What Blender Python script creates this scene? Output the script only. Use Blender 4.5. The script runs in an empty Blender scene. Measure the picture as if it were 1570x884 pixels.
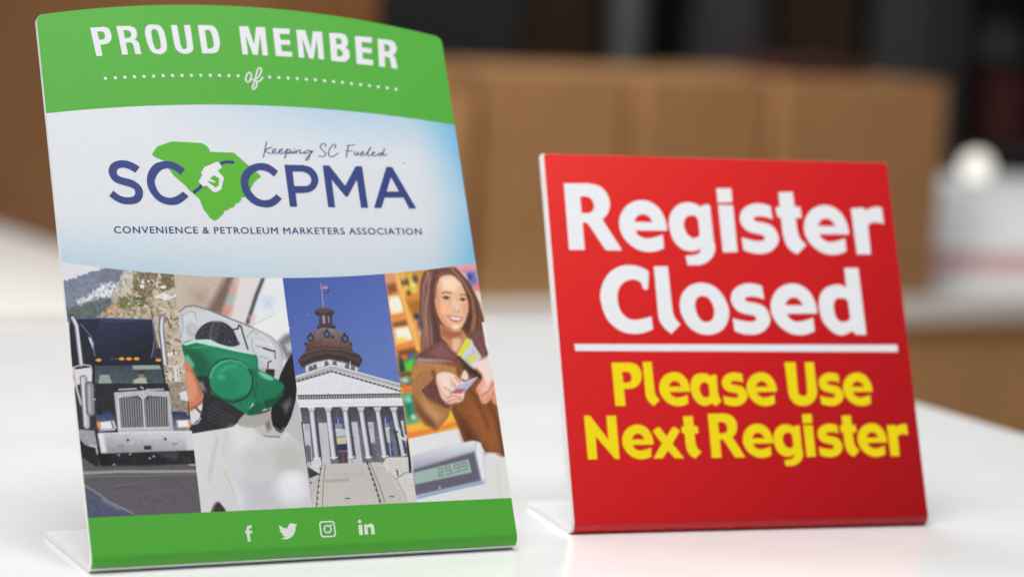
# Two bent tabletop signs on a glossy white table, blurred cartons behind.
import bpy, math, random
import numpy as np
from mathutils import Vector, Matrix
from mathutils.geometry import tessellate_polygon

random.seed(7)
S = bpy.context.scene
COL = S.collection

# ------------------------------------------------------------------ camera
CAM_H = 0.2806
cam_data = bpy.data.cameras.new("camera")
cam = bpy.data.objects.new("camera", cam_data)
COL.objects.link(cam)
cam.matrix_world = (Matrix.Translation((0, 0, CAM_H))
                    @ Matrix.Rotation(math.pi / 2 - 0.1206959, 4, 'X')
                    @ Matrix.Rotation(0.0505691, 4, 'Z'))
cam_data.sensor_width = 36.0
cam_data.lens = 90.286
cam_data.clip_start = 0.05
cam_data.clip_end = 60.0
cam_data.dof.use_dof = True
cam_data.dof.focus_distance = 1.238
cam_data.dof.aperture_fstop = 4.4
S.camera = cam

# ------------------------------------------------------------------ light
w = bpy.data.worlds.new("World")
S.world = w
w.use_nodes = True
bg = w.node_tree.nodes["Background"]
bg.inputs[0].default_value = (0.90, 0.95, 1.0, 1)
bg.inputs[1].default_value = 0.14

def area(name, loc, target, sx, sy, power, col):
    d = bpy.data.lights.new(name, 'AREA')
    d.shape = 'RECTANGLE'; d.size = sx; d.size_y = sy
    d.energy = power; d.color = col
    o = bpy.data.objects.new(name, d)
    COL.objects.link(o)
    o.location = loc
    o.rotation_euler = (Vector(target) - Vector(loc)).to_track_quat('-Z', 'Y').to_euler()
    return o

area("ceiling_light", (-0.12, 1.12, 1.40), (-0.04, 1.15, 0.0), 0.9, 0.8, 21.0, (0.99, 0.99, 0.985))
area("left_window", (-1.55, 0.05, 0.75), (0, 1.3, 0.1), 1.3, 1.1, 7.6, (0.98, 0.99, 1.0))
area("right_sheen_fill", (0.68, 0.56, 1.42), (0.04, 1.36, 0.19), 0.5, 0.4, 2.0, (1.0, 0.99, 0.97))  # added light, placed to mirror a sheen onto the sign tops
area("back_overhead_fill", (0.0, 4.2, 3.4), (0.2, 5.3, -0.3), 4.0, 2.0, 80.0, (1.0, 0.985, 0.96))  # added overhead fill that brightens the rear counter, no known fixture
area("carton_front_fill", (-0.35, 2.9, 2.1), (0.1, 4.9, -0.2), 0.8, 0.5, 50.0, (1.0, 0.97, 0.93))  # added fill aimed at the carton fronts
area("back_left_fill", (-3.5, 3.3, 1.6), (0.0, 4.8, 0.0), 2.0, 1.8, 52.0, (1.0, 0.99, 0.97))  # added fill for the left sides of the cartons, not a window

S.view_settings.view_transform = 'Standard'
S.view_settings.look = 'None'
S.view_settings.exposure = 0.0
S.view_settings.gamma = 1.0
S.render.engine = 'CYCLES'
S.cycles.max_bounces = 6

# ------------------------------------------------------------------ helpers
def lin(c):
    r = []
    for v in c:
        v = v / 255.0
        r.append(v / 12.92 if v <= 0.04045 else ((v + 0.055) / 1.055) ** 2.4)
    return tuple(r)

def mat(name, rgb, rough=0.4, spec=0.5, mottle=0.0, scale=400.0, bump=0.0, bscale=1500.0,
        attr=None, specks=0.0, metallic=0.0, coat=0.0, smudge=0.0):
    """procedural principled material; rgb in linear"""
    m = bpy.data.materials.new(name)
    m.use_nodes = True
    nt = m.node_tree
    b = nt.nodes["Principled BSDF"]
    b.inputs["Roughness"].default_value = rough
    b.inputs["Specular IOR Level"].default_value = spec
    b.inputs["Metallic"].default_value = metallic
    b.inputs["Coat Weight"].default_value = coat
    tc = nt.nodes.new("ShaderNodeTexCoord")
    if attr:
        a = nt.nodes.new("ShaderNodeVertexColor"); a.layer_name = attr
        col = a.outputs["Color"]
    else:
        a = nt.nodes.new("ShaderNodeRGB"); a.outputs[0].default_value = (*rgb, 1)
        col = a.outputs[0]
    if mottle:
        n = nt.nodes.new("ShaderNodeTexNoise")
        n.inputs["Scale"].default_value = scale; n.inputs["Detail"].default_value = 3
        nt.links.new(tc.outputs["Object"], n.inputs["Vector"])
        mr = nt.nodes.new("ShaderNodeMapRange")
        mr.inputs[1].default_value = 0.25; mr.inputs[2].default_value = 0.75
        mr.inputs[3].default_value = 1 - mottle; mr.inputs[4].default_value = 1 + mottle
        nt.links.new(n.outputs["Fac"], mr.inputs[0])
        vm = nt.nodes.new("ShaderNodeVectorMath"); vm.operation = 'SCALE'
        nt.links.new(col, vm.inputs[0]); nt.links.new(mr.outputs[0], vm.inputs["Scale"])
        col = vm.outputs[0]
    if specks:
        v = nt.nodes.new("ShaderNodeTexVoronoi"); v.inputs["Scale"].default_value = 190
        nt.links.new(tc.outputs["Object"], v.inputs["Vector"])
        sep = nt.nodes.new("ShaderNodeSeparateColor")
        nt.links.new(v.outputs["Color"], sep.inputs[0])
        rad = nt.nodes.new("ShaderNodeMapRange")          # only a few cells carry a speck
        rad.inputs[1].default_value = 1 - specks; rad.inputs[2].default_value = 1.0
        rad.inputs[3].default_value = 0.0; rad.inputs[4].default_value = 0.11
        nt.links.new(sep.outputs[0], rad.inputs[0])
        lt = nt.nodes.new("ShaderNodeMath"); lt.operation = 'LESS_THAN'
        nt.links.new(v.outputs["Distance"], lt.inputs[0]); nt.links.new(rad.outputs[0], lt.inputs[1])
        pick = nt.nodes.new("ShaderNodeMath"); pick.operation = 'GREATER_THAN'; pick.inputs[1].default_value = 0.4
        nt.links.new(sep.outputs[1], pick.inputs[0])
        sc = nt.nodes.new("ShaderNodeMix"); sc.data_type = 'RGBA'
        sc.inputs[6].default_value = (0.05, 0.05, 0.05, 1); sc.inputs[7].default_value = (0.8, 0.8, 0.8, 1)
        nt.links.new(pick.outputs[0], sc.inputs[0])
        mx = nt.nodes.new("ShaderNodeMix"); mx.data_type = 'RGBA'
        mul = nt.nodes.new("ShaderNodeMath"); mul.operation = 'MULTIPLY'; mul.inputs[1].default_value = 0.6
        nt.links.new(lt.outputs[0], mul.inputs[0])
        nt.links.new(mul.outputs[0], mx.inputs[0]); nt.links.new(col, mx.inputs[6]); nt.links.new(sc.outputs[2], mx.inputs[7])
        col = mx.outputs[2]
    nt.links.new(col, b.inputs["Base Color"])
    if smudge:                                   # wiped, uneven gloss
        n3 = nt.nodes.new("ShaderNodeTexNoise"); n3.inputs["Scale"].default_value = 7; n3.inputs["Detail"].default_value = 6; n3.inputs["Distortion"].default_value = 1.5
        nt.links.new(tc.outputs["Object"], n3.inputs["Vector"])
        m3 = nt.nodes.new("ShaderNodeMapRange"); m3.inputs[1].default_value = 0.3; m3.inputs[2].default_value = 0.7
        m3.inputs[3].default_value = rough - smudge; m3.inputs[4].default_value = rough + smudge
        nt.links.new(n3.outputs["Fac"], m3.inputs[0]); nt.links.new(m3.outputs[0], b.inputs["Roughness"])
    if bump:
        n2 = nt.nodes.new("ShaderNodeTexNoise"); n2.inputs["Scale"].default_value = bscale; n2.inputs["Detail"].default_value = 2
        nt.links.new(tc.outputs["Object"], n2.inputs["Vector"])
        bp = nt.nodes.new("ShaderNodeBump"); bp.inputs["Strength"].default_value = bump; bp.inputs["Distance"].default_value = 0.0004
        nt.links.new(n2.outputs["Fac"], bp.inputs["Height"]); nt.links.new(bp.outputs[0], b.inputs["Normal"])
    return m

def mesh_obj(name, verts, faces, material, parent=None, smooth=None):
    me = bpy.data.meshes.new(name)
    me.from_pydata([tuple(map(float, v)) for v in verts], [], faces)
    me.materials.append(material)
    me.update()
    if smooth is not None:
        me.polygons.foreach_set("use_smooth", [True] * len(me.polygons))
        me.set_sharp_from_angle(angle=math.radians(smooth))
    o = bpy.data.objects.new(name, me)
    COL.objects.link(o)
    if parent: o.parent = parent
    return o

def thing(name, label, cat, loc=(0, 0, 0), rz=0.0, group=None):
    o = bpy.data.objects.new(name, None)
    o.empty_display_size = 0.05
    COL.objects.link(o)
    o.location = loc; o.rotation_euler = (0, 0, rz)
    o["label"] = label; o["category"] = cat
    if group: o["group"] = group
    return o

def bevel(o, width, seg=2):
    m = o.modifiers.new("bevel", 'BEVEL'); m.width = width; m.segments = seg
    m.limit_method = 'ANGLE'; m.angle_limit = math.radians(40)
    return o

def box(name, lo, hi, material, parent=None, bev=0.0, rot=None, at=None):
    (x0, y0, z0), (x1, y1, z1) = lo, hi
    v = [(x0,y0,z0),(x1,y0,z0),(x1,y1,z0),(x0,y1,z0),(x0,y0,z1),(x1,y0,z1),(x1,y1,z1),(x0,y1,z1)]
    f = [(0,3,2,1),(4,5,6,7),(0,1,5,4),(1,2,6,5),(2,3,7,6),(3,0,4,7)]
    o = mesh_obj(name, v, f, material, parent, 40 if bev else None)
    if bev: bevel(o, bev, 3)
    return o

# ------------------------------------------------------------------ materials
def px(c, k=1.0): return tuple(v * k for v in lin(c))
M = dict(
    pvc=mat("white_pvc", (0.90, 0.90, 0.90), 0.32, 0.5, 0.02, 60),
    green=mat("green_print", px((80, 168, 56)), 0.38, 0.35, 0.05, 900, 0.10, 1500, specks=0.05),
    green2=mat("emblem_green_print", px((88, 176, 44)), 0.38, 0.35, 0.05, 900, 0.08, 1500),
    white=mat("white_print", px((225, 224, 229)), 0.40, 0.35, 0.02, 900),
    icon=mat("pale_icon_print", px((222, 228, 216)), 0.40, 0.35, 0.02, 900),
    navy=mat("navy_print", px((50, 65, 126)), 0.40, 0.35, 0.06, 900),
    navy_dark=mat("dark_navy_print", px((44, 58, 118)), 0.40, 0.35, 0.06, 900),
    script=mat("script_print", px((66, 74, 122)), 0.40, 0.35, 0.05, 900),
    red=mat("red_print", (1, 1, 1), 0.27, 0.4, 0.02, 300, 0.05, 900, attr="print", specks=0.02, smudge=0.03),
    redwhite=mat("white_lettering_print", px((243, 243, 246)), 0.38, 0.4, 0.015, 300),
    yellow=mat("yellow_lettering_print", (0.98, 0.75, 0.003), 0.38, 0.4, 0.02, 300),
    photo=mat("photo_print", (1, 1, 1), 0.38, 0.35, 0.03, 1400, 0.06, 1500, attr="print", specks=0.12),
    panel=mat("sky_panel_print", (1, 1, 1), 0.38, 0.35, 0.02, 700, 0.06, 1500, attr="print", specks=0.05),
    table=mat("white_laminate", (0.84, 0.84, 0.835), 0.20, 0.5, 0.012, 14, 0.0, specks=0.05, smudge=0.03),
    table2=mat("far_white_laminate", (0.80, 0.795, 0.77), 0.55, 0.3, 0.03, 9),
    card=mat("cardboard", (0.40, 0.215, 0.095), 0.85, 0.2, 0.10, 18, 0.15, 300),
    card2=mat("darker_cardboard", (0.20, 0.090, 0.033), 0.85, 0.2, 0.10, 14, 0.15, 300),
    tape=mat("packing_tape", (0.42, 0.25, 0.12), 0.3, 0.5, 0.05, 20),
    whitecard=mat("white_carton_board", (0.84, 0.86, 0.90), 0.6, 0.3, 0.03, 12),
    stripe=mat("pink_stripe", (0.62, 0.38, 0.38), 0.6, 0.3, 0.05, 12),
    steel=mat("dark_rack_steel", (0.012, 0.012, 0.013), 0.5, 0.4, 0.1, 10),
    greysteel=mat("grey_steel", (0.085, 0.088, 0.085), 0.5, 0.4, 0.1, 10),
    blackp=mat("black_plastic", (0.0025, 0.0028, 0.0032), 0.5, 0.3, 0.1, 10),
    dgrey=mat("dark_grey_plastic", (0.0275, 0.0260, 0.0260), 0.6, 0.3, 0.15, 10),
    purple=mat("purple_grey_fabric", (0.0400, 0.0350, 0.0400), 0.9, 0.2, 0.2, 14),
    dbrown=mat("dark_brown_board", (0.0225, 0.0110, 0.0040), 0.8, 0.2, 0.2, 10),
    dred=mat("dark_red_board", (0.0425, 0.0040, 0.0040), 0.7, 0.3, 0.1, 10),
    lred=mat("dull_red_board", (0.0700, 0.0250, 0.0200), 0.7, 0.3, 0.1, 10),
    pale=mat("pale_grey_board", (0.62, 0.58, 0.53), 0.7, 0.3, 0.05, 10),
    wood=mat("brown_wood", (0.50, 0.29, 0.13), 0.5, 0.3, 0.16, 3.0),
    floor=mat("brown_floor", (0.36, 0.22, 0.115), 0.6, 0.3, 0.25, 1.6),
    wall=mat("dark_wall", (0.013, 0.012, 0.012), 0.8, 0.2, 0.2, 1.5),
    leg=mat("table_leg_metal", (0.5, 0.5, 0.5), 0.4, 0.5, 0.05, 20, metallic=0.8),
)
glow = bpy.data.materials.new("glint_glow")  # emission imitates an out-of-focus bright highlight
glow.use_nodes = True
_b = glow.node_tree.nodes["Principled BSDF"]
_b.inputs["Base Color"].default_value = (0.8, 0.8, 0.75, 1)
_b.inputs["Emission Color"].default_value = (1.0, 0.96, 0.84, 1)
_b.inputs["Emission Strength"].default_value = 0.8

# ------------------------------------------------------------------ setting
fl = mesh_obj("floor", [(-12,-3,-1.05),(12,-3,-1.05),(12,16,-1.05),(-12,16,-1.05)], [(0,1,2,3)], M['floor'])
fl["kind"] = "structure"
wl = box("wall", (-12, 15.6, -1.046), (12, 15.8, 4.0), M['wall'])
wl["kind"] = "structure"

def table(name, label, loc, rz, x0, x1, y0, y1, th, top_mat, rad):
    """tabletop with rounded plan corners; local x along its back edge"""
    t = thing(name, label, "table", loc, rz)
    pts = []
    for cx, cy, a0 in ((x1-rad, y1-rad, 0), (x0+rad, y1-rad, 90), (x0+rad, y0+rad, 180), (x1-rad, y0+rad, 270)):
        for k in range(9):
            a = math.radians(a0 + k * 90 / 8)
            pts.append((cx + rad * math.cos(a), cy + rad * math.sin(a)))
    n = len(pts)
    v = [(x, y, 0) for x, y in pts] + [(x, y, -th) for x, y in pts]
    f = [tuple(range(n)), tuple(range(2*n-1, n-1, -1))]
    f += [(i, n + i, n + (i+1) % n, (i+1) % n) for i in range(n)]
    top = mesh_obj("tabletop", v, f, top_mat, t, 40)
    bevel(top, 0.004, 3)
    for lx in (x0 + 0.12, x1 - 0.12):
        for ly in (y0 + 0.12, y1 - 0.12):
            r, vv, ff = 0.022, [], []
            for z in (-th - 0.001, -1.048 - loc[2]):
                vv += [(lx + r*math.cos(a*math.pi/8), ly + r*math.sin(a*math.pi/8), z) for a in range(16)]
            ff = [(i, 16+i, 16+(i+1) % 16, (i+1) % 16) for i in range(16)] + [tuple(range(15,-1,-1)), tuple(range(16,32))]
            mesh_obj("leg", vv, [q[::-1] for q in ff], M['leg'], t, 40)
    return t

table("display_table", "glossy white table in front, carrying the green sign and the red sign",
      (0.100, 2.161, 0), math.radians(26), -1.75, 0.0, -1.55, 0.0, 0.026, M['table'], 0.03)
BZ = -0.3367                                   # top of the lower counter behind
bt = table("back_table", "white counter with brown wooden front behind the signs, carrying the brown cartons",
      (0.849, 5.276, BZ), math.radians(30), -3.8, 2.2, 0.0, 2.2, 0.053, M['table2'], 0.03)
box("front_panel", (-3.78, 0.026, -1.046 - BZ), (2.18, 0.06, -0.0535), M['wood'], bt, 0.004)

# ------------------------------------------------------------------ cartons on the back table
A30 = math.radians(30)
F0 = Vector((-0.4466, 4.545, BZ)); D2 = Vector((math.cos(A30), math.sin(A30), 0)); E2 = Vector((-math.sin(A30), math.cos(A30), 0))
def carton(label, t0, t1, depth, h, yaw=0.0, back=0.0, m='card', flap_gap=0.006, group="brown cartons in a row on the back table"):
    wd = t1 - t0
    p = F0 + D2 * (t0 + wd / 2) + E2 * (back + 0.012)
    t = thing("carton", label, "carton", p, A30 + math.radians(yaw), group)
    x = wd / 2
    box("body", (-x, 0, 0), (x, depth, h - 0.006), M[m], t, 0.008)
    box("flap", (-x, 0.001, h - 0.0055), (x, depth/2 - flap_gap, h), M[m], t, 0.002)
    box("flap", (-x, depth/2 + flap_gap, h - 0.0055), (x, depth - 0.001, h), M[m], t, 0.002)
    return t
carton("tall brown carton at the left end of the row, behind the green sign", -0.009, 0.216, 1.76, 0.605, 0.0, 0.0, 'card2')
carton("narrow brown carton next to the tall one, mostly hidden by the green sign", 0.229, 0.466, 0.5, 0.444, 1.0, 0.110)
carton("brown carton seen in the gap between the two signs", 0.478, 0.788, 0.5, 0.437, -1.0, 0.052)
carton("brown carton rising behind the left half of the red sign", 0.802, 1.096, 0.5, 0.438, 1.5, 0.012)
carton("wide brown carton at the right end of the row, behind the red sign", 1.108, 1.522, 0.5, 0.443, -1.0, -0.016)

fs = thing("cardboard_sheet", "folded cardboard sheet standing between brown cartons, beside the green sign", "cardboard", F0 + D2*0.430 + E2*0.105, A30 + math.radians(2))
fs.rotation_euler = (math.radians(-2), math.radians(3), A30)
def panel(ax, bx, ay, by, h):
    v = [(ax, ay, 0.004), (bx, by, 0.004), (bx, by+0.005, 0.004), (ax, ay+0.005, 0.004)]
    v += [(x, y, h) for x, y, z in v]
    f = [(0,3,2,1),(4,5,6,7),(0,1,5,4),(1,2,6,5),(2,3,7,6),(3,0,4,7)]
    mesh_obj("panel", v, f, M['card'], fs)
panel(-0.050, 0.0, -0.006, -0.062, 0.40)
panel(0.0005, 0.030, -0.062, -0.012, 0.405)

wc = thing("white_bin", "low white bin with a pink stripe, its front sloped to catch the light, right of the brown cartons", "bin", F0 + D2*1.892 + E2*0.044, A30 - math.radians(14))
def sloped(name, x0, x1, za, zb, off, material, bev=0.0):
    """slab of the sloped-front bin between heights za and zb; off pushes its front out"""
    fy = lambda z: z*1.0 - off  # front leans back so light from above brightens it
    v = [(x0, fy(za), za), (x1, fy(za), za), (x1, 0.66, za), (x0, 0.66, za), (x0, fy(zb), zb), (x1, fy(zb), zb), (x1, 0.66, zb), (x0, 0.66, zb)]
    f = [(0,3,2,1),(4,5,6,7),(0,1,5,4),(1,2,6,5),(2,3,7,6),(3,0,4,7)]
    o = mesh_obj(name, v, f, material, wc, 40)
    if bev: bevel(o, bev, 3)
    return o
sloped("body", -0.30, 0.44, 0.0, 0.185, 0.0, M['whitecard'], 0.008)
sloped("stripe", -0.298, 0.438, 0.031, 0.075, 0.0012, M['stripe'])
sloped("lid", -0.305, 0.445, 0.186, 0.200, 0.006, M['whitecard'], 0.004)

def lathe(name, prof, material, parent, n=32):
    v, f = [], []
    for r, z in prof:
        v += [(r*math.cos(2*math.pi*k/n), r*math.sin(2*math.pi*k/n), z) for k in range(n)]
    for j in range(len(prof)-1):
        f += [(j*n+k, j*n+(k+1) % n, (j+1)*n+(k+1) % n, (j+1)*n+k) for k in range(n)]
    f += [tuple(range(n-1, -1, -1)), tuple(range((len(prof)-1)*n, len(prof)*n))]
    return mesh_obj(name, v, f, material, parent, 50)
gl = thing("glint_globe", "small glowing globe on the white bin, standing in for a blurred round highlight", "glint", F0 + D2*1.896 + E2*0.330 + Vector((0, 0, 0.2004)))  # added glowing ball and base in place of a defocused highlight
lathe("base", [(0.022, 0), (0.022, 0.005), (0.013, 0.007), (0.013, 0.010)], M['blackp'], gl)
lathe("globe", [(0.034*math.sin(math.pi*(0.12+0.875*k/20)), 0.0425 - 0.034*math.cos(math.pi*(0.12+0.875*k/20))) for k in range(21)], glow, gl)

# ------------------------------------------------------------------ dark shelving far behind
rk = thing("storage_rack", "dark steel shelving rack standing behind the cartons", "rack", (0.53, 7.60, -1.046))
for x in (-2.1, 0.73, 2.3):
    for y in (0.0, 0.9):
        box("post", (x-0.03, y-0.03, 0), (x+0.03, y+0.03, 2.6), M['steel'], rk, 0.003)
for z in (0.30, 0.85, 1.75):
    box("shelf", (-2.13, 0.032, z), (2.33, 0.868, z+0.04), M['steel'], rk, 0.003)
ZS = -1.046 + 0.892
box_specs = [
    ("storage_bin", "black bin on the dark rack, above the gap between the signs", "bin", 'blackp', -0.63, 0.0, 0.74, 'rim'),
    ("brown_box", "dark brown box on the rack beside the black bin", "box", 'dbrown', 0.01, 0.21, 0.66, 'lid'),
    ("grey_canister", "grey upright canister on the rack between two dark boxes", "canister", 'greysteel', 0.248, 0.361, 0.66, 'cap'),
    ("fabric_pouch", "purple grey pouch on the rack above the red sign", "pouch", 'purple', 0.48, 0.74, 0.60, 'flap'),
    ("brown_box", "low dark brown box on the rack behind the middle of the red sign", "box", 'dbrown', 0.755, 0.99, 0.50, 'lid'),
    ("grey_bin", "dark grey bin on the rack above the right end of the cartons", "bin", 'dgrey', 1.03, 1.23, 0.66, 'rim'),
    ("red_box", "dark red box low on the rack at the far right", "box", 'dred', 1.37, 1.50, 0.20, 'lid'),
]
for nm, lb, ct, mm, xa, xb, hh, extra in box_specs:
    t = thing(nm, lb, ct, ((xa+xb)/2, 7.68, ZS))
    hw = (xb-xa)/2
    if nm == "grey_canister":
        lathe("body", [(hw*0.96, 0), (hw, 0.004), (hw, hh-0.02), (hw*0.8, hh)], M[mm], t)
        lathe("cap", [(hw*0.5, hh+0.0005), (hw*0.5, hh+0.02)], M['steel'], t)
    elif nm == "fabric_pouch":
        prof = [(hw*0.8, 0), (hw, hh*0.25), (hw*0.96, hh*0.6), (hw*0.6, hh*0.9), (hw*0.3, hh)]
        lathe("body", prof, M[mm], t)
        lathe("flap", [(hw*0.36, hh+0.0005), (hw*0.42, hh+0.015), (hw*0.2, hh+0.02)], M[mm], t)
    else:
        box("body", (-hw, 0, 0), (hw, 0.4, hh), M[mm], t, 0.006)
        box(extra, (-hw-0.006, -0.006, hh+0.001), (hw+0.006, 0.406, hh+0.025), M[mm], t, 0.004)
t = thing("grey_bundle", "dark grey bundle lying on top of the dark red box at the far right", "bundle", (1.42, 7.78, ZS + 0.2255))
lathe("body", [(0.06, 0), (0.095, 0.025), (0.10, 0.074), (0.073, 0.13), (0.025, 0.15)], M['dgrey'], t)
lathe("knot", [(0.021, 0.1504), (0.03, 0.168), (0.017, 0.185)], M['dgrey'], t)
t = thing("flat_red_box", "flat dull red box lying on top of the wide right-hand carton", "box", F0 + D2*1.30 + E2*0.10 + Vector((0, 0, 0.4436)), A30)
box("body", (-0.10, 0, 0), (0.10, 0.17, 0.022), M['lred'], t, 0.002)
box("lid", (-0.104, -0.004, 0.0224), (0.104, 0.174, 0.032), M['lred'], t, 0.002)
t = thing("pale_grey_carton", "pale grey carton on the back table behind the tall brown carton", "carton", (-0.473, 6.29, BZ), A30)
box("body", (-0.12, 0, 0), (0.12, 0.35, 0.66), M['pale'], t, 0.004)
box("lid", (-0.127, -0.006, 0.661), (0.127, 0.356, 0.695), M['pale'], t, 0.003)

# ------------------------------------------------------------------ bent-sheet signs
class Sheet:
    """Front surface of a bent sheet sign in its own coordinates (metres):
    u across, v along the face measured from where face and table planes would meet."""
    def __init__(s, lean, R):
        s.L, s.R = lean, R
        s.sl, s.cl = math.sin(lean), math.cos(lean)
        s.vt = R * (1 + s.sl) / s.cl
        s.cy = s.vt * s.sl + R * s.cl          # arc centre (depth)
    def at(s, u, v, off=0.0):
        if v >= s.vt:
            y, z, ny, nz = v * s.sl, v * s.cl, -s.cl, s.sl
        else:
            e = s.L - (s.vt - v) / s.R
            ny, nz = -math.cos(e), math.sin(e)
            y, z = s.cy + s.R * ny, s.R + s.R * nz
        return (u, y + ny * off, z + nz * off)

def usamples(u0, u1, r, n=48):
    a = [u0 + r * (1 - math.cos(math.pi/2*k/6)) for k in range(6)]
    b = [u0 + r + (u1-u0-2*r) * k/n for k in range(n+1)]
    return a + b + [u0 + u1 - q for q in a[::-1]]

def corner_drop(u, u0, u1, r):
    d = min(u - u0, u1 - u)
    return 0.0 if d >= r else r - math.sqrt(max(0.0, r*r - (r-d)**2))

def sheet_mesh(name, sh, us, vtop, foot, t, material, parent):
    rows = []
    NS, NB = 24, 14
    total = math.pi/2 + sh.L
    cols = []
    for u in us:
        f, b = [], []
        for j in range(NS):
            v = vtop(u) + (sh.vt - vtop(u)) * j / NS
            f.append(sh.at(u, v)); b.append(sh.at(u, v, -t))
        for j in range(NB+1):
            v = sh.vt - sh.R * total * j / NB
            f.append(sh.at(u, v)); b.append(sh.at(u, v, -t))
        f.append((u, foot, 0.0)); b.append((u, foot, t))
        cols.append((f, b))
    n = len(cols[0][0]); V = []
    for f, b in cols: V += f + b
    W2 = 2*n; F = []
    for i in range(len(us)-1):
        a, c = i*W2, (i+1)*W2
        for j in range(n-1):
            F.append((a+j, a+j+1, c+j+1, c+j))
            F.append((a+n+j, c+n+j, c+n+j+1, a+n+j+1))
        F.append((a, c, c+n, a+n))
        F.append((a+n-1, a+2*n-1, c+2*n-1, c+n-1))
    for j in range(n-1):
        F.append((j, n+j, n+j+1, j+1))
        e = (len(us)-1)*W2
        F.append((e+j, e+j+1, e+n+j+1, e+n+j))
    return mesh_obj(name, V, F, material, parent, 35)

def band(name, sh, us, vlo, vhi, off, material, parent, nv=10, color=None):
    V, F = [], []
    vl0 = vlo(us[len(us)//2])
    nb = 16 if vl0 < sh.vt - 1e-6 else 0                 # rows round the bend
    nv += nb
    def vrow(u, j):
        if j < nb: return vl0 + (sh.vt - vl0) * j / nb
        lo = sh.vt if nb else vlo(u)
        return lo + (vhi(u) - lo) * (j - nb) / (nv - nb)
    for u in us:
        for j in range(nv+1):
            V.append(sh.at(u, vrow(u, j), off))
    for i in range(len(us)-1):
        for j in range(nv):
            a = i*(nv+1)+j
            F.append((a, a+nv+1, a+nv+2, a+1))
    o = mesh_obj(name, V, F, material, parent, 60)
    if color is not None:
        set_colors(o, np.array([color(u, vrow(u, j)) for u in us for j in range(nv+1)]), 1.0 if name == "red_face" else 0.90)
    return o

def set_colors(o, srgb, ink=1.0):
    c = np.clip(srgb / 255.0, 0, 1)
    l = np.where(c <= 0.04045, c/12.92, ((c+0.055)/1.055)**2.4)
    at = o.data.attributes.new("print", 'FLOAT_COLOR', 'POINT')
    at.data.foreach_set("color", np.concatenate([l*ink, np.ones((len(l), 1))], 1).astype(np.float32).ravel())

def spline(pts, seg=5):
    """closed outline: corner points stay sharp, the rest is a Catmull-Rom curve"""
    n = len(pts); out = []
    for i in range(n):
        p1 = np.array(pts[i][:2]); p2 = np.array(pts[(i+1) % n][:2])
        c1, c2 = pts[i][2], pts[(i+1) % n][2]
        if c1 and c2:
            out.append(p1); continue
        p0 = p1 - (p2-p1)*0.5 if c1 else np.array(pts[i-1][:2])
        p3 = p2 + (p2-p1)*0.5 if c2 else np.array(pts[(i+2) % n][:2])
        m1 = (p2-p0)*0.5 if not c1 else (p2-p1)*0.9
        m2 = (p3-p1)*0.5 if not c2 else (p2-p1)*0.9
        lim = 1.1*np.linalg.norm(p2-p1)
        for m in (m1, m2):
            q = np.linalg.norm(m)
            if q > lim: m *= lim/q
        for k in range(seg):
            s = k/seg
            out.append((2*s**3-3*s**2+1)*p1 + (s**3-2*s**2+s)*m1 + (-2*s**3+3*s**2)*p2 + (s**3-s**2)*m2)
    return out

def inset_loop(p, d):
    """move a sampled closed outline sideways by d (to the right of its direction)"""
    p = np.array(p); t = np.roll(p, -1, 0) - np.roll(p, 1, 0)
    n = np.stack([t[:, 1], -t[:, 0]], 1); n /= np.linalg.norm(n, axis=1)[:, None] + 1e-9
    return p + n*d
def loop_area(p):
    p = np.array(p); q = np.roll(p, -1, 0)
    return 0.5*np.sum(p[:, 0]*q[:, 1] - q[:, 0]*p[:, 1])

def flat_print(name, sh, shapes, off, material, parent, mm=0.001, thin=0.0):
    """shapes: list of [outer, hole, hole...] in millimetres on the sign face"""
    V, F = [], []
    for loops in shapes:
        curves = [spline(l) for l in loops]
        if thin:                                 # trim each outline towards its inside, each hole outwards
            curves = [inset_loop(c, (-1 if (loop_area(c) > 0) else 1)*thin*(1 if k == 0 else -1)) for k, c in enumerate(curves)]
        polys = [[Vector((p[0], p[1], 0)) for p in c] for c in curves]
        base = len(V)
        for pl in polys: V += [sh.at(p.x*mm, p.y*mm, off) for p in pl]
        allp = [p for pl in polys for p in pl]
        for t in tessellate_polygon(polys):
            a, b, c = t
            cr = (allp[b]-allp[a]).cross(allp[c]-allp[a]).z
            if abs(cr) < 1e-9: continue
            F.append((base+a, base+b, base+c) if cr > 0 else (base+a, base+c, base+b))
    return mesh_obj(name, V, F, material, parent)

def open_spline(pts, seg=6):
    p = [np.array(q, float) for q in pts]; out = []
    for i in range(len(p)-1):
        p0 = p[i-1] if i else 2*p[0]-p[1]
        p3 = p[i+2] if i+2 < len(p) else 2*p[-1]-p[-2]
        for k in range(seg):
            s = k/seg
            out.append(0.5*((2*p[i]) + (p[i+1]-p0)*s + (2*p0-5*p[i]+4*p[i+1]-p3)*s*s + (-p0+3*p[i]-3*p[i+1]+p3)*s**3))
    out.append(p[-1]); return out

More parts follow.
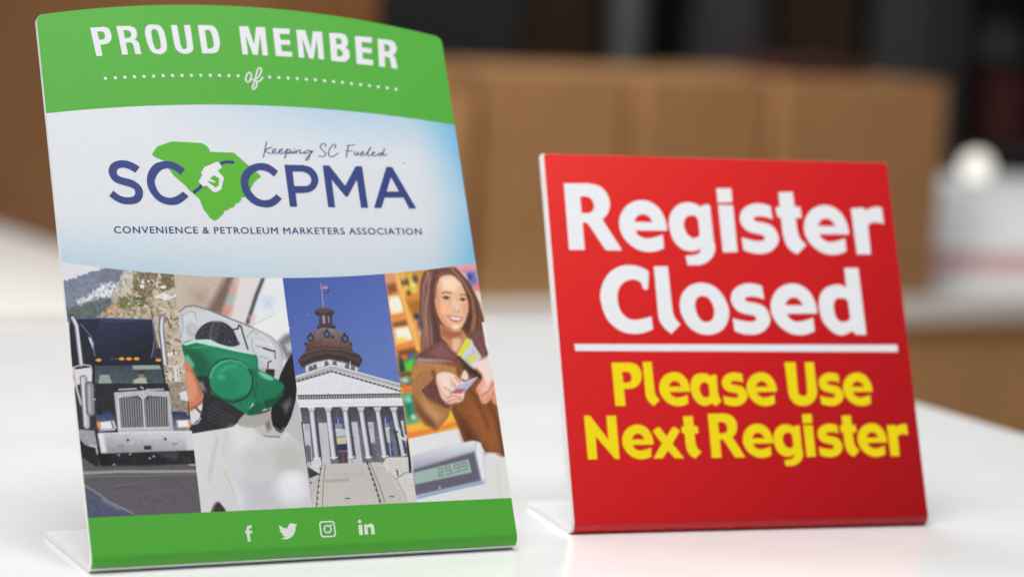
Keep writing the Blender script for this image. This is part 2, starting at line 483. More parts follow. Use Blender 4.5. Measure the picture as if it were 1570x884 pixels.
def stroke_print(name, sh, strokes, width, off, material, parent, caps=True, smooth=True, discs=(), taper=0.0):
    V, F = [], []
    def disc(c, r, o):
        b = len(V); V.extend(sh.at((c[0]+r*math.cos(a*math.pi/8))*.001, (c[1]+r*math.sin(a*math.pi/8))*.001, o) for a in range(16))
        F.append(tuple(range(b, b+16)))
    k = 0
    for s in strokes:
        pts = open_spline(s) if smooth and len(s) > 2 else [np.array(q, float) for q in s]
        b = len(V); n = len(pts)
        for i, p in enumerate(pts):
            d = pts[min(i+1, n-1)] - pts[max(i-1, 0)]
            d = d/(np.linalg.norm(d)+1e-9)
            wd = width*(1 - taper*abs(d[0]))           # pen strokes thin out sideways
            q = np.array([-d[1], d[0]])*wd/2
            o = off + 2e-8*(k % 50); k += 1            # crossing strokes never share a plane
            V.append(sh.at(*((p+q)*.001), o)); V.append(sh.at(*((p-q)*.001), o))
        for i in range(n-1): F.append((b+2*i, b+2*i+1, b+2*i+3, b+2*i+2))
        if caps:
            disc(pts[0], width*0.5*(1-taper*.5), off+1.5e-6); disc(pts[-1], width*0.5*(1-taper*.5), off+1.7e-6)
    for c, r in discs: disc(c, r, off)
    return mesh_obj(name, V, F, material, parent)

# ------------------------------------------------------------------ traced artwork, millimetres on each face
ARC_TOP = [-0.000952, -0.0163, 289.01085]
ARC_BAND = [-0.000653, -0.006027, 234.862791]
ARC_PHOTO = [0.000682, -0.004973, 143.42241]
STATE = [[[(50.79,207.75,1),(53.71,211.64,1),(58.04,213.26,0),(61.85,214.54,1),(77.22,213.97,1),(77.81,213.18,1),(78.79,212.96,0),(80.53,210.56,0),(80.66,209.36,1),(93.09,209.15,1),(99.93,202.39,0),(102.99,199.48,1),(105.6,197.08,1),(105.58,196.39,1),(102.7,194.45,0),(100.68,192.01,0),(99.16,189.4,1),(95.81,185.68,1),(94.07,185.39,1),(93.69,185.05,0),(93.82,184.19,0),(92.04,182.63,0),(90.63,182.21,1),(90.17,181.24,0),(89.21,180.28,0),(87.3,179.85,1),(86.16,178.75,0),(84.44,178.47,1),(83.77,177.1,0),(82.78,175.9,0),(81.55,175.45,1),(81.18,174.36,0),(78.76,173.16,1),(76.28,174.84,1),(75.48,176.54,0),(73.92,178.91,0),(73.2,181.29,0),(72.5,183.84,0),(71.51,185.37,1),(69.85,186.88,0),(68.19,188.4,0),(66.17,191.11,0),(64.68,192.63,0),(60.48,196.68,1),(58.52,199.9,1),(56.37,204.31,1),(53.51,205.47,0),(51.32,206.63,0)]]]
HOSE = [[(84.47,202.5),(87.17,203.86),(89.59,204.17),(92.62,203.94)],[(74.43,191.72),(72.35,189.74),(69.61,187.74)]]
NOZZLE = [[[(83.66,204.22,1),(84.83,203.48,1),(85.93,201.14,1),(83.41,199.32,1),(86.27,195.8,1),(84.1,189.59,1),(82.45,188.55,1),(80.87,187.95,1),(79.58,188.41,1),(76.74,191.4,1),(74.91,190.97,1),(72.79,193.41,1),(75.16,197.04,1),(74.56,198.23,1),(76.89,201.19,1)],[(81.2,196.95,1),(83.7,195.26,1),(82.97,191.47,1),(81.17,190.49,1),(77.56,193.47,1),(78.21,193.88,1),(81.13,192.99,1),(81.7,193.51,1),(78.86,195.13,1)]]]
LOGO = [[[(43.76,200.88,1),(41.3,197.86,1),(38.38,199.62,0),(35.52,200.43,0),(33.17,199.88,0),(31.97,198.34,0),(32.47,196.32,0),(34.95,195.17,0),(38.77,194.2,0),(41.85,192.37,0),(43.69,189.68,0),(43.95,186.98,0),(42.73,183.93,0),(40.07,182.05,0),(36.41,181.45,0),(32.87,181.83,0),(29.48,183.48,0),(26.85,185.64,1),(29.18,188.35,1),(32.02,186.02,0),(34.53,185.14,0),(37.13,185.06,0),(39.16,185.75,0),(40.05,187.28,0),(39.71,189.3,0),(37.71,190.47,0),(34.23,191.44,0),(30.79,192.75,0),(28.74,194.92,0),(27.87,198.12,0),(28.73,201.01,0),(30.9,203.07,0),(34.28,204.14,0),(37.86,203.92,0),(41.01,202.71,0)]],[[(66.7,200.01,1),(64.02,197.07,1),(61.44,199.26,0),(58.57,200.31,0),(55.53,199.86,0),(52.63,197.6,0),(50.63,193.83,0),(50.84,190.44,0),(52.44,187.06,0),(54.89,185.39,0),(57.5,185,0),(60.57,185.78,0),(64.33,188.2,1),(66.88,185.77,1),(63.58,183.09,0),(60.41,181.53,0),(56.75,181.34,0),(52.9,182.32,0),(49.57,185,0),(47.1,189.38,0),(46.6,193.78,0),(47.71,197.88,0),(50.44,201.66,0),(53.61,203.42,0),(57.34,204.09,0),(61.27,203.53,0),(64.41,201.87,0)]],[[(115.11,199.64,1),(112.6,196.72,1),(109.8,199.05,0),(106.14,200.04,0),(102.94,199.13,0),(100.26,196.84,0),(98.78,193.71,0),(99.06,189.92,0),(101.02,186.49,0),(103.51,184.61,0),(106.18,184.12,0),(109.36,184.84,0),(112.67,187.36,1),(115.27,184.89,1),(111.73,181.92,0),(108.11,180.41,0),(104.7,180.49,0),(100.75,181.67,0),(97.35,184.39,0),(95.14,188.5,0),(94.69,193.66,0),(95.95,197.83,0),(98.73,200.98,0),(101.69,202.76,0),(105.58,203.72,0),(109.34,203.57,0),(112.57,201.87,0)]],[[(118.88,203.08,1),(128.68,203.09,1),(132.72,201.99,0),(135.3,199.04,0),(136.06,195.37,0),(134.46,191.51,0),(131.01,188.92,0),(126.9,188.12,1),(122.88,188.15,1),(122.82,180.83,1),(118.95,180.8,1)],[(122.82,199.57,1),(128.21,199.58,1),(130.85,198.46,0),(132.12,196.2,0),(131.84,194.1,0),(130.38,192.33,0),(127.87,191.78,1),(122.67,191.8,1)]],[[(139.34,203.03,1),(142.86,203.08,1),(150,192.2,1),(157.16,202.87,1),(160.72,202.92,1),(160.82,180.47,1),(156.96,180.51,1),(156.78,195.62,1),(150.61,186.42,1),(149.39,186.51,1),(143.16,195.46,1),(143.03,180.66,1),(139.28,180.67,1)]],[[(173.93,202.68,1),(177.24,202.73,1),(187.25,180.33,1),(183.28,180.3,1),(181.05,186.19,1),(170.67,186.1,1),(168.15,180.52,1),(164.05,180.49,1)],[(175.71,197.16,1),(179.08,189.43,1),(172.18,189.36,1)]]]
SCRIPT = [[(110.98,215.13),(109.85,211.6),(108.34,207.11)],[(113.23,212.43),(111.6,211.81),(109.6,210.48),(110.79,209.52),(112.61,208.92)],[(113.49,209.57),(115.05,210.47),(115.24,211.42),(114.23,211.33),(113.48,210.09),(113.9,209.05),(115.59,209.25),(117.05,209.87),(118.71,210.64),(118.79,211.48),(117.8,211.39),(116.99,210.15),(117.37,209.07),(119.06,209.31),(120.97,210.68)],[(121.25,211.46),(120.41,208.99),(119.56,206.52)],[(120.5,209.69),(122.04,211.4),(122.94,211.13),(122.43,209.9),(120.96,209.24),(122.9,209.45),(124.44,210.63),(123.88,209.75),(124.33,209.23),(126.2,210.77),(125.7,209.32),(126.68,210.43),(128.11,211.22),(128.27,210.59),(127.85,209.53),(128.71,209.41),(130.36,210.03)],[(133.42,211.14),(131.74,210.94),(130.48,209.86),(130.77,209.16),(132.36,209.78),(134.33,210.91),(133.36,208.85),(132.15,206.37),(131,205.58),(130.91,206.52),(132.38,208.13),(134.09,209.64),(135.23,210.82)],[(142.4,213.42),(142.16,214.72),(140.83,214.81),(139.61,213.37),(139.89,211.78),(141.54,210.15),(141.62,208.92),(140.17,207.84),(138.09,208.05)],[(147.23,212.55),(147.9,214.12),(146.89,214.46),(144.86,212.58),(143.35,209.72),(143.8,208.14),(145.18,207.92),(147.16,208.73),(148.49,209.88)],[(154.98,214),(153.67,210.96),(152.86,207.69)],[(154.08,213.92),(155.55,214.26),(158.25,214.45)],[(153.15,211.02),(156.54,211.19)],[(157.92,210.86),(157.53,209.32),(158.29,208.91),(159.74,210.64),(159.33,209.21),(160.34,209.02),(162.41,210.33),(162.5,210.97),(161.5,210.46),(161.09,209.03),(162.2,208.8),(164.01,209.79),(166.33,212.25),(167.12,213.26),(166.04,212.24),(164.76,209.73),(165.1,208.63),(167.21,209.59),(168.56,210.29),(168.64,210.86),(167.57,210.38),(167.15,208.95),(168.52,208.72),(170.62,209.65),(172.89,210.4),(171.33,210.09),(170.75,209.05),(171.75,208.78),(173.27,210.59),(174.54,212.89),(173.2,209.87),(173.59,208.81),(175.32,209.84)]]
SCRIPT_DOT = (125.39,211.99)
PROUD = [[[(26.49,273.91,1),(33.84,274.73,1),(36.05,273.59,0),(36.88,270.47,0),(36.41,267.65,0),(34.57,265.83,0),(32.52,265.23,1),(30.69,265.06,1),(31.22,259.15,1),(28.16,258.8,1)],[(29.82,271.94,1),(32.08,272.1,0),(33.33,271.38,0),(33.54,269.29,0),(32.81,268.04,0),(31.46,267.74,1),(30.38,267.49,1)]],[[(39.98,275.33,1),(46.94,275.79,1),(49.47,274.48,0),(50.17,271.69,0),(49.81,269.92,0),(48.64,268.39,1),(50.05,267.46,0),(50.69,265.73,0),(51.07,261.53,1),(51.66,260.78,1),(48.12,260.51,1),(47.5,265.61,1),(46.78,266.64,0),(45.96,266.78,1),(43.78,266.59,1),(44.36,260.24,1),(41.3,259.96,1)],[(43.25,273.18,1),(45.67,273.34,1),(46.89,272.27,0),(46.97,270.51,0),(46.25,269.43,0),(44.88,269.13,1),(43.63,268.97,1)]],[[(58.82,276.98,0),(62.15,276.59,0),(64.06,274,0),(64.76,269.78,0),(64.93,265.9,0),(64.17,263.05,0),(62.13,261.39,0),(59.73,261.03,0),(56.83,262.08,0),(55.2,265.54,0),(54.48,269.74,0),(54.36,272.56,0),(55.11,275.42,0),(56.77,276.72,0)],[(59.05,274.51,0),(60.51,274.04,0),(61.4,271.42,0),(61.77,267.2,0),(61.56,264.72,0),(60,263.43,0),(58.73,264.09,0),(57.88,267.05,0),(57.58,271.27,0),(57.75,273.4,0)]],[[(68.22,277.01,1),(71.44,277.21,1),(71.97,267.58,1),(72.36,265.11,0),(73.77,264.1,0),(75.05,264.86,0),(75.43,266.64,1),(75.06,277.29,1),(78.29,277.49,1),(78.59,267.47,1),(78.39,264.27,0),(76.81,262.44,0),(74,261.64,0),(71.35,262.25,0),(69.51,263.95,0),(68.82,266.75,1)]],[[(82.34,277.59,1),(88.89,277.85,1),(91.19,276.87,0),(92.53,273.71,0),(92.89,268.72,0),(91.97,264.76,0),(90.57,263.11,0),(88.43,262.43,1),(82.82,262.23,1)],[(85.74,275.05,1),(87.55,275.22,1),(88.81,274.27,0),(89.46,271.09,0),(89.55,267.52,0),(88.99,265.72,0),(87.36,264.95,1),(85.97,264.83,1)]],[[(104.18,277.83,1),(109.11,278.03,1),(111.06,267.97,1),(113.35,277.84,1),(118.09,277.89,1),(117.79,262.29,1),(114.89,262.29,1),(115.02,273.87,1),(112.28,262.34,1),(109.68,262.47,1),(107.13,273.56,1),(107.17,262.45,1),(104.22,262.42,1)]],[[(122.27,277.59,1),(131.37,277.59,1),(130.98,274.56,1),(125.58,274.57,1),(125.57,271.21,1),(130.79,271.23,1),(130.54,268.51,1),(125.51,268.57,1),(125.56,264.9,1),(131.11,264.74,1),(130.81,261.91,1),(121.98,262.18,1)]],[[(134.93,277.11,1),(139.83,277.09,1),(141.52,266.56,1),(143.87,276.63,1),(148.93,276.58,1),(148.01,261.06,1),(145.08,261.25,1),(145.42,272.51,1),(142.34,261.23,1),(139.96,261.51,1),(137.57,272.93,1),(137.32,261.71,1),(134.32,261.78,1)]],[[(152.81,276.07,1),(159.48,276.15,1),(161.84,274.96,0),(162.59,272.07,0),(161.98,269.49,0),(160.74,268.35,1),(162.17,266.94,0),(162.58,264.77,0),(161.87,262.19,0),(159.83,260.49,0),(157.63,260.16,1),(151.88,260.58,1)],[(156.02,273.28,1),(158,273.28,0),(159.07,271.93,0),(158.9,270.65,0),(157.53,269.87,1),(155.9,269.81,1)],[(155.8,267.26,1),(157.51,267.14,0),(158.7,265.36,0),(158.5,263.9,0),(156.94,263,1),(155.44,263.06,1)]],[[(166.81,274.86,1),(176.28,274.5,1),(175.76,271.39,1),(170.08,271.8,1),(169.92,268.61,1),(175.31,268.22,1),(174.8,265.38,1),(169.78,265.83,1),(169.53,262.28,1),(175.19,261.74,1),(174.68,258.69,1),(165.72,259.34,1)]],[[(179.39,273.81,1),(185.99,273.39,1),(188.4,272.31,0),(189.37,269.39,0),(188.7,266.79,0),(186.59,264.88,1),(187.84,263.46,0),(187.94,261.62,0),(188.21,257.16,1),(184.81,257.67,1),(184.61,262.61,0),(183.85,263.68,1),(181.88,263.98,1),(181.37,257.93,1),(177.97,258.29,1)],[(182.64,270.99,1),(184.5,270.69,0),(185.57,269.25,0),(185.15,267.58,0),(183.92,266.7,1),(182.3,266.86,1)]]]
OF = [[(107.73,248.71),(106.89,248.95),(106.52,249.38),(107.18,249.84),(107.54,251.09),(107.31,252.33),(106.67,252.66),(105.44,251.82),(104.41,249.76),(104.27,247.99),(105.05,247.34),(106.26,248.05),(106.98,248.95),(107.89,248.66),(108.97,249.01),(110.62,249.77),(112.04,251.41),(113.12,253.75),(113.03,255.17),(112.29,255.41),(111.29,254.4),(110.44,252.42),(109.25,249.2),(108.14,246.51),(107.4,244.72),(107.29,243.84),(107.94,243.5),(109.02,244.59),(109.85,246.39),(109.83,247.62),(109.36,248.67),(110.21,247.9),(111.27,248.02),(112.41,248.85),(113.3,250.12)]]
DOTS = [(31.45,247.07),(36.49,247.54),(41.4,248.01),(46.31,248.41),(51.23,248.72),(56.18,249.11),(61.13,249.43),(66.02,249.66),(70.92,249.9),(75.85,250.13),(80.77,250.28),(85.72,250.44),(90.59,250.51),(95.48,250.58),(100.39,250.65),(117.12,250.52),(122.07,250.35),(127.04,250.26),(131.94,250.08),(136.84,249.82),(141.69,249.64),(146.61,249.29),(151.56,249.03),(156.43,248.68),(161.31,248.24),(166.2,247.81),(171.1,247.37),(175.93,246.84),(180.76,246.32),(185.61,245.79)]
ICON_F = [[[(78.69,20.36,1),(78.62,19.04,1),(77.53,18.91,0),(77.16,17.84,1),(78.75,17.76,1),(78.59,16.49,1),(77.23,16.46,1),(77.38,12.63,1),(75.88,12.62,1),(75.78,16.54,1),(75.15,16.57,1),(75.2,17.7,1),(75.84,17.76,1),(76,19.08,0),(76.7,19.99,0),(77.71,20.32,0)]]]
ICON_BIRD = [[[(92.56,19.79,1),(94.35,18.42,0),(96.51,17.93,1),(96.91,19.1,0),(98.14,20.28,0),(99.62,20.21,0),(100.3,19.8,1),(101.34,20.13,1),(100.86,19.48,1),(101.53,19.35,1),(100.63,18.54,1),(100.16,16.47,0),(98.48,14.17,0),(96.09,12.86,0),(94.11,12.78,0),(92.46,13.29,1),(93.96,13.49,0),(94.78,14.12,1),(93.71,14.6,0),(93.33,15.47,1),(93.92,15.49,1),(92.7,16.26,0),(92.44,17.32,1),(93.07,17.24,1),(92.43,18.37,0)]]]
ICON_IN = [[[(132.54,17.85,1),(134.62,17.9,1),(134.38,12.95,1),(132.49,12.8,1)]],[[(135.6,18,1),(137.13,18.02,1),(137.2,17.44,1),(138.32,18.2,0),(139.58,18.14,0),(140.49,17.37,0),(140.65,15.67,0),(140.61,12.92,1),(138.73,12.87,1),(138.77,16.01,0),(138.1,16.67,0),(137.16,16.09,1),(137.12,12.95,1),(135.29,12.9,1)]]]
ICON_IN_DOT = (133.59,19.54)
ICON_CAM = [(116.68,16.61),(118.7,18.52)]
RED_WHITE_1 = [[[(10.07,187.65,1),(24.11,188.04,1),(30.28,186.65,0),(34.34,182.4,0),(35.41,176.65,0),(33.72,171.57,0),(30.44,168.1,1),(39.99,151.32,1),(30.54,151.09,1),(21.72,165.62,1),(20.49,166.17,0),(18.99,165.93,1),(18.89,151.22,1),(9.81,151.18,1)],[(18.82,180.46,1),(21.97,180.63,1),(24.8,179.32,0),(26.07,175.75,0),(24.94,172.67,0),(22.63,171.55,1),(18.94,171.48,1)]],[[(66.54,162.38,1),(48.73,162.23,1),(50.18,159.78,0),(53.86,158.17,0),(58.56,158.73,0),(64.17,160.38,1),(64.14,152.78,1),(60,151.14,0),(54.52,150.48,0),(48.51,151.84,0),(43.19,155.78,0),(39.96,161.18,0),(39.45,166.22,0),(40.89,171.29,0),(44.69,176.03,0),(49.61,178.61,0),(54.34,179.31,0),(59.24,178.15,0),(63.51,174.72,0),(66.18,169.28,0),(66.95,164.2,0)],[(48.34,167.29,1),(50.39,170.09,0),(53.42,171.31,0),(56.6,170.31,0),(58.84,167.24,1)]],[[(92.24,177.82,1),(93.26,176.67,1),(93.38,157.73,1),(93.88,154.1,0),(93,150.47,0),(90.57,147.18,0),(86.89,144.61,0),(83,143.55,1),(76.58,143.48,1),(75.8,148.8,1),(80.58,149.4,0),(83.91,150.53,0),(85.29,152.9,1),(82.69,151.6,0),(78.87,151.19,0),(74.11,152.57,0),(70,156.66,0),(68.32,162.42,0),(68.03,167.12,0),(69.44,171.86,0),(72.26,175.54,0),(76.29,177.99,0),(80.53,178.69,0),(84.26,178.04,0),(87.51,176.38,1),(89.92,177.52,0)],[(81.66,171.17,0),(78.92,170.28,0),(77.1,167.27,0),(77.11,163.65,0),(78.68,160.41,0),(81.54,158.82,0),(84.25,159.41,1),(85.24,160.51,1),(85.13,169.05,1),(84.07,170.59,0)]],[[(97.74,177.49,1),(106.75,177.48,1),(106.69,151.19,1),(97.81,150.96,1)]],[[(97.76,186.85,1),(106.69,187.04,1),(106.53,179.06,1),(97.67,178.59,1)]],[[(128.95,177.43,1),(129.38,169.81,1),(125.7,170.85,0),(121.87,171.26,0),(118.93,170.84,0),(117.95,169.98,0),(119.29,168.8,0),(123.46,168.13,0),(127.94,166.67,0),(130.88,163.41,0),(131.82,159.02,0),(130.59,155.7,0),(127.53,152.55,0),(123.87,150.86,0),(120.34,150.27,0),(115,150.67,0),(110,152.32,1),(109.63,159.6,1),(113.55,158.57,0),(117.32,157.89,0),(120.97,157.76,0),(122.98,158.52,0),(123.3,159.63,0),(122.27,160.78,0),(119.25,161.39,0),(114.74,162.42,0),(111.7,164.57,0),(109.94,167.83,0),(109.79,170.76,0),(111.21,174.27,0),(114.19,176.89,0),(117.62,178.32,0),(121.55,178.87,0),(125.38,178.47,0)]],[[(134.31,185.41,1),(143.14,185.78,1),(143.36,177.45,1),(146.67,177.25,1),(146.93,171.04,1),(143.19,170.79,1),(143.5,163.24,1),(144.79,159.21,0),(147.9,155.76,1),(141.82,150.28,1),(137.99,152.51,0),(135.34,156.5,0),(134.32,161.26,1),(134.23,170.82,1),(132.15,171.34,1),(131.56,176.49,1),(134.18,177.27,1)]],[[(174.06,161.97,1),(156.52,161.82,1),(157.95,159.41,0),(161.57,157.82,0),(166.2,158.37,0),(171.73,160,1),(171.7,152.51,1),(167.62,150.9,0),(162.22,150.25,0),(156.3,151.59,0),(151.06,155.47,0),(147.88,160.79,0),(147.38,165.75,0),(148.8,170.75,0),(152.54,175.41,0),(157.38,177.96,0),(162.04,178.65,0),(166.87,177.5,0),(171.08,174.12,0),(173.71,168.77,0),(174.46,163.76,0)],[(156.13,166.81,1),(158.15,169.56,0),(161.14,170.77,0),(164.27,169.78,0),(166.48,166.76,1)]],[[(176.99,176.97,1),(184.63,177.68,1),(186.24,176.14,1),(189.41,177.58,0),(193.09,178.29,0),(196.25,177.9,1),(196.46,168.36,1),(193.52,168.87,0),(190.37,169.19,0),(186.61,167.82,1),(186.32,150.92,1),(177.58,150.81,1)]]]
RED_WHITE_2 = [[[(53.73,140.36,1),(53.99,138.51,0),(52.77,130.47,1),(51.1,129.74,0),(49.51,130.62,1),(49.21,133.29,1),(47.31,134.7,0),(44.03,135.31,0),(39.84,134.02,0),(36.81,131.23,0),(35.12,126.96,0),(35.03,122,0),(36.3,117.94,0),(38.8,115.13,0),(41.26,113.9,0),(44.19,113.67,0),(47.94,114.29,0),(53.24,115.44,1),(53.49,108.47,1),(48.3,106.51,0),(43.07,105.8,0),(37.25,106.49,0),(32.34,108.94,0),(28,113.5,0),(25.65,119.83,0),(25.09,126.53,0),(26.81,132.56,0),(30.65,138.27,0),(35.77,141.88,0),(41.46,143.37,0),(47,143.08,0),(50.97,141.87,0)]],[[(56.94,142.76,1),(65.26,142.92,1),(65.57,117.91,1),(66.56,114.72,0),(69.38,111.17,1),(63.63,105.84,1),(60.36,108.49,0),(57.75,112.2,0),(56.95,115.39,1)]],[[(83.92,134.13,0),(89.83,132.74,0),(94.68,128.47,0),(97.49,122.74,0),(98.09,117.72,0),(96.35,111.98,0),(92.49,107.68,0),(87.38,105.71,0),(83.59,105.45,0),(78.46,106.58,0),(73.57,110.12,0),(70.44,116.16,0),(69.82,121.85,0),(71.59,127.58,0),(75.78,131.91,0),(79.71,133.55,0)],[(83.33,126.59,0),(86.28,125.89,0),(88.44,123.04,0),(89.35,119.1,0),(88.6,115.52,0),(87.05,113.37,0),(84.33,112.58,0),(81.42,113.53,0),(79.36,117.27,0),(78.86,121.55,0),(79.98,125.13,0),(81.41,126.22,0)]],[[(118.96,132.63,1),(119.39,125.01,1),(115.71,126.05,0),(111.88,126.46,0),(108.94,126.04,0),(107.96,125.18,0),(109.3,124,0),(113.47,123.33,0),(117.95,121.87,0),(120.89,118.61,0),(121.83,114.22,0),(120.6,110.9,0),(117.54,107.75,0),(113.88,106.06,0),(110.35,105.47,0),(105.01,105.87,0),(100.01,107.52,1),(99.64,114.8,1),(103.56,113.77,0),(107.33,113.09,0),(110.98,112.96,0),(112.99,113.72,0),(113.31,114.83,0),(112.28,115.98,0),(109.26,116.59,0),(104.75,117.62,0),(101.71,119.77,0),(99.95,123.03,0),(99.8,125.96,0),(101.22,129.47,0),(104.2,132.09,0),(107.63,133.52,0),(111.56,134.07,0),(115.39,133.67,0)]],[[(149.66,117.24,1),(131.85,117.09,1),(133.3,114.64,0),(136.98,113.03,0),(141.68,113.59,0),(147.29,115.24,1),(147.26,107.64,1),(143.12,106,0),(137.64,105.34,0),(131.63,106.7,0),(126.31,110.64,0),(123.08,116.04,0),(122.57,121.08,0),(124.01,126.15,0),(127.81,130.89,0),(132.73,133.47,0),(137.46,134.17,0),(142.36,133.01,0),(146.63,129.58,0),(149.3,124.14,0),(150.07,119.06,0)],[(131.46,122.15,1),(133.51,124.95,0),(136.54,126.17,0),(139.72,125.17,0),(141.96,122.1,1)]],[[(168.96,143.15,1),(177.65,143.24,1),(177.98,105.71,1),(171.51,105.7,1),(169.79,107.69,1),(166.89,106.41,0),(163.64,105.32,0),(159.06,106.22,0),(154.82,109.83,0),(152.04,114.35,0),(151.21,120.52,0),(151.36,123.43,0),(153.12,128.54,0),(157.07,132.22,0),(162.34,133.73,0),(166.24,133.58,0),(168.84,132.32,1)],[(164.94,126,0),(162.14,125.5,0),(160.44,122.76,0),(160.25,119.48,0),(160.95,115.48,0),(163.4,113.12,0),(166.14,113.13,0),(169.04,114.42,1),(168.99,124.45,1),(167.45,125.65,0)]]]
RED_BAR = [[[(8.47,100.49,1),(195.88,100.16,1),(195.85,96.19,1),(8.65,96.8,1)]]]
RED_YELLOW_1 = [[[(28.07,90.54,1),(39.06,90.7,1),(42.6,89.29,0),(44.5,86.14,0),(44.53,82.64,0),(43.1,79.15,0),(39.95,76.9,0),(37.34,76.4,1),(34.05,76.41,1),(34.11,67.38,1),(28.11,67.43,1)],[(33.81,85.47,1),(36.37,85.53,1),(37.95,84.76,0),(38.59,82.66,0),(37.74,80.57,0),(35.85,79.95,1),(34.02,79.96,1)]],[[(45.55,90.91,1),(50.94,91.02,1),(51.14,74.81,1),(51.78,72.74,0),(53.61,70.44,1),(49.88,66.99,1),(47.77,68.71,0),(46.07,71.11,0),(45.56,73.18,1)]],[[(71.19,74.6,1),(59.65,74.5,1),(60.59,72.92,0),(62.97,71.87,0),(66.02,72.24,0),(69.66,73.3,1),(69.64,68.38,1),(66.95,67.32,0),(63.4,66.89,0),(59.51,67.77,0),(56.06,70.32,0),(53.97,73.82,0),(53.64,77.09,0),(54.57,80.37,0),(57.03,83.45,0),(60.22,85.12,0),(63.29,85.57,0),(66.46,84.82,0),(69.23,82.6,0),(70.96,79.07,0),(71.46,75.78,0)],[(59.4,77.78,1),(60.73,79.6,0),(62.69,80.39,0),(64.75,79.74,0),(66.2,77.75,1)]],[[(85.71,84.26,1),(87.32,83.55,1),(87.11,74.38,1),(87.6,71.91,0),(88.76,69.44,1),(85.19,66.83,1),(82.54,68.26,1),(81.16,67.56,0),(78.86,66.98,0),(75.61,67.95,0),(72.61,71.3,0),(71.55,75.52,0),(71.76,79.38,0),(73.2,82.54,0),(75.82,84.46,0),(79.22,84.91,0),(81.79,84.45,0),(83.54,83.28,1)],[(79.61,79.63,0),(77.87,79,0),(76.87,76.54,0),(77.17,74.08,0),(78.65,72.14,0),(80.5,71.96,0),(81.91,73,1),(81.9,78.28,1),(80.89,79.34,0)]],[[(102.06,84.31,1),(102.34,79.38,1),(99.96,80.05,0),(97.48,80.32,0),(95.57,80.04,0),(94.94,79.49,0),(95.8,78.72,0),(98.51,78.29,0),(101.41,77.34,0),(103.31,75.23,0),(103.92,72.38,0),(103.13,70.23,0),(101.14,68.19,0),(98.77,67.1,0),(96.48,66.71,0),(93.02,66.97,0),(89.78,68.04,1),(89.54,72.76,1),(92.08,72.09,0),(94.53,71.65,0),(96.89,71.57,0),(98.2,72.06,0),(98.4,72.78,0),(97.74,73.52,0),(95.78,73.92,0),(92.86,74.59,0),(90.89,75.98,0),(89.75,78.09,0),(89.65,79.99,0),(90.57,82.27,0),(92.5,83.96,0),(94.72,84.89,0),(97.27,85.25,0),(99.75,84.99,0)]],[[(121.13,74.3,1),(109.59,74.2,1),(110.53,72.62,0),(112.92,71.57,0),(115.96,71.93,0),(119.6,73,1),(119.58,68.08,1),(116.89,67.02,0),(113.34,66.59,0),(109.45,67.47,0),(106,70.02,0),(103.91,73.52,0),(103.58,76.79,0),(104.51,80.07,0),(106.97,83.15,0),(110.16,84.82,0),(113.23,85.27,0),(116.4,84.52,0),(119.17,82.3,0),(120.9,78.77,0),(121.4,75.48,0)],[(109.34,77.48,1),(110.67,79.3,0),(112.63,80.09,0),(114.69,79.44,0),(116.14,77.45,1)]],[[(127.2,90.55,1),(133.96,90.65,1),(133.73,76.25,1),(133.98,73.4,0),(136.13,72.15,0),(138.15,73.02,0),(138.83,75.51,1),(139.1,90.53,1),(144.74,90.63,1),(144.95,76.91,1),(144.73,73.34,0),(142.31,69.08,0),(138.61,66.97,0),(135.49,66.57,0),(131.38,67.38,0),(128.49,70.59,0),(127.56,74.15,1)]],[[(158.5,84,1),(158.78,79.06,1),(156.39,79.74,0),(153.91,80,0),(152.01,79.73,0),(151.37,79.17,0),(152.24,78.41,0),(154.94,77.98,0),(157.85,77.03,0),(159.75,74.92,0),(160.36,72.07,0),(159.56,69.92,0),(157.58,67.88,0),(155.21,66.78,0),(152.92,66.4,0),(149.46,66.66,0),(146.22,67.73,1),(145.98,72.45,1),(148.52,71.78,0),(150.96,71.34,0),(153.33,71.26,0),(154.63,71.75,0),(154.84,72.47,0),(154.17,73.21,0),(152.22,73.61,0),(149.29,74.28,0),(147.32,75.67,0),(146.18,77.78,0),(146.09,79.68,0),(147.01,81.95,0),(148.94,83.65,0),(151.16,84.58,0),(153.71,84.93,0),(156.19,84.68,0)]],[[(177.69,73.99,1),(166.15,73.89,1),(167.09,72.3,0),(169.48,71.26,0),(172.52,71.62,0),(176.16,72.69,1),(176.14,67.77,1),(173.46,66.7,0),(169.9,66.28,0),(166.01,67.16,0),(162.56,69.71,0),(160.47,73.21,0),(160.14,76.48,0),(161.07,79.76,0),(163.53,82.83,0),(166.72,84.5,0),(169.79,84.96,0),(172.96,84.21,0),(175.73,81.98,0),(177.46,78.46,0),(177.96,75.17,0)],[(165.9,77.17,1),(167.23,78.98,0),(169.19,79.77,0),(171.25,79.13,0),(172.7,77.14,1)]]]
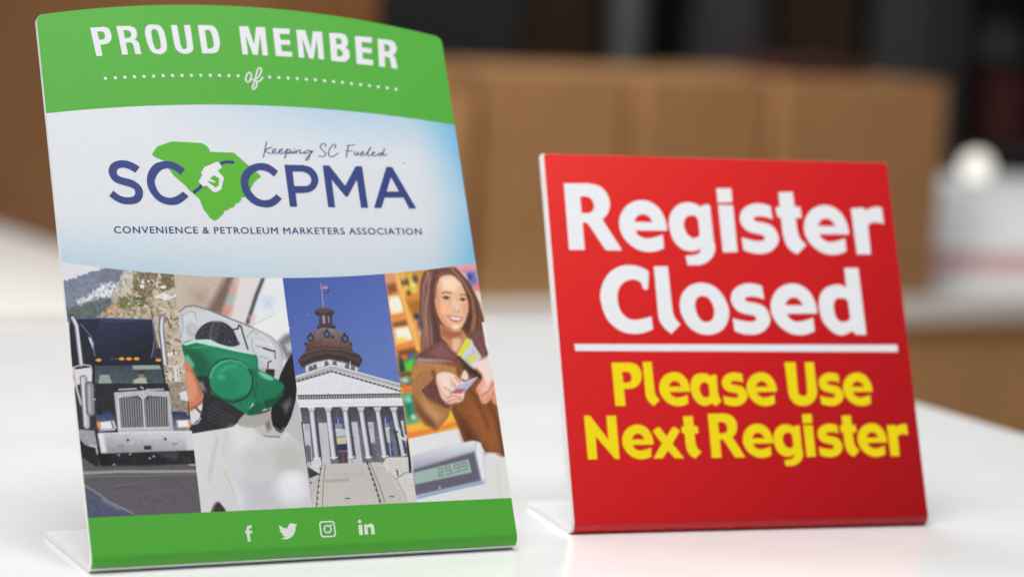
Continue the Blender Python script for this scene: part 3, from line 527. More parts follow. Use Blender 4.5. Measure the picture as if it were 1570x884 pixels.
RED_YELLOW_2 = [[[(10.23,62.57,1),(13.83,62.54,1),(22.68,49.9,1),(22.56,62.36,1),(28.3,62.38,1),(28.22,39.47,1),(25.33,39.51,1),(15.79,51.52,1),(15.77,39.44,1),(10.31,39.45,1)]],[[(47.7,46.7,1),(36.16,46.61,1),(37.1,45.02,0),(39.49,43.97,0),(42.53,44.34,0),(46.17,45.41,1),(46.15,40.48,1),(43.47,39.42,0),(39.91,38.99,0),(36.02,39.87,0),(32.57,42.43,0),(30.48,45.93,0),(30.15,49.19,0),(31.08,52.48,0),(33.54,55.55,0),(36.73,57.22,0),(39.8,57.67,0),(42.97,56.92,0),(45.74,54.7,0),(47.47,51.17,0),(47.97,47.88,0)],[(35.91,49.88,1),(37.24,51.7,0),(39.2,52.49,0),(41.26,51.84,0),(42.71,49.85,1)]],[[(47.72,53.75,1),(50.03,55.98,1),(51.95,56.14,1),(55.44,51.25,1),(58.84,55.89,1),(60.72,56.22,1),(63.36,53.94,1),(58.53,47.23,1),(64.36,39.3,1),(58.85,39.38,1),(55.4,43.46,1),(52.24,39.37,1),(46.66,39.45,1),(52.2,47.48,1)]],[[(65.6,61.7,1),(71.33,61.94,1),(71.47,56.54,1),(73.61,56.41,1),(73.78,52.39,1),(71.36,52.23,1),(71.56,47.33,1),(72.4,44.72,0),(74.41,42.49,1),(70.47,38.93,1),(67.99,40.38,0),(66.27,42.97,0),(65.61,46.05,1),(65.55,52.24,1),(64.21,52.58,1),(63.82,55.92,1),(65.52,56.42,1)]],[[(79.78,62.92,1),(88.88,63.18,1),(92.88,62.28,0),(95.51,59.52,0),(96.21,55.8,0),(95.11,52.5,0),(92.98,50.25,1),(99.17,39.38,1),(93.05,39.23,1),(87.33,48.65,1),(86.54,49,0),(85.57,48.85,1),(85.5,39.32,1),(79.62,39.29,1)],[(85.45,58.26,1),(87.5,58.37,1),(89.33,57.53,0),(90.15,55.21,0),(89.42,53.22,0),(87.92,52.49,1),(85.53,52.44,1)]],[[(115.94,46.49,1),(104.4,46.4,1),(105.34,44.81,0),(107.73,43.77,0),(110.77,44.13,0),(114.41,45.2,1),(114.39,40.27,1),(111.71,39.21,0),(108.15,38.78,0),(104.26,39.66,0),(100.81,42.22,0),(98.72,45.72,0),(98.39,48.98,0),(99.32,52.27,0),(101.78,55.34,0),(104.97,57.01,0),(108.04,57.47,0),(111.21,56.71,0),(113.98,54.49,0),(115.71,50.97,0),(116.21,47.67,0)],[(104.15,49.68,1),(105.48,51.49,0),(107.44,52.28,0),(109.5,51.63,0),(110.95,49.64,1)]],[[(131.78,56.5,1),(132.44,55.76,1),(132.52,43.48,1),(132.84,41.13,0),(132.27,38.78,0),(130.7,36.65,0),(128.31,34.98,0),(125.79,34.3,1),(121.63,34.25,1),(121.12,37.7,1),(124.22,38.09,0),(126.38,38.82,0),(127.27,40.35,1),(125.59,39.51,0),(123.11,39.25,0),(120.03,40.14,0),(117.37,42.79,0),(116.28,46.52,0),(116.09,49.57,0),(117,52.64,0),(118.83,55.02,0),(121.44,56.61,0),(124.19,57.07,0),(126.61,56.64,0),(128.71,55.57,1),(130.27,56.31,0)],[(124.92,52.19,0),(123.15,51.62,0),(121.97,49.67,0),(121.97,47.32,0),(122.99,45.22,0),(124.84,44.19,0),(126.6,44.57,1),(127.24,45.29,1),(127.17,50.82,1),(126.48,51.82,0)]],[[(134.3,56.24,1),(140.14,56.23,1),(140.1,39.2,1),(134.35,39.05,1)]],[[(134.31,62.3,1),(140.1,62.43,1),(140,57.25,1),(134.25,56.95,1)]],[[(154.55,56.16,1),(154.83,51.22,1),(152.45,51.9,0),(149.97,52.16,0),(148.06,51.89,0),(147.43,51.33,0),(148.29,50.57,0),(151,50.13,0),(153.9,49.19,0),(155.8,47.07,0),(156.41,44.23,0),(155.62,42.08,0),(153.63,40.04,0),(151.26,38.94,0),(148.97,38.56,0),(145.51,38.82,0),(142.27,39.89,1),(142.03,44.61,1),(144.57,43.94,0),(147.02,43.5,0),(149.38,43.41,0),(150.69,43.91,0),(150.89,44.62,0),(150.23,45.37,0),(148.27,45.77,0),(145.35,46.43,0),(143.38,47.83,0),(142.24,49.94,0),(142.14,51.84,0),(143.06,54.11,0),(144.99,55.81,0),(147.21,56.74,0),(149.76,57.09,0),(152.24,56.83,0)]],[[(157.44,61.35,1),(163.17,61.59,1),(163.31,56.19,1),(165.45,56.06,1),(165.62,52.04,1),(163.2,51.87,1),(163.4,46.98,1),(164.23,44.37,0),(166.25,42.14,1),(162.31,38.58,1),(159.83,40.03,0),(158.11,42.61,0),(157.45,45.7,1),(157.39,51.89,1),(156.04,52.23,1),(155.66,55.57,1),(157.36,56.07,1)]],[[(182.97,46.12,1),(171.43,46.02,1),(172.37,44.43,0),(174.76,43.39,0),(177.8,43.75,0),(181.44,44.82,1),(181.42,39.89,1),(178.74,38.83,0),(175.19,38.4,0),(171.29,39.29,0),(167.84,41.84,0),(165.75,45.34,0),(165.42,48.6,0),(166.35,51.89,0),(168.82,54.96,0),(172,56.63,0),(175.07,57.09,0),(178.24,56.33,0),(181.01,54.11,0),(182.74,50.59,0),(183.24,47.29,0)],[(171.18,49.3,1),(172.51,51.11,0),(174.47,51.9,0),(176.53,51.25,0),(177.98,49.26,1)]],[[(183.66,55.66,1),(188.61,56.12,1),(189.65,55.12,1),(191.71,56.05,0),(194.09,56.51,0),(196.14,56.26,1),(196.28,50.08,1),(194.37,50.41,0),(192.33,50.62,0),(189.89,49.73,1),(189.71,38.78,1),(184.04,38.71,1)]]]
PHOTOS = {
 'truck': [
  ('p',[-2.31,155.84,64.95,155.74,57.12,88.64,-8.74,90.28],(222,219,224),0.15,0,1,0),
  ('p',[-0.84,141.78,6.6,144.69,14.77,147.25,20.73,148.93,31.58,148.29,29.58,123.03,-2.69,123.09],(122,130,150),0.31,14,1.6,0),
  ('p',[20.73,148.93,31.58,148.29,29.32,140.84,21.42,141.63,15.72,142.41],(112,118,134),2.47,12,1.3,0),
  ('p',[5.37,132.52,11.36,135.05,16.75,139.81,21.38,141.26,28.01,142.19,25.9,136.03,21,134.22,17.64,133.14,14.91,134.65,11.77,132.09,7.29,130.3],(220,219,225),1.76,34,1.3,0),
  ('p',[-0.31,129.13,7.29,130.3,15.52,133.53,23.89,134.19,22.7,129.77,15.32,124.69,14.41,122.86,-0.95,122.7],(96,106,104),0.38,16,1.3,0),
  ('p',[30.45,148,55.66,146.31,54.93,88.7,32.42,89.26,26.41,123.81,14.2,124.34,17.78,127.61,22.85,131.24,22.27,134.58,26.41,140.86],(188,172,151),0.31,34,2,0),
  ('p',[20.08,128.91,25.48,132.11,26.41,123.81,15.64,124.32],(188,152,120),1.76,30,0.6,0),
  ('p',[30.06,147.7,35.87,147.38,33.77,141.56,27.8,133.42,26.02,137.14],(192,184,174),0.46,26,1.6,0),
  ('p',[35.11,147.15,46.44,146.58,44.68,140.74,41.65,133.29,37.42,134.82,33.45,138.57],(134,118,96),0.54,34,1.5,0),
  ('p',[48.23,146.12,54.86,145.78,54.51,139.54,47.86,136.22,46.89,140.72],(116,108,82),0.46,30,1.3,0),
  ('p',[26.06,134.17,31.43,133.38,32.85,129.66,28.29,127.86,25.95,129.73],(112,114,66),1.41,30,1.2,0),
  ('p',[33.37,134.48,39.21,134.43,39.85,130.33,35.72,129.26,33.37,131.14],(92,104,62),1.41,30,1.2,0),
  ('p',[29.13,128.96,39.77,129.58,47.27,131,45.78,124.31,29.7,124.14],(172,154,130),0.46,40,1.5,0),
  ('p',[38.31,142.87,40.73,143.61,39.25,138.16,36.99,138.92],(228,224,222),0.23,20,0.4,0),
  ('p',[43.97,134.39,48.98,136.36,52.44,134.31,55.26,136.31,54.88,134.29,50.03,132.61,46.68,132.34],(228,224,222),0.23,20,0.4,0),
  ('p',[47.52,139.82,50.51,140.1,49.71,138.3,47.37,138.47],(228,224,222),0.23,20,0.4,0),
  ('p',[47.01,105.93,52.24,106.79,51.73,105.54,47.21,104.45],(228,224,222),0.23,20,0.4,0),
  ('p',[40.44,142.26,42.72,143,41.97,141.5],(228,224,222),0.23,20,0.4,0),
  ('p',[47.64,130.99,54.72,131.67,55.48,109.32,47.61,107.98],(190,175,156),1.41,30,1.8,0),
  ('l',[52.23,122.74,54.89,123.45],0.61,(92,78,70),0.38),
  ('l',[51.86,113.09,54.59,111.19],0.61,(92,78,70),0.38),
  ('l',[48.15,125.77,50.25,118.31],0.61,(92,78,70),0.38),
  ('l',[40.99,127.34,42.12,124.35],0.61,(92,78,70),0.38),
  ('l',[43.61,142.99,45.69,142.53],0.41,(112,94,74),0.23),
  ('l',[53.24,124.51,55.25,123.97],0.37,(96,82,66),0.23),
  ('l',[49.96,131.34,50.98,129.31],0.46,(128,108,84),0.23),
  ('l',[53.29,141.13,54.27,140.67],0.68,(128,108,84),0.23),
  ('l',[44.56,98.48,45.91,96.9],0.53,(96,82,66),0.23),
  ('l',[50.48,108.08,50.36,105.79],0.69,(96,82,66),0.23),
  ('l',[41.24,140.83,41.85,139.11],0.69,(128,108,84),0.23),
  ('l',[30.38,143.22,30.55,140.76],0.34,(112,94,74),0.23),
  ('l',[34.72,138.19,36.27,136.99],0.64,(112,94,74),0.23),
  ('l',[29.11,133.48,29.81,133.25],0.35,(96,82,66),0.23),
  ('l',[51.44,128.79,51.25,126.48],0.45,(128,108,84),0.23),
  ('l',[51.05,124.69,51.12,122.75],0.35,(96,82,66),0.23),
  ('l',[35.09,132.16,36.09,131.33],0.61,(96,82,66),0.23),
  ('l',[29.64,125.55,30.06,124.73],0.55,(128,108,84),0.23),
  ('l',[48.23,145.44,50.02,144.91],0.68,(128,108,84),0.23),
  ('l',[42.21,129.78,42.62,128.88],0.38,(128,108,84),0.23),
  ('l',[50.8,131.63,51,130.73],0.62,(96,82,66),0.23),
  ('l',[45.4,139.23,46.41,137.73],0.41,(128,108,84),0.23),
  ('l',[46.18,140.95,47.12,140.12],0.63,(128,108,84),0.23),
  ('l',[45.06,92.6,46.95,91.9],0.39,(96,82,66),0.23),
  ('l',[35.8,134.01,37.27,133.4],0.38,(96,82,66),0.23),
  ('l',[25.15,131.07,25.4,129.29],0.62,(128,108,84),0.23),
  ('l',[48.07,111.45,49.01,110.03],0.69,(96,82,66),0.23),
  ('l',[47.96,109.16,48.66,108.19],0.44,(112,94,74),0.23),
  ('l',[47.75,98.26,47.64,97.31],0.4,(112,94,74),0.23),
  ('l',[50.4,107.42,50.28,105.06],0.65,(96,82,66),0.23),
  ('l',[40.24,143.76,40.2,142.79],0.36,(96,82,66),0.23),
  ('l',[32.11,135.61,33.22,133.81],0.37,(128,108,84),0.23),
  ('l',[50.41,101.07,50.47,100.33],0.55,(128,108,84),0.23),
  ('l',[49.92,146.64,50.77,146.33],0.35,(112,94,74),0.23),
  ('l',[38.23,144.89,38.65,143.32],0.49,(112,94,74),0.23),
  ('l',[29.79,126.95,30.41,125.31],0.45,(112,94,74),0.23),
  ('l',[55.42,122.25,56.05,121.94],0.58,(112,94,74),0.23),
  ('l',[41.4,144.28,42.49,142.85],0.51,(96,82,66),0.23),
  ('l',[46.9,111.47,47.74,110.42],0.5,(96,82,66),0.23),
  ('l',[35.83,145.73,36.79,145.12],0.53,(128,108,84),0.23),
  ('l',[18.96,128.55,18.78,126.78],0.64,(112,94,74),0.23),
  ('l',[36.94,139.74,37.17,137.87],0.65,(128,108,84),0.23),
  ('l',[40.95,140.91,41.24,140.24],0.36,(128,108,84),0.23),
  ('l',[51.66,139.79,51.8,137.84],0.63,(128,108,84),0.23),
  ('l',[55.68,143.22,56.96,142.08],0.62,(112,94,74),0.23),
  ('l',[54.38,110.01,55.53,108.51],0.67,(128,108,84),0.23),
  ('l',[31.55,124.41,32.53,123.44],0.34,(96,82,66),0.23),
  ('l',[46.33,92.2,47.43,90.93],0.53,(96,82,66),0.23),
  ('l',[45.31,137.81,46.83,136.23],0.37,(128,108,84),0.23),
  ('l',[43.01,95.06,43.75,93.88],0.58,(112,94,74),0.23),
  ('l',[50.57,98.57,51.61,96.78],0.56,(128,108,84),0.23),
  ('l',[52.22,96.4,53.16,95.64],0.62,(112,94,74),0.23),
  ('l',[24.23,126.5,25.76,125.22],0.36,(96,82,66),0.23),
  ('l',[48.05,115.15,49.2,113.58],0.64,(128,108,84),0.23),
  ('l',[44.54,97.01,46.72,96.3],0.65,(96,82,66),0.23),
  ('l',[51.5,98.4,52.39,97.87],0.41,(112,94,74),0.23),
  ('l',[49.97,139.95,51.82,138.66],0.32,(128,108,84),0.23),
  ('l',[18.11,128.04,19.07,126.85],0.39,(96,82,66),0.23),
  ('l',[45.4,118.97,46.59,118.43],0.65,(112,94,74),0.23),
  ('l',[44.85,140.28,44.89,137.96],0.34,(96,82,66),0.23),
  ('l',[47.22,129.88,47.83,128.16],0.62,(128,108,84),0.23),
  ('l',[39.1,143.39,40.58,142.18],0.59,(96,82,66),0.23),
  ('l',[44.34,139.69,44.31,138.72],0.43,(96,82,66),0.23),
  ('l',[30.21,136.22,31.41,134.57],0.58,(112,94,74),0.23),
  ('l',[31.98,131.74,33.48,130.17],0.32,(96,82,66),0.23),
  ('l',[53.59,121.16,53.72,120.34],0.5,(112,94,74),0.23),
  ('l',[54.38,140.29,54.86,138.64],0.56,(128,108,84),0.23),
  ('l',[46.61,104.39,47.03,103.5],0.46,(112,94,74),0.23),
  ('l',[39.8,137.11,41.66,136.05],0.45,(128,108,84),0.23),
  ('l',[48.27,93.18,49.45,91.98],0.53,(96,82,66),0.23),
  ('l',[45.45,145,46.98,144.17],0.35,(96,82,66),0.23),
  ('l',[42.69,135.44,42.86,134.32],0.62,(96,82,66),0.23),
  ('l',[55.86,140.28,57.3,139.22],0.37,(128,108,84),0.23),
  ('l',[46.53,111.4,47.8,111.01],0.4,(112,94,74),0.23),
  ('l',[38.91,145.71,39.84,144.81],0.44,(96,82,66),0.23),
  ('l',[50.42,97.98,51.65,96.48],0.49,(112,94,74),0.23),
  ('l',[47.68,123.54,47.82,121.53],0.46,(128,108,84),0.23),
  ('l',[46.55,123.93,48.56,122.86],0.58,(128,108,84),0.23),
  ('l',[49.85,121.28,50.84,120.3],0.68,(112,94,74),0.23),
  ('l',[27.5,125.94,27.62,124.31],0.37,(112,94,74),0.23),
  ('l',[38.36,143.4,39.79,143.01],0.46,(96,82,66),0.23),
  ('l',[45.89,133.1,47.46,132.71],0.66,(112,94,74),0.23),
  ('l',[26.73,124.84,27.83,124.24],0.35,(112,94,74),0.23),
  ('l',[51.25,102.01,51.14,100.39],0.52,(112,94,74),0.23),
  ('l',[47.37,111.09,47.96,110.49],0.57,(112,94,74),0.23),
  ('l',[42.67,146.52,43.53,146.29],0.37,(112,94,74),0.23),
  ('l',[37.19,136.01,37.88,134.96],0.65,(128,108,84),0.23),
  ('l',[41.76,124.36,41.64,123.32],0.47,(96,82,66),0.23),
  ('l',[32.8,127.88,33.51,125.72],0.37,(96,82,66),0.23),
  ('l',[50.84,124.77,50.75,123.35],0.38,(128,108,84),0.23),
  ('l',[44.78,127.15,44.96,125.51],0.6,(96,82,66),0.23),
  ('l',[43.67,100.33,45.49,99.63],0.56,(128,108,84),0.23),
  ('l',[50.72,121.12,50.71,119.12],0.43,(128,108,84),0.23),
  ('l',[44.47,95.1,45.4,94.28],0.48,(96,82,66),0.23),
  ('l',[51.71,93.84,53.63,93.94],0.43,(206,190,168),0.31),
  ('l',[55.97,134.13,56.86,133.52],0.68,(226,218,206),0.31),
  ('l',[47.16,120.21,47.63,119.83],0.69,(226,218,206),0.31),
  ('l',[43.8,97.61,45.07,97.22],0.55,(216,204,186),0.31),
  ('l',[34.56,125.34,35.15,125.4],0.5,(226,218,206),0.31),
  ('l',[20.71,127.35,21.26,127.05],0.6,(226,218,206),0.31),
  ('l',[35.2,132.53,36.7,132.22],0.46,(216,204,186),0.31),
  ('l',[47.44,91.08,48.78,90.02],0.59,(206,190,168),0.31),
  ('l',[32.8,135.97,33.6,135.3],0.73,(206,190,168),0.31),
  ('l',[38.86,143.24,39.56,142.94],0.46,(206,190,168),0.31),
  ('l',[34.33,127.27,35.3,126.07],0.49,(216,204,186),0.31),
  ('l',[35.63,135.13,37.08,134.37],0.49,(206,190,168),0.31),
  ('l',[52.16,97.13,52.94,96.9],0.5,(206,190,168),0.31),
  ('l',[30.73,145.16,31.72,144.85],0.7,(226,218,206),0.31),
  ('l',[44,91.6,44.82,91.8],0.39,(206,190,168),0.31),
  ('l',[49.5,99.47,50.78,98.49],0.56,(206,190,168),0.31),
  ('l',[34.34,132.02,35.47,132.3],0.62,(226,218,206),0.31),
  ('l',[43.27,99.31,44.74,98.77],0.51,(216,204,186),0.31),
  ('l',[29.52,137.26,30.94,137.63],0.73,(206,190,168),0.31),
  ('l',[50.58,100.63,51.46,100.02],0.58,(216,204,186),0.31),
  ('l',[30.68,142.62,32.37,142.76],0.42,(206,190,168),0.31),
  ('l',[35.17,130.97,36.11,130.89],0.59,(226,218,206),0.31),
  ('l',[45.97,94.19,46.44,93.81],0.6,(226,218,206),0.31),
  ('l',[45.41,104.12,46.57,104.02],0.41,(216,204,186),0.31),
  ('l',[52.92,110.18,54.76,110.15],0.45,(206,190,168),0.31),
  ('l',[53.79,124.13,54.69,124.27],0.4,(206,190,168),0.31),
  ('l',[29.61,124.66,30.4,124.5],0.48,(216,204,186),0.31),
  ('l',[43.94,107.24,45.35,107.44],0.43,(216,204,186),0.31),
  ('l',[50.07,91.68,50.86,90.92],0.76,(206,190,168),0.31),
  ('l',[56.09,138.4,56.38,137.73],0.76,(226,218,206),0.31),
  ('l',[35.09,146.33,35.87,146.03],0.62,(206,190,168),0.31),
  ('l',[53.46,143.91,53.84,142.7],0.53,(216,204,186),0.31),
  ('l',[35.41,136.47,36.08,136.62],0.43,(206,190,168),0.31),
  ('l',[22.55,126.96,22.84,126.37],0.46,(206,190,168),0.31),
  ('l',[52.15,91.33,53.24,91.23],0.75,(206,190,168),0.31),
  ('l',[38.66,129.45,39.84,129.51],0.53,(226,218,206),0.31),
  ('l',[46.82,129.58,47.67,128.01],0.51,(216,204,186),0.31),
  ('l',[40.21,128.24,40.89,127.79],0.56,(226,218,206),0.31),
  ('l',[32.24,128.77,33.52,128.46],0.76,(206,190,168),0.31),
  ('l',[47.89,99.51,49.69,99.25],0.49,(216,204,186),0.31),
  ('l',[41.67,134.18,42.09,132.69],0.48,(206,190,168),0.31),
  ('l',[54.38,120.92,55.57,120.39],0.72,(226,218,206),0.31),
  ('l',[43.21,142.77,44.77,142.23],0.68,(216,204,186),0.31),
  ('l',[26.56,125.29,27.29,125.28],0.58,(216,204,186),0.31),
  ('l',[45.04,126.18,46.27,126.01],0.54,(206,190,168),0.31),
  ('l',[50.6,107.86,51.87,108.05],0.51,(216,204,186),0.31),
  ('l',[30.42,130.8,31.69,131.08],0.74,(226,218,206),0.31),
  ('l',[34.72,126.15,35.69,125.03],0.47,(206,190,168),0.31),
  ('l',[45.46,139.83,45.88,138.93],0.57,(206,190,168),0.31),
  ('l',[29.68,136.07,30.36,134.95],0.42,(216,204,186),0.31),
  ('l',[48.21,124.95,49.8,124.11],0.56,(216,204,186),0.31),
  ('l',[46,142,47.48,141.39],0.76,(216,204,186),0.31),
  ('l',[50.64,128.2,51.23,126.92],0.42,(226,218,206),0.31),
  ('l',[25.2,124.71,26.6,124.92],0.39,(226,218,206),0.31),
  ('l',[38.86,130.63,39.22,129.22],0.59,(216,204,186),0.31),
  ('l',[39.82,127.35,40.82,126.52],0.52,(226,218,206),0.31),
  ('l',[49.57,98.22,50.09,97.62],0.41,(206,190,168),0.31),
  ('l',[49.05,110.99,50.51,110.3],0.45,(216,204,186),0.31),
  ('l',[55.44,139.84,55.84,138.86],0.46,(216,204,186),0.31),
  ('l',[46.94,128.09,48.7,128],0.64,(226,218,206),0.31),
  ('l',[19.59,124.27,20.36,124.04],0.48,(206,190,168),0.31),
  ('l',[46.82,134.88,47.61,134.73],0.45,(206,190,168),0.31),
  ('l',[45.52,134.45,46.45,133.54],0.45,(226,218,206),0.31),
  ('l',[36.48,143.56,37.43,142.2],0.57,(226,218,206),0.31),
  ('l',[52.39,138.43,53.41,138.27],0.44,(206,190,168),0.31),
  ('l',[50.37,121.35,51.56,120.74],0.7,(216,204,186),0.31),
  ('l',[53.83,112.98,54.99,112.15],0.49,(206,190,168),0.31),
  ('l',[52.79,99.4,53.36,98.65],0.39,(226,218,206),0.31),
  ('l',[33.82,125.87,34.76,125.85],0.46,(206,190,168),0.31),
  ('l',[45.35,128.33,47.12,128.39],0.57,(226,218,206),0.31),
  ('l',[31.55,133.83,31.75,133.01],0.34,(96,104,58),0.23),
  ('l',[34.03,131.2,34.79,130.75],0.34,(78,86,52),0.23),
  ('l',[33.03,130.03,32.26,129.66],0.43,(96,104,58),0.23),
  ('l',[32.37,131.29,32.84,130.92],0.37,(96,104,58),0.23),
  ('l',[32.51,132.63,33.22,131.81],0.36,(78,86,52),0.23),
  ('l',[36.15,129.92,35.87,129.33],0.39,(120,124,70),0.23),
  ('l',[35.6,130.15,36.44,129.84],0.54,(96,104,58),0.23),
  ('l',[39.21,133.09,40.19,132.71],0.35,(96,104,58),0.23),
  ('l',[35.08,133.42,35.07,132.68],0.57,(78,86,52),0.23),
  ('l',[31.78,131.89,31.51,130.78],0.44,(120,124,70),0.23),
  ('l',[33.3,131.81,33.47,131.36],0.36,(78,86,52),0.23),
  ('l',[26.07,130.84,26.97,130.46],0.37,(78,86,52),0.23),
  ('l',[35.82,132.9,36.61,132.74],0.54,(120,124,70),0.23),
  ('l',[29.03,134.07,28.06,133.86],0.46,(78,86,52),0.23),
  ('l',[30.22,134.29,30.63,133.39],0.53,(120,124,70),0.23),
  ('l',[27.97,131.64,27.44,131.42],0.31,(96,104,58),0.23),
  ('l',[34.43,132.17,33.91,131.43],0.51,(120,124,70),0.23),
  ('l',[29.53,131.25,30.18,131.24],0.52,(96,104,58),0.23),
  ('l',[26.39,133.13,25.72,132.32],0.42,(96,104,58),0.23),
  ('l',[36.76,132.81,36.2,132.3],0.51,(120,124,70),0.23),
  ('l',[34.47,132.54,34.73,132.24],0.37,(96,104,58),0.23),
  ('l',[31.9,134.34,32.33,133.67],0.47,(78,86,52),0.23),
  ('l',[29.64,134.37,29.85,133.55],0.38,(120,124,70),0.23),
  ('l',[33.77,133.44,33.18,132.77],0.51,(78,86,52),0.23),
  ('l',[28.94,131.85,28.47,130.89],0.36,(120,124,70),0.23),
  ('l',[32.99,134.34,32.16,134.05],0.5,(120,124,70),0.23),
  ('l',[40.02,143.09,40.39,142.48],0.51,(150,134,110),0.23),
  ('l',[35.15,140.8,35.52,140.2],0.66,(122,116,84),0.23),
  ('l',[34.53,146.48,34.77,146.03],0.5,(122,116,84),0.23),
  ('l',[44.91,146.13,45.21,145.46],0.49,(150,134,110),0.23),
  ('l',[42.44,137.16,43.17,136.41],0.46,(98,84,66),0.23),
  ('l',[34.77,138.64,35.24,138.26],0.46,(84,76,60),0.23),
  ('l',[41.64,145.77,41.97,144.8],0.68,(98,84,66),0.23),
  ('l',[39.65,142.41,39.97,141.96],0.56,(150,134,110),0.23),
  ('l',[40.41,142.04,41.06,141.21],0.32,(150,134,110),0.23),
  ('l',[39.14,139.13,39.44,137.86],0.39,(98,84,66),0.23),
  ('l',[40.98,137.85,41.01,136.8],0.38,(150,134,110),0.23),
  ('l',[40.5,138.82,40.44,138.3],0.46,(122,116,84),0.23),
  ('l',[36.33,145.58,37.15,145.05],0.4,(122,116,84),0.23),
  ('l',[40.49,142.71,40.81,142.33],0.59,(122,116,84),0.23),
  ('l',[37.64,138.1,38.17,137.64],0.39,(84,76,60),0.23),
  ('l',[43.32,146.37,44.16,145.31],0.54,(122,116,84),0.23),
  ('l',[39.48,142.19,39.98,141.44],0.38,(122,116,84),0.23),
  ('l',[34.27,140.06,34.68,139.83],0.52,(98,84,66),0.23),
  ('l',[45.68,145.08,45.96,143.65],0.35,(84,76,60),0.23),
  ('l',[45.1,143.21,45.23,141.71],0.47,(84,76,60),0.23),
  ('l',[35.27,138.56,35.68,137.59],0.55,(98,84,66),0.23),
  ('l',[37.32,146.54,37.3,145.72],0.45,(98,84,66),0.23),
  ('l',[37.52,145.72,37.59,145.05],0.39,(150,134,110),0.23),
  ('l',[35.87,136.02,36.4,135.5],0.39,(84,76,60),0.23),
  ('l',[40.41,141.96,40.78,141.36],0.63,(84,76,60),0.23),
  ('l',[42.05,136.94,42.75,136.64],0.39,(84,76,60),0.23),
  ('l',[38.08,144.14,39.04,143.54],0.61,(122,116,84),0.23),
  ('l',[39.25,146.09,39.31,145.34],0.42,(84,76,60),0.23),
  ('l',[39.34,144.29,39.74,143.91],0.47,(122,116,84),0.23),
  ('l',[41.65,137.24,41.86,136.57],0.59,(98,84,66),0.23),
  ('l',[33.51,136.41,33.97,135.96],0.43,(98,84,66),0.23),
  ('l',[42.7,139.48,43.96,138.87],0.52,(98,84,66),0.23),
  ('l',[39.02,137.41,39.8,136.44],0.49,(98,84,66),0.23),
  ('l',[43.02,142.32,43.15,141.57],0.63,(84,76,60),0.23),
  ('l',[43.74,142.24,44.34,141.64],0.31,(150,134,110),0.23),
  ('l',[39.33,140.85,39.91,140.09],0.58,(84,76,60),0.23),
  ('l',[36.35,140.42,36.58,139.82],0.59,(150,134,110),0.23),
  ('l',[37.52,142.43,38.16,142.2],0.43,(98,84,66),0.23),
  ('l',[45.79,146.05,46.12,145.68],0.6,(122,116,84),0.23),
  ('l',[37.8,140.93,38.65,140.63],0.47,(98,84,66),0.23),
  ('l',[3.09,136.08,2.94,135.34],0.25,(100,108,128),0.23),
  ('l',[19.3,143.58,19.48,142.46],0.24,(92,100,118),0.23),
  ('l',[24.99,136.34,25.03,135.37],0.46,(134,142,160),0.23),
  ('l',[21.54,136.59,21.68,135.92],0.35,(100,108,128),0.23),
  ('l',[6.27,137.89,6.44,136.71],0.33,(92,100,118),0.23),
  ('l',[11.77,139.03,11.57,137.78],0.3,(92,100,118),0.23),
  ('l',[8.43,141.5,8.6,140.31],0.33,(134,142,160),0.23),
  ('l',[6.58,134.57,6.5,133.76],0.31,(100,108,128),0.23),
  ('l',[8.96,143.2,8.56,142.09],0.37,(134,142,160),0.23),
  ('l',[27.4,138.55,26.98,137.29],0.37,(100,108,128),0.23),
  ('l',[17.21,140.1,16.81,139.07],0.34,(92,100,118),0.23),
  ('l',[23.69,141.25,23.3,140.28],0.4,(92,100,118),0.23),
  ('l',[5.35,135.84,5.37,134.66],0.25,(134,142,160),0.23),
  ('l',[22.31,139.77,22.47,138.58],0.39,(92,100,118),0.23),
  ('l',[26,141.08,25.44,139.9],0.37,(100,108,128),0.23),
  ('l',[12.89,138.06,12.99,136.95],0.42,(92,100,118),0.23),
  ('l',[3.25,140.57,3.37,139.61],0.44,(92,100,118),0.23),
  ('l',[9.37,140.9,9.2,139.87],0.34,(92,100,118),0.23),
  ('l',[13.88,141.39,13.96,140.79],0.43,(100,108,128),0.23),
  ('l',[10.46,143.85,10.68,143.19],0.25,(134,142,160),0.23),
  ('l',[16.77,141.44,16.58,140.33],0.24,(92,100,118),0.23),
  ('l',[6.13,133.62,6.27,132.88],0.29,(134,142,160),0.23),
  ('l',[16.86,142.33,16.82,141.22],0.24,(134,142,160),0.23),
  ('l',[23.38,134.2,23.12,133.09],0.45,(134,142,160),0.23),
  ('l',[12.1,140.14,12.47,138.88],0.41,(134,142,160),0.23),
  ('l',[21.22,139.78,20.81,138.6],0.39,(134,142,160),0.23),
  ('l',[1.75,141.25,1.73,140.36],0.38,(134,142,160),0.23),
  ('l',[20.57,134.22,20.33,133.34],0.35,(92,100,118),0.23),
  ('l',[27.1,139.81,26.95,139.07],0.27,(134,142,160),0.23),
  ('l',[25.57,143.84,25.39,142.87],0.28,(92,100,118),0.23),
  ('l',[24.2,133.67,23.95,132.71],0.42,(134,142,160),0.23),
  ('l',[25.46,142.13,25.04,140.94],0.46,(92,100,118),0.23),
  ('l',[11.55,141.77,11.4,141.03],0.4,(92,100,118),0.23),
  ('l',[10.07,135.72,10.16,134.54],0.39,(92,100,118),0.23),
  ('l',[10.82,138.15,10.7,137.05],0.35,(134,142,160),0.23),
  ('l',[28.12,140.47,27.99,139.28],0.4,(100,108,128),0.23),
  ('l',[20.39,135.34,20.24,134.6],0.4,(92,100,118),0.23),
  ('l',[6.4,134.94,6.47,134.21],0.44,(100,108,128),0.23),
  ('l',[28.27,142.63,28.14,141.37],0.38,(92,100,118),0.23),
  ('l',[11.44,135.12,10.97,134.02],0.36,(134,142,160),0.23),
  ('l',[9.16,140.23,8.95,139.57],0.44,(100,108,128),0.23),
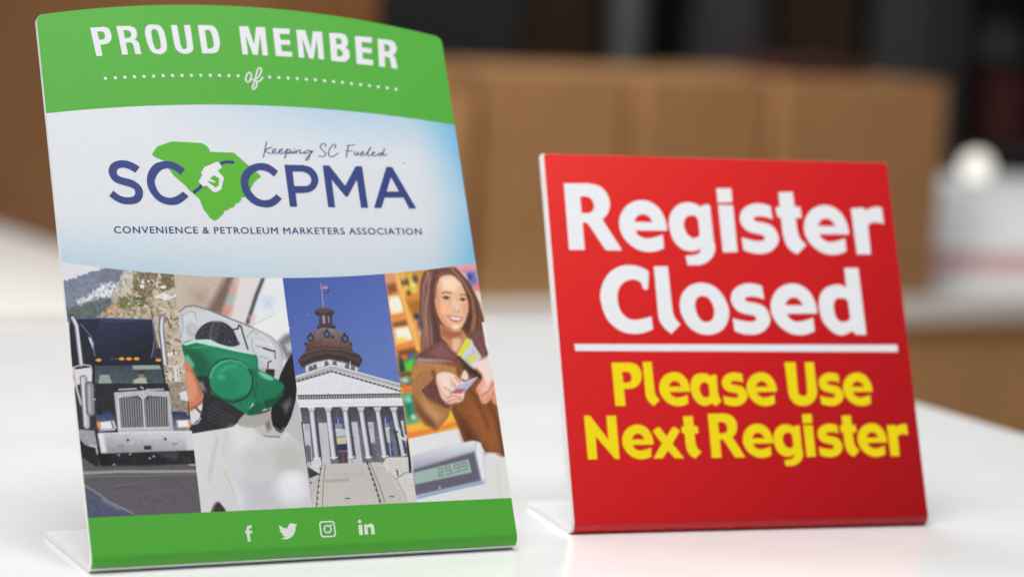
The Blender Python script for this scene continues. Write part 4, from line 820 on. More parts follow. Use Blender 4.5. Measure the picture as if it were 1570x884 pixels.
  ('l',[22.87,138.95,22.63,138.06],0.35,(100,108,128),0.23),
  ('l',[19.13,137.79,18.82,136.83],0.27,(134,142,160),0.23),
  ('l',[0.58,138.16,0.52,137.5],0.33,(100,108,128),0.23),
  ('l',[17.91,140.62,17.68,139.8],0.44,(134,142,160),0.23),
  ('l',[24.33,139.01,24.44,137.97],0.33,(92,100,118),0.23),
  ('l',[8.6,135.44,8.39,134.78],0.21,(160,164,176),0.15),
  ('l',[18.72,137.28,18.77,136.39],0.3,(140,146,160),0.15),
  ('l',[9.17,134.7,9.06,134.33],0.21,(160,164,176),0.15),
  ('l',[21.61,138.66,21.34,138.15],0.29,(118,124,140),0.15),
  ('l',[14.7,138.2,14.93,137.6],0.24,(118,124,140),0.15),
  ('l',[10.22,138.6,10.18,138.23],0.23,(160,164,176),0.15),
  ('l',[9.6,138.16,9.54,137.65],0.29,(140,146,160),0.15),
  ('l',[9.39,134.77,9.38,133.96],0.19,(140,146,160),0.15),
  ('l',[15.1,139.97,15.21,139.6],0.22,(140,146,160),0.15),
  ('l',[9.36,134.4,9.15,133.81],0.17,(118,124,140),0.15),
  ('l',[18.48,139.13,18.5,138.61],0.27,(140,146,160),0.15),
  ('l',[7.95,136.04,7.77,135.67],0.2,(160,164,176),0.15),
  ('l',[18.32,139.65,18.12,139.13],0.16,(118,124,140),0.15),
  ('l',[15.98,140.11,15.71,139.6],0.29,(140,146,160),0.15),
  ('l',[11.6,138.81,11.56,138.44],0.27,(118,124,140),0.15),
  ('l',[14.33,139.46,14.27,138.87],0.23,(140,146,160),0.15),
  ('l',[19.93,138.45,19.86,137.79],0.22,(160,164,176),0.15),
  ('l',[18.89,137.57,18.66,136.76],0.18,(160,164,176),0.15),
  ('l',[14.15,136.28,14.05,135.39],0.24,(118,124,140),0.15),
  ('l',[7.63,132.94,7.59,132.5],0.17,(118,124,140),0.15),
  ('l',[18.49,137.87,18.45,137.5],0.19,(160,164,176),0.15),
  ('l',[13.74,135.84,13.62,135.32],0.27,(160,164,176),0.15),
  ('l',[12.41,139.03,12.12,138.29],0.16,(118,124,140),0.15),
  ('l',[21.99,138.81,22.26,137.99],0.22,(140,146,160),0.15),
  ('l',[8.51,135.22,8.21,134.41],0.29,(160,164,176),0.15),
  ('l',[12.31,134.52,12.18,133.93],0.23,(140,146,160),0.15),
  ('l',[10.16,133.88,9.99,133.58],0.19,(140,146,160),0.15),
  ('l',[7.71,133.02,7.67,132.65],0.25,(140,146,160),0.15),
  ('l',[11.28,136.38,11.24,136.01],0.29,(140,146,160),0.15),
  ('l',[12.7,136.22,12.65,135.7],0.3,(118,124,140),0.15),
  ('l',[8.43,134.41,8.31,133.97],0.28,(118,124,140),0.15),
  ('l',[13.32,135.25,12.96,134.52],0.18,(140,146,160),0.15),
  ('l',[13.31,138.65,13.44,137.84],0.17,(160,164,176),0.15),
  ('l',[12.33,136.07,12.37,135.78],0.16,(140,146,160),0.15),
  ('l',[17.56,137.95,17.38,137.58],0.18,(160,164,176),0.15),
  ('l',[18.86,137.28,18.68,136.91],0.26,(140,146,160),0.15),
  ('l',[14.61,140.12,14.31,139.31],0.16,(118,124,140),0.15),
  ('l',[16.98,137.22,16.91,136.55],0.29,(140,146,160),0.15),
  ('l',[10.05,134.17,9.92,133.58],0.24,(118,124,140),0.15),
  ('l',[16.03,139.15,15.99,138.78],0.26,(140,146,160),0.15),
  ('l',[9.91,136.31,10.02,135.94],0.23,(118,124,140),0.15),
  ('l',[21.98,138.07,21.8,137.7],0.24,(140,146,160),0.15),
  ('l',[16.11,137.89,16.14,137.45],0.21,(160,164,176),0.15),
  ('l',[19.66,139.35,19.62,138.97],0.25,(160,164,176),0.15),
  ('l',[15.38,137.75,15.24,137.08],0.16,(140,146,160),0.15),
  ('l',[6.34,132.88,6.29,132.44],0.3,(140,146,160),0.15),
  ('l',[11.24,137.34,11.19,136.89],0.21,(140,146,160),0.15),
  ('l',[20.02,138.68,19.98,138.3],0.28,(118,124,140),0.15),
  ('l',[14.94,136.27,14.97,135.9],0.24,(118,124,140),0.15),
  ('l',[8.33,136.33,8.35,135.74],0.23,(118,124,140),0.15),
  ('l',[7.48,136.41,7.12,135.67],0.25,(140,146,160),0.15),
  ('l',[17.59,139.58,17.82,139.06],0.25,(118,124,140),0.15),
  ('l',[11.69,136.15,11.66,135.86],0.23,(160,164,176),0.15),
  ('l',[8.28,135.07,8.38,134.63],0.16,(118,124,140),0.15),
  ('l',[20.53,140.08,20.69,139.56],0.2,(160,164,176),0.15),
  ('l',[24.97,138.94,24.85,138.49],0.17,(140,146,160),0.15),
  ('l',[10.39,135.35,10.34,134.91],0.29,(118,124,140),0.15),
  ('l',[20.21,138.45,20.03,138.08],0.29,(160,164,176),0.15),
  ('l',[14.65,137.01,14.45,136.42],0.17,(140,146,160),0.15),
  ('l',[14.79,136.27,14.59,135.68],0.22,(118,124,140),0.15),
  ('l',[20.7,130.01,20.49,129.35],0.44,(72,84,80),0.15),
  ('l',[1.61,125.59,1.59,124.71],0.37,(84,94,92),0.15),
  ('l',[18.18,125.24,18.3,124.36],0.33,(84,94,92),0.15),
  ('l',[12.77,131.35,12.48,130.54],0.31,(72,84,80),0.15),
  ('l',[14.17,128.82,13.91,127.72],0.35,(72,84,80),0.15),
  ('l',[2.6,126.24,2.31,125.51],0.41,(112,120,114),0.15),
  ('l',[17.86,124.95,17.85,124.14],0.34,(72,84,80),0.15),
  ('l',[5.23,124.08,4.98,122.99],0.4,(72,84,80),0.15),
  ('l',[17.95,124.44,17.78,123.48],0.24,(72,84,80),0.15),
  ('l',[15.48,126.23,15.18,125.43],0.24,(112,120,114),0.15),
  ('l',[2.55,127.85,2.47,127.05],0.45,(84,94,92),0.15),
  ('l',[11.34,127.9,11.14,127.31],0.29,(72,84,80),0.15),
  ('l',[8.32,128.45,8.26,127.86],0.45,(112,120,114),0.15),
  ('l',[20.23,130.31,20.07,129.5],0.4,(112,120,114),0.15),
  ('l',[7.97,127.79,7.74,126.91],0.26,(84,94,92),0.15),
  ('l',[7.79,128.16,7.84,127.28],0.42,(84,94,92),0.15),
  ('l',[16.05,126.15,16.12,125.49],0.45,(84,94,92),0.15),
  ('l',[19.04,126.56,18.95,125.68],0.26,(84,94,92),0.15),
  ('l',[1.05,127.06,0.96,126.19],0.33,(84,94,92),0.15),
  ('l',[15.81,124.61,15.52,123.88],0.4,(112,120,114),0.15),
  ('l',[8.04,126.39,8.04,125.66],0.23,(84,94,92),0.15),
  ('l',[7.89,125.59,7.67,124.86],0.26,(84,94,92),0.15),
  ('l',[16.55,131.68,16.38,130.79],0.31,(112,120,114),0.15),
  ('l',[14.33,124.85,14.14,123.75],0.32,(112,120,114),0.15),
  ('l',[16.63,128.28,16.53,127.32],0.3,(72,84,80),0.15),
  ('l',[9.74,128.36,9.82,127.7],0.42,(112,120,114),0.15),
  ('l',[21.88,126.08,21.94,125.34],0.43,(112,120,114),0.15),
  ('l',[17.81,127.9,17.63,126.87],0.42,(84,94,92),0.15),
  ('l',[6.04,125.69,5.74,124.81],0.23,(72,84,80),0.15),
  ('l',[4.86,124.6,4.91,123.65],0.33,(84,94,92),0.15),
  ('l',[3.34,128.65,3.09,127.55],0.44,(112,120,114),0.15),
  ('l',[0.11,129.79,-0.21,128.69],0.37,(112,120,114),0.15),
  ('l',[16.42,130.42,16.16,129.32],0.42,(72,84,80),0.15),
  ('l',[5.53,127.01,5.64,125.98],0.37,(72,84,80),0.15),
  ('l',[13.22,125.23,13.16,124.64],0.3,(84,94,92),0.15),
  ('l',[7.46,129.12,7.15,128.17],0.41,(112,120,114),0.15),
  ('l',[5.76,126.42,5.55,125.84],0.28,(84,94,92),0.15),
  ('l',[21.06,130,20.76,129.2],0.31,(84,94,92),0.15),
  ('l',[6.06,128.69,5.87,127.52],0.39,(72,84,80),0.15),
  ('l',[8.79,128.15,8.99,127.27],0.45,(72,84,80),0.15),
  ('l',[5.69,126.42,5.86,125.32],0.29,(84,94,92),0.15),
  ('l',[3.09,129.02,2.72,128.14],0.37,(72,84,80),0.15),
  ('l',[11.66,127.53,11.38,126.87],0.27,(84,94,92),0.15),
  ('l',[19.51,128.25,19.52,127.66],0.4,(112,120,114),0.15),
  ('l',[10.12,129.24,10.09,128.21],0.46,(84,94,92),0.15),
  ('l',[4.99,130.1,4.71,129.44],0.25,(72,84,80),0.15),
  ('l',[4.2,125.12,4.02,124.03],0.28,(72,84,80),0.15),
  ('l',[21.89,126.89,21.5,125.94],0.3,(72,84,80),0.15),
  ('l',[5.77,124.44,5.73,123.34],0.46,(72,84,80),0.15),
  ('l',[19.56,125.37,19.34,124.57],0.33,(84,94,92),0.15),
  ('p',[1.96,123.39,6.65,123.92,11.84,104.99,10.61,99.93,-0.16,98.72,0.68,121.22],(28,29,40),0.23,8,1,0),
  ('g',[5.23,124.08,41.68,123.02,42.06,113.99,43.78,103.27,9.86,103,11.67,111.56],[17.4,123.93,25.21,102.54],(38,46,82),(18,21,38),0.23,6,1,0),
  ('p',[5.23,124.08,16.27,123.5,11.75,114.48,9.26,114.52],(27,31,54),0.31,0,1,0),
  ('l',[4.49,123.8,15.96,123.95,27.44,123.36,41.52,122.88],0.61,(78,96,148),0.31),
  ('l',[15.9,123.36,19.38,122.28,33.12,122.1,35.41,123.11],0.31,(60,74,122),0.23),
  ('l',[6.36,121.14,10.82,114.49,11.56,105],0.46,(112,122,158),0.23),
  ('l',[41.6,122.28,41.7,113.99,40.31,108.12,39,104.17],0.54,(120,122,140),0.23),
  ('p',[41.87,122.13,42.43,113.98,44.19,103.63,39.82,103.71,41.73,111.04],(60,60,74),0.23,0,1,0),
  ('l',[42.39,116.94,42.35,108.08],0.31,(160,160,170),0.15),
  ('e',[43.02,106.23],1.84,2.3,(38,36,48),0.23),
  ('p',[8.09,103.18,44.19,103.63,45.88,99.18,9.82,99.22],(22,24,40),0.15,0,1,0),
  ('e',[13.09,103.22],1.46,0.77,(250,160,56),0.31),
  ('e',[24.31,103.58],1.46,0.77,(250,160,56),0.31),
  ('e',[27.91,103.51],1.46,0.77,(250,160,56),0.31),
  ('e',[31.59,103.44],1.46,0.77,(250,160,56),0.31),
  ('e',[42.25,102.64],1.46,0.77,(250,160,56),0.31),
  ('l',[18.86,103.69,22.61,103.76],0.38,(90,110,160),0.15),
  ('p',[9.68,101.26,44.31,100.83,44.72,88.95,8.5,89.85],(20,22,28),0.15,0,1,0),
  ('g',[11.02,100.5,43.43,100.11,43.93,89.7,9.99,90.54],[22.11,100.42,21.1,90.99],(58,70,78),(74,88,92),0.15,10,1,0),
  ('p',[29.29,100.27,42.48,100.13,42.98,98.07,29.07,98.23],(148,164,156),0.23,0,1,0),
  ('p',[12.9,95.89,17.34,96.01,18.45,91.63,11.74,91.65],(146,162,154),0.31,0,1,0),
  ('p',[28.86,92.98,31.5,94.01,35.11,93.93,35.8,90.34,28.24,90.52],(150,160,122),0.31,0,1,0),
  ('e',[32.97,95.51],1.23,1.53,(150,116,100),0.31),
  ('p',[29.37,92.97,31.89,94.22,34.99,94.15,35.44,90.35,28.67,90.51],(176,182,156),0.31,0,1,0),
  ('e',[32.93,96.53],1.53,0.69,(40,38,44),0.23),
  ('l',[31.81,96.85,34.73,97.08],0.61,(50,48,52),0.23),
  ('l',[35.71,92.82,38.54,92.17],0.38,(30,32,34),0.15),
  ('l',[2.42,124.48,4.01,120.44,4.48,101.15],3.07,(52,52,62),0.23),
  ('l',[2.69,124.26,4.15,120.44,4.48,101.15],1.69,(196,196,206),0.38),
  ('l',[3.31,123.38,4.51,119.7,4.73,101.51],0.46,(235,235,240),0.23),
  ('l',[46.47,123.93,45.26,118.38,45.42,100.29],2.76,(96,90,92),0.23),
  ('l',[46.61,123.85,45.41,118.38,45.42,100.29],1.69,(190,190,200),0.38),
  ('l',[46.2,122.82,45.47,117.63,45.17,100.67],0.46,(235,235,240),0.23),
  ('l',[-0.43,99.59,5.04,101.14,8.89,100.55,9.24,97.06],0.69,(190,190,196),0.23),
  ('l',[0.62,99.42,0.64,91.2],1.23,(206,206,210),0.23),
  ('l',[46.28,99.54,51.57,99.06,51.41,89.96],0.69,(218,214,210),0.23),
  ('l',[50.16,98.21,49.69,90.29],1.38,(222,222,224),0.23),
  ('l',[47,96.22,47.18,90.06],0.92,(214,212,210),0.23),
  ('l',[0.05,96.55,0.36,94.02],0.77,(226,120,70),0.23),
  ('p',[-0.57,57.53,59.27,57.73,55.98,23.17,-2.25,25.96],(94,89,96),0.17,12,0.5,0),
  ('p',[0.51,91.25,11.56,92.57,9.8,68.12,-0,70.79],(46,46,52),0.25,16,1,0),
  ('p',[46.34,91.73,54.77,91.53,53.89,66.68,44.33,66.99],(150,138,124),0.25,30,1,0),
  ('p',[50.51,86,54.7,87.5,54.86,81.86,51.34,82.76],(222,220,222),0.25,0,1,0),
  ('l',[1.22,93.61,1.13,89.65,2.5,81.72],1.01,(200,200,206),0.34),
  ('l',[4.87,94.31,4.09,71.44],3.54,(92,92,98),0.25),
  ('l',[4.87,94.31,4.09,71.44],2.7,(188,188,194),0.59),
  ('l',[4.4,94.32,3.63,71.46],0.67,(228,228,232),0.34),
  ('l',[7.46,90.68,6.71,78.05],4.39,(60,60,66),0.25),
  ('l',[7.46,90.68,6.71,78.05],3.54,(142,142,148),0.59),
  ('l',[7.12,90.45,6.34,78.3],0.84,(190,190,196),0.42),
  ('l',[10.45,89.42,10.33,80.71],0.84,(176,176,182),0.34),
  ('l',[8.73,84.07,11.63,84.15],0.67,(190,190,196),0.25),
  ('l',[9.98,88.63,14.36,89.32,12.38,85.4,12.58,78.27],0.76,(204,204,210),0.34),
  ('p',[9.92,91.81,45.45,90.95,46.21,87.07,19.19,86.81,13.55,85.37,12.42,78.28,9.66,77.96],(30,32,44),0.25,10,1,0),
  ('p',[12.03,85.81,19.59,86.8,18.4,74.15,12.42,78.28],(36,36,38),0.34,14,1,0),
  ('p',[-0.08,70.01,7.56,68.98,8.3,61.12,3.59,60.5,-0.17,65.32],(160,160,166),0.51,20,1,0),
  ('p',[-0.41,62.98,8.22,60.34,8.33,50.19,0.12,56.73],(30,29,32),0.42,14,1,0),
  ('l',[4.52,62.03,7.53,61.14,8.49,51.75],0.84,(200,200,206),0.51),
  ('g',[8.68,76.02,15.97,78.57,18.48,74.94,17.66,68.65,9.42,68.13],[13.24,78.65,12.13,68.04],(40,52,92),(120,124,140),0.25,10,1,0),
  ('g',[45.9,77.31,52.65,76.71,54.64,73.05,53.77,69.08,45.61,67.75],[49.49,77.2,48.49,68.45],(36,46,84),(120,124,140),0.25,10,1,0),
  ('p',[18.84,87.22,33.14,87.89,45.81,87.08,45.76,66.95,18.73,67.67],(186,186,194),0.25,12,1,0),
  ('p',[20.36,85.19,22.25,85.93,20.08,69.36,18.79,68.22],(214,214,220),0.34,0,1,0),
  ('p',[20.92,84.54,30.47,85.24,32.6,82.95,35.06,85.12,44.37,84.23,43.81,69.4,20.51,69.66],(70,68,72),0.25,8,1,0),
  ('l',[21.55,84.52,21.09,69.96],0.42,(176,175,180),0.25),
  ('l',[22.76,84.49,22.25,69.92],0.42,(176,175,180),0.25),
  ('l',[23.97,84.46,23.41,69.89],0.42,(176,175,180),0.25),
  ('l',[25.18,84.42,24.57,69.85],0.42,(176,175,180),0.25),
  ('l',[26.39,84.39,25.73,69.81],0.42,(176,175,180),0.25),
  ('l',[27.6,84.36,26.89,69.78],0.42,(176,175,180),0.25),
  ('l',[28.82,84.33,28.05,69.74],0.42,(176,175,180),0.25),
  ('l',[30.03,84.3,29.21,69.7],0.42,(176,175,180),0.25),
  ('l',[31.13,83.15,30.38,69.66],0.42,(176,175,180),0.25),
  ('l',[32.34,83.12,31.54,69.63],0.42,(176,175,180),0.25),
  ('l',[33.56,83.08,32.71,69.59],0.42,(176,175,180),0.25),
  ('l',[34.78,83.05,33.88,69.55],0.42,(176,175,180),0.25),
  ('l',[36.13,84.13,35.04,69.52],0.42,(176,175,180),0.25),
  ('l',[37.35,84.1,36.21,69.48],0.42,(176,175,180),0.25),
  ('l',[38.57,84.07,37.38,69.44],0.42,(176,175,180),0.25),
  ('l',[39.79,84.03,38.55,69.4],0.42,(176,175,180),0.25),
  ('l',[41.02,84,39.73,69.37],0.42,(176,175,180),0.25),
  ('l',[42.24,83.97,40.9,69.33],0.42,(176,175,180),0.25),
  ('l',[43.47,83.94,42.07,69.29],0.42,(176,175,180),0.25),
  ('l',[44.7,83.9,43.25,69.25],0.42,(176,175,180),0.25),
  ('l',[32.47,83.27,31.9,69.46],0.76,(214,213,218),0.25),
  ('l',[20.51,69.66,43.81,69.4],0.67,(206,206,212),0.25),
  ('p',[32.22,86.79,33.68,85.64,32.26,84.24,30.9,85.55],(216,216,222),0.17,0,1,0),
  ('p',[32.23,86.15,32.96,85.57,32.25,84.87,31.61,85.53],(150,150,158),0.17,0,1,0),
  ('l',[21.34,88.51,29.9,88.77],0.67,(196,206,220),0.25),
  ('l',[34.76,88.17,43.13,88.12],0.67,(196,206,220),0.25),
  ('l',[32.14,89.67,33.23,88.69],0.59,(210,210,214),0.17),
  ('p',[9.92,72.99,17.4,73.55,18.41,69.81,16.9,68.83,10.29,69.05],(196,196,204),0.25,0,1,0),
  ('p',[10.93,72.96,16.41,73.11,16.39,69.95,11.08,69.96],(234,234,238),0.34,0,1,0),
  ('p',[8.91,73.02,10.65,73.28,10.81,70.29,9.24,70.18],(240,150,66),0.25,0,1,0),
  ('l',[16.14,72.8,16.7,69.94],0.67,(90,90,96),0.25),
  ('p',[47.55,72.79,54.62,72.89,54.49,69.06,47.75,68.95],(190,190,198),0.25,0,1,0),
  ('p',[48.47,72.44,53.44,72.45,53.43,69.57,48.62,69.56],(238,238,240),0.34,0,1,0),
  ('p',[53.12,72.46,54.54,72.25,54.41,69.7,53.45,69.73],(240,160,80),0.25,0,1,0),
  ('g',[8.82,67.68,55.57,67.27,55.27,57.88,9.66,57.78],[24.61,67.64,23.51,57.44],(206,207,213),(148,149,155),0.25,10,1,0),
  ('p',[8.95,67.36,11.68,67.43,12.27,58.24,9.68,57.94],(228,228,232),1.55,0,1,0),
  ('p',[51.5,66.76,55.69,66.94,55.27,57.88,51.27,57.86],(214,214,220),1.94,0,1,0),
  ('l',[10.14,67.64,55.15,67.12],0.42,(238,238,242),0.25),
  ('p',[30.48,60.81,34.11,60.84,33.89,58.88,30.43,58.92],(44,42,46),0.17,0,1,0),
  ('e',[23.11,63.9],0.67,0.67,(60,58,62),0.25),
  ('e',[41.26,63.76],0.67,0.67,(60,58,62),0.25),
  ('l',[17.96,61.17,20.49,61.4],0.76,(140,140,146),0.34),
  ('l',[44.38,61.12,46.96,61.35],0.76,(140,140,146),0.34),
  ('p',[8.73,57.82,47.22,57.37,55.27,57.88,55.01,51.54,45.72,51.26,33.78,50.77,8.45,51.36,7.12,57.25],(30,29,32),0.34,10,1,0),
  ('p',[36.1,57.38,47.17,56.98,45.88,52.68,39.03,55.3],(58,60,74),1.55,0,1,0),
  ('p',[7.98,58,14.54,57.61,13.71,51.93,9.24,51.56],(14,14,16),0.25,0,1,0),
  ('p',[46.54,57,53.6,57.3,53.72,51.43,47.44,51.04],(40,38,38),0.25,14,1,0),
  ('e',[17.97,56.86],0.59,0.42,(190,190,194),0.42),
  ('e',[32.65,54.75],0.59,0.42,(190,190,194),0.42),
  ('e',[34.72,55.61],0.59,0.42,(190,190,194),0.42),
  ('e',[23.46,57.05],0.59,0.42,(190,190,194),0.42),
  ('e',[15.14,52.27],0.59,0.42,(190,190,194),0.42),
  ('e',[16.57,51.04],0.59,0.42,(190,190,194),0.42),
  ('g',[-0.36,52.09,55.24,50.74,54.4,23.25,-2.25,25.96],[22.83,51.19,20.24,27.2],(92,88,92),(98,93,101),1.55,12,0.5,0),
  ('l',[-0.69,48.84,16.35,48.95,35.07,48.21,54.87,47.59],1.35,(158,156,160),0.59),
  ('l',[0.67,47.08,53.89,46.05],0.59,(120,117,122),0.42),
  ('p',[-0.49,43.18,21.95,28.66,22.39,25.55,-1.48,25.92],(84,88,112),1.94,14,0.6,0),
  ('l',[-0.32,43.41,6,38.97,10.98,34.88,21.93,28.51],0.51,(166,160,158),0.25),
  ('l',[7.99,35.87,15.24,31.29],1.18,(132,130,142),1.55),
  ('l',[51.65,50.88,54.58,50.61],0.67,(216,170,90),0.25),
  ('l',[14.07,42.19,25.88,43.26],0.59,(112,108,114),0.51),
  ('l',[22.87,37.15,40.33,38.74],0.76,(104,100,107),1.55),
 ],
 'pump': [
  ('p',[50.12,149.09,129.17,148.79,110.16,7.52,34.61,11.47],(222,219,220),0.15,0,1,0),
  ('p',[53.09,149.08,83.04,148.97,72.78,126.35,50.36,125.12],(197,180,165),2.12,6,1,0),
  ('p',[62.84,136.97,69.64,137.67,69.49,130.15,64.37,130.95],(172,150,138),7.06,0,1,0),
  ('p',[82.38,146.69,86.74,145.14,78.5,124.03,69.05,126.4],(122,98,88),3.53,0,1,0),
  ('p',[85.6,145.15,90.15,145.13,81.5,123.99,77.18,125.55],(206,176,170),3.18,0,1,0),
  ('p',[88.73,145.9,99.3,145.08,89.98,119.36,81.41,123.24],(226,216,216),2.82,0,1,0),
  ('p',[82.13,135.31,84.3,134.53,81.39,129.27,79.32,130.8],(150,190,180),3.18,0,1,0),
  ('p',[82.59,139.09,85.43,137.55,83.54,134.54],(226,150,140),2.82,0,1,0),
  ('p',[78.39,129.3,82.05,128.51,80.09,124.76,77.18,125.55],(220,140,130),2.82,0,1,0),
  ('l',[100.73,144.31,95.76,135.19,89.25,120.73],1.53,(44,52,62),1.59),
  ('p',[102.36,145.06,113.13,145.01,111.36,113.76,94.24,117.04,91.68,120.85],(230,232,236),2.47,0,1,0),
  ('p',[99.38,133.64,103.86,132.83,102.42,127.53,97.94,128.33],(196,212,230),4.23,0,1,0),
  ('p',[90.55,123.88,93.57,123.84,91.59,120.09],(226,180,170),2.82,0,1,0),
  ('p',[91.4,118.59,101.93,123.74,110.74,126.67,111.26,113,104.1,110.86],(236,235,237),1.76,0,1,0),
  ('l',[91.49,119.34,102.77,124.33],0.38,(196,200,206),0.31),
  ('p',[54.59,126.56,58.96,129.21,62.72,129.62,69.93,127.51,81.32,122.49,91.35,118.21,100.58,113.17,104.18,108.59,105.06,101.81,101.87,90.65,91.41,94.62,89.9,106.6,52.91,108.76],(196,197,202),0.23,5,1,1),
  ('p',[57,125.04,61.74,127.6,69.71,125.64,81.12,120.84,91.12,116.33,98.87,111.7,101.99,106.37,102.36,100.36,99.23,96.68,91.78,103.57,56.19,111.66],(208,209,213),1.76,0,1,1),
  ('l',[55.1,126.56,58.96,129.21,62.73,129.69,69.94,127.59,81.33,122.56,91.36,118.29],0.61,(108,106,110),0.31),
  ('l',[91.36,118.29,100.6,113.33,104.18,108.59,105.06,101.81],0.46,(150,150,156),0.31),
  ('e',[60.67,117.16],2.61,3.22,(172,172,180),2.47),
  ('e',[61.16,117.53],1.69,2.15,(198,198,204),1.76),
  ('l',[56.46,123.56,56.31,119.09,54.98,113.91],0.61,(168,168,176),0.46),
  ('p',[90.08,117.1,96.79,113.24,94.24,111.02,89.23,113.36],(208,208,212),1.76,0,1,0),
  ('l',[92.35,111.05,100.05,109.04,100.38,105.65],0.92,(222,222,226),0.31),
  ('l',[92.91,106.54,99.43,104.17],0.77,(218,218,222),0.31),
  ('l',[92.44,108.8,98.28,107.04],0.46,(150,152,158),0.23),
  ('l',[93.29,103.54,97.67,102.25],0.46,(160,160,166),0.23),
  ('l',[95.77,107.61,100.72,105.95],0.77,(38,38,42),0.23),
  ('l',[101.39,106.39,101.15,102.19],0.54,(70,70,76),0.23),
  ('l',[99.03,101.03,97.29,100.46,96.51,96.74,99.67,96.52],0.54,(36,36,40),0.23),
  ('p',[94.85,96.78,100.14,96.66,99.34,92.8,94.98,93.05],(40,38,40),0.23,0,1,0),
  ('p',[92.67,97.42,95.93,97.5,95.31,95.57,92.71,95.93],(190,170,130),0.23,0,1,0),
  ('e',[91.61,116.63],0.46,0.38,(30,30,34),0.23),
  ('e',[83.28,110.31],0.69,1.07,(90,90,96),0.31),
  ('l',[56.03,124.31,60.17,126.8,63.1,126.47,63.55,122.72],0.46,(160,160,168),0.31),
  ('l',[57.17,122.65,60.61,124.25,62.91,121.09],0.38,(226,226,230),0.31),
  ('l',[69.05,126.4,81.17,121.29,91.17,116.79,98.21,112.46,101.33,107.14],0.46,(226,226,230),0.38),
  ('l',[87.73,113.38,91.12,116.33,93.93,114.64],0.38,(158,158,166),0.31),
  ('l',[90.65,112.58,89.79,108.1,91.78,103.57],0.46,(168,168,174),0.38),
  ('p',[62.08,112.75,63.44,116.75,66.39,119.69,70.32,121.43,75.21,121.67,79.45,119.51,81.99,115.72,82.37,108.98,70.81,109.93],(50,47,56),0.23,8,0.5,1),
  ('p',[70.35,120.98,75.18,121.37,78.83,119.37,74.67,110.98,69,112.19],(62,59,69),0.46,6,1,0),
  ('p',[74.87,118.82,77.93,119.38,75.31,111.34,72.93,111.38],(46,43,52),0.46,0,1,0),
  ('l',[72.19,121.41,70.22,117.4,69.03,112.49],0.38,(120,118,128),0.31),
  ('l',[71.46,121.57,75.92,121.36],0.61,(130,128,138),0.31),
  ('l',[81.28,117.23,83.88,117.64,84.56,119.44,85.69,118.82,86.05,115.66,87.72,107.24],0.69,(34,34,38),0.23),
  ('p',[103.71,110.86,107.58,114.2,111.55,115.27,116.62,112.92,114.93,100.1,106.73,101.77],(128,126,130),2.47,12,1,0),
  ('p',[106.95,109.3,110.96,110.74,110.75,106.21,107.98,105.51],(190,190,194),1.76,0,1,0),
  ('p',[112,106.95,106.54,100.28,102.88,94.36,100.54,89.19,103.26,80.93,95.25,65.64,98.51,64.65,103.24,69.07,108.56,80.79,112.8,95.64],(24,22,25),0.38,6,1,0),
  ('p',[54.95,109.83,60.72,112.48,69.63,112.48,73.06,110.04,80.93,107.06,91.5,104.32,92.12,96.69,98.74,92.81,103.67,88.74,101.63,84.69,96.95,78.88,92.17,76.79,89.73,81.3,82.77,74.71,75.78,78.37,67.46,81.9,61.51,90.87,56.1,101.31],(22,124,86),0.31,6,1,1),
  ('p',[55.12,108.72,62.31,107.11,67.53,101.07,65.73,92.25,61.4,93.08,56.47,101.3],(12,92,64),3.18,0,1,0),
  ('p',[87.19,96.95,92.35,96.09,98.66,92.22,103.52,88.74,100.53,83.23,92.45,79,86.93,82.85],(16,104,74),1.76,0,1,0),
  ('p',[91.41,94.62,97.81,91.49,99.69,88.46,92.26,89.39],(40,140,104),2.82,0,1,0),
  ('p',[70.46,106.96,89.53,103.61,91.03,97.61,83.15,100.75,72.15,102.46],(38,138,100),3.53,0,1,0),
  ('p',[55.48,110.56,60.71,112.4,69.26,112.49,73.1,110.33,81,107.66,91.2,104.93,90.8,104.19,80.84,106.32,72.14,108.56,62.02,110.97,56.32,109.59],(196,226,216),0.31,0,1,0),
  ('l',[59.49,108.27,67.75,109.24,72.87,108.4],0.38,(90,176,146),0.38),
  ('l',[92.46,95.79,97.98,92.83],1.07,(168,212,196),0.46),
  ('e',[76.96,91.68],11.66,11.2,(8,66,46),0.38),
  ('e',[76.99,91.98],10.82,10.2,(30,142,102),0.46),
  ('e',[74.26,89.09],6.9,6.14,(26,132,94),2.82),
  ('l',[66.97,93.32,69.39,98.07,73.46,100.95,78.21,101.97,83.15,100.75,86.53,97.7],0.46,(116,192,164),0.38),
  ('l',[60.03,94,65.15,93.59],0.69,(26,30,30),0.31),
  ('p',[60.02,93.85,66.56,92.96,66.33,84.87,63.22,83.48,60.97,89.42],(40,38,42),0.38,0,1,0),
  ('p',[60.49,91.63,63.02,91.2,64.3,86.39,61.81,87.19],(130,126,132),1.41,0,1,0),
  ('p',[55.38,104.65,57.26,104.98,59.97,99.75,58.24,97.58,55.65,100.58],(92,180,150),1.41,0,1,0),
  ('p',[54.92,101.92,57.76,99.8,59.74,94.6,61.34,89.41,62.15,84.39,61.59,80.96,58.22,78.5,52.08,76.12],(204,128,94),0.38,8,0.8,1),
  ('p',[55.22,96.91,57.98,95.37,59.98,87.24,57.91,82.16,54.26,82.26],(220,150,116),1.76,0,1,0),
  ('l',[54.33,77.88,59.12,79.93,61.72,82.06],0.61,(160,84,58),0.46),
  ('l',[58.24,97.58,60.41,90.9,61.55,84.99],0.69,(160,92,66),1.41),
  ('l',[72.92,96.52,76.91,98.65,80.66,98.72],0.61,(70,176,138),1.41),
  ('e',[72.57,93.56],1.84,1.38,(60,168,130),2.12),
  ('l',[67.9,85.56,71.23,82.53,77.09,81.79,82.54,83.71],0.77,(14,92,66),1.41),
  ('e',[100.45,88.44],1.38,1.07,(12,84,60),1.41),
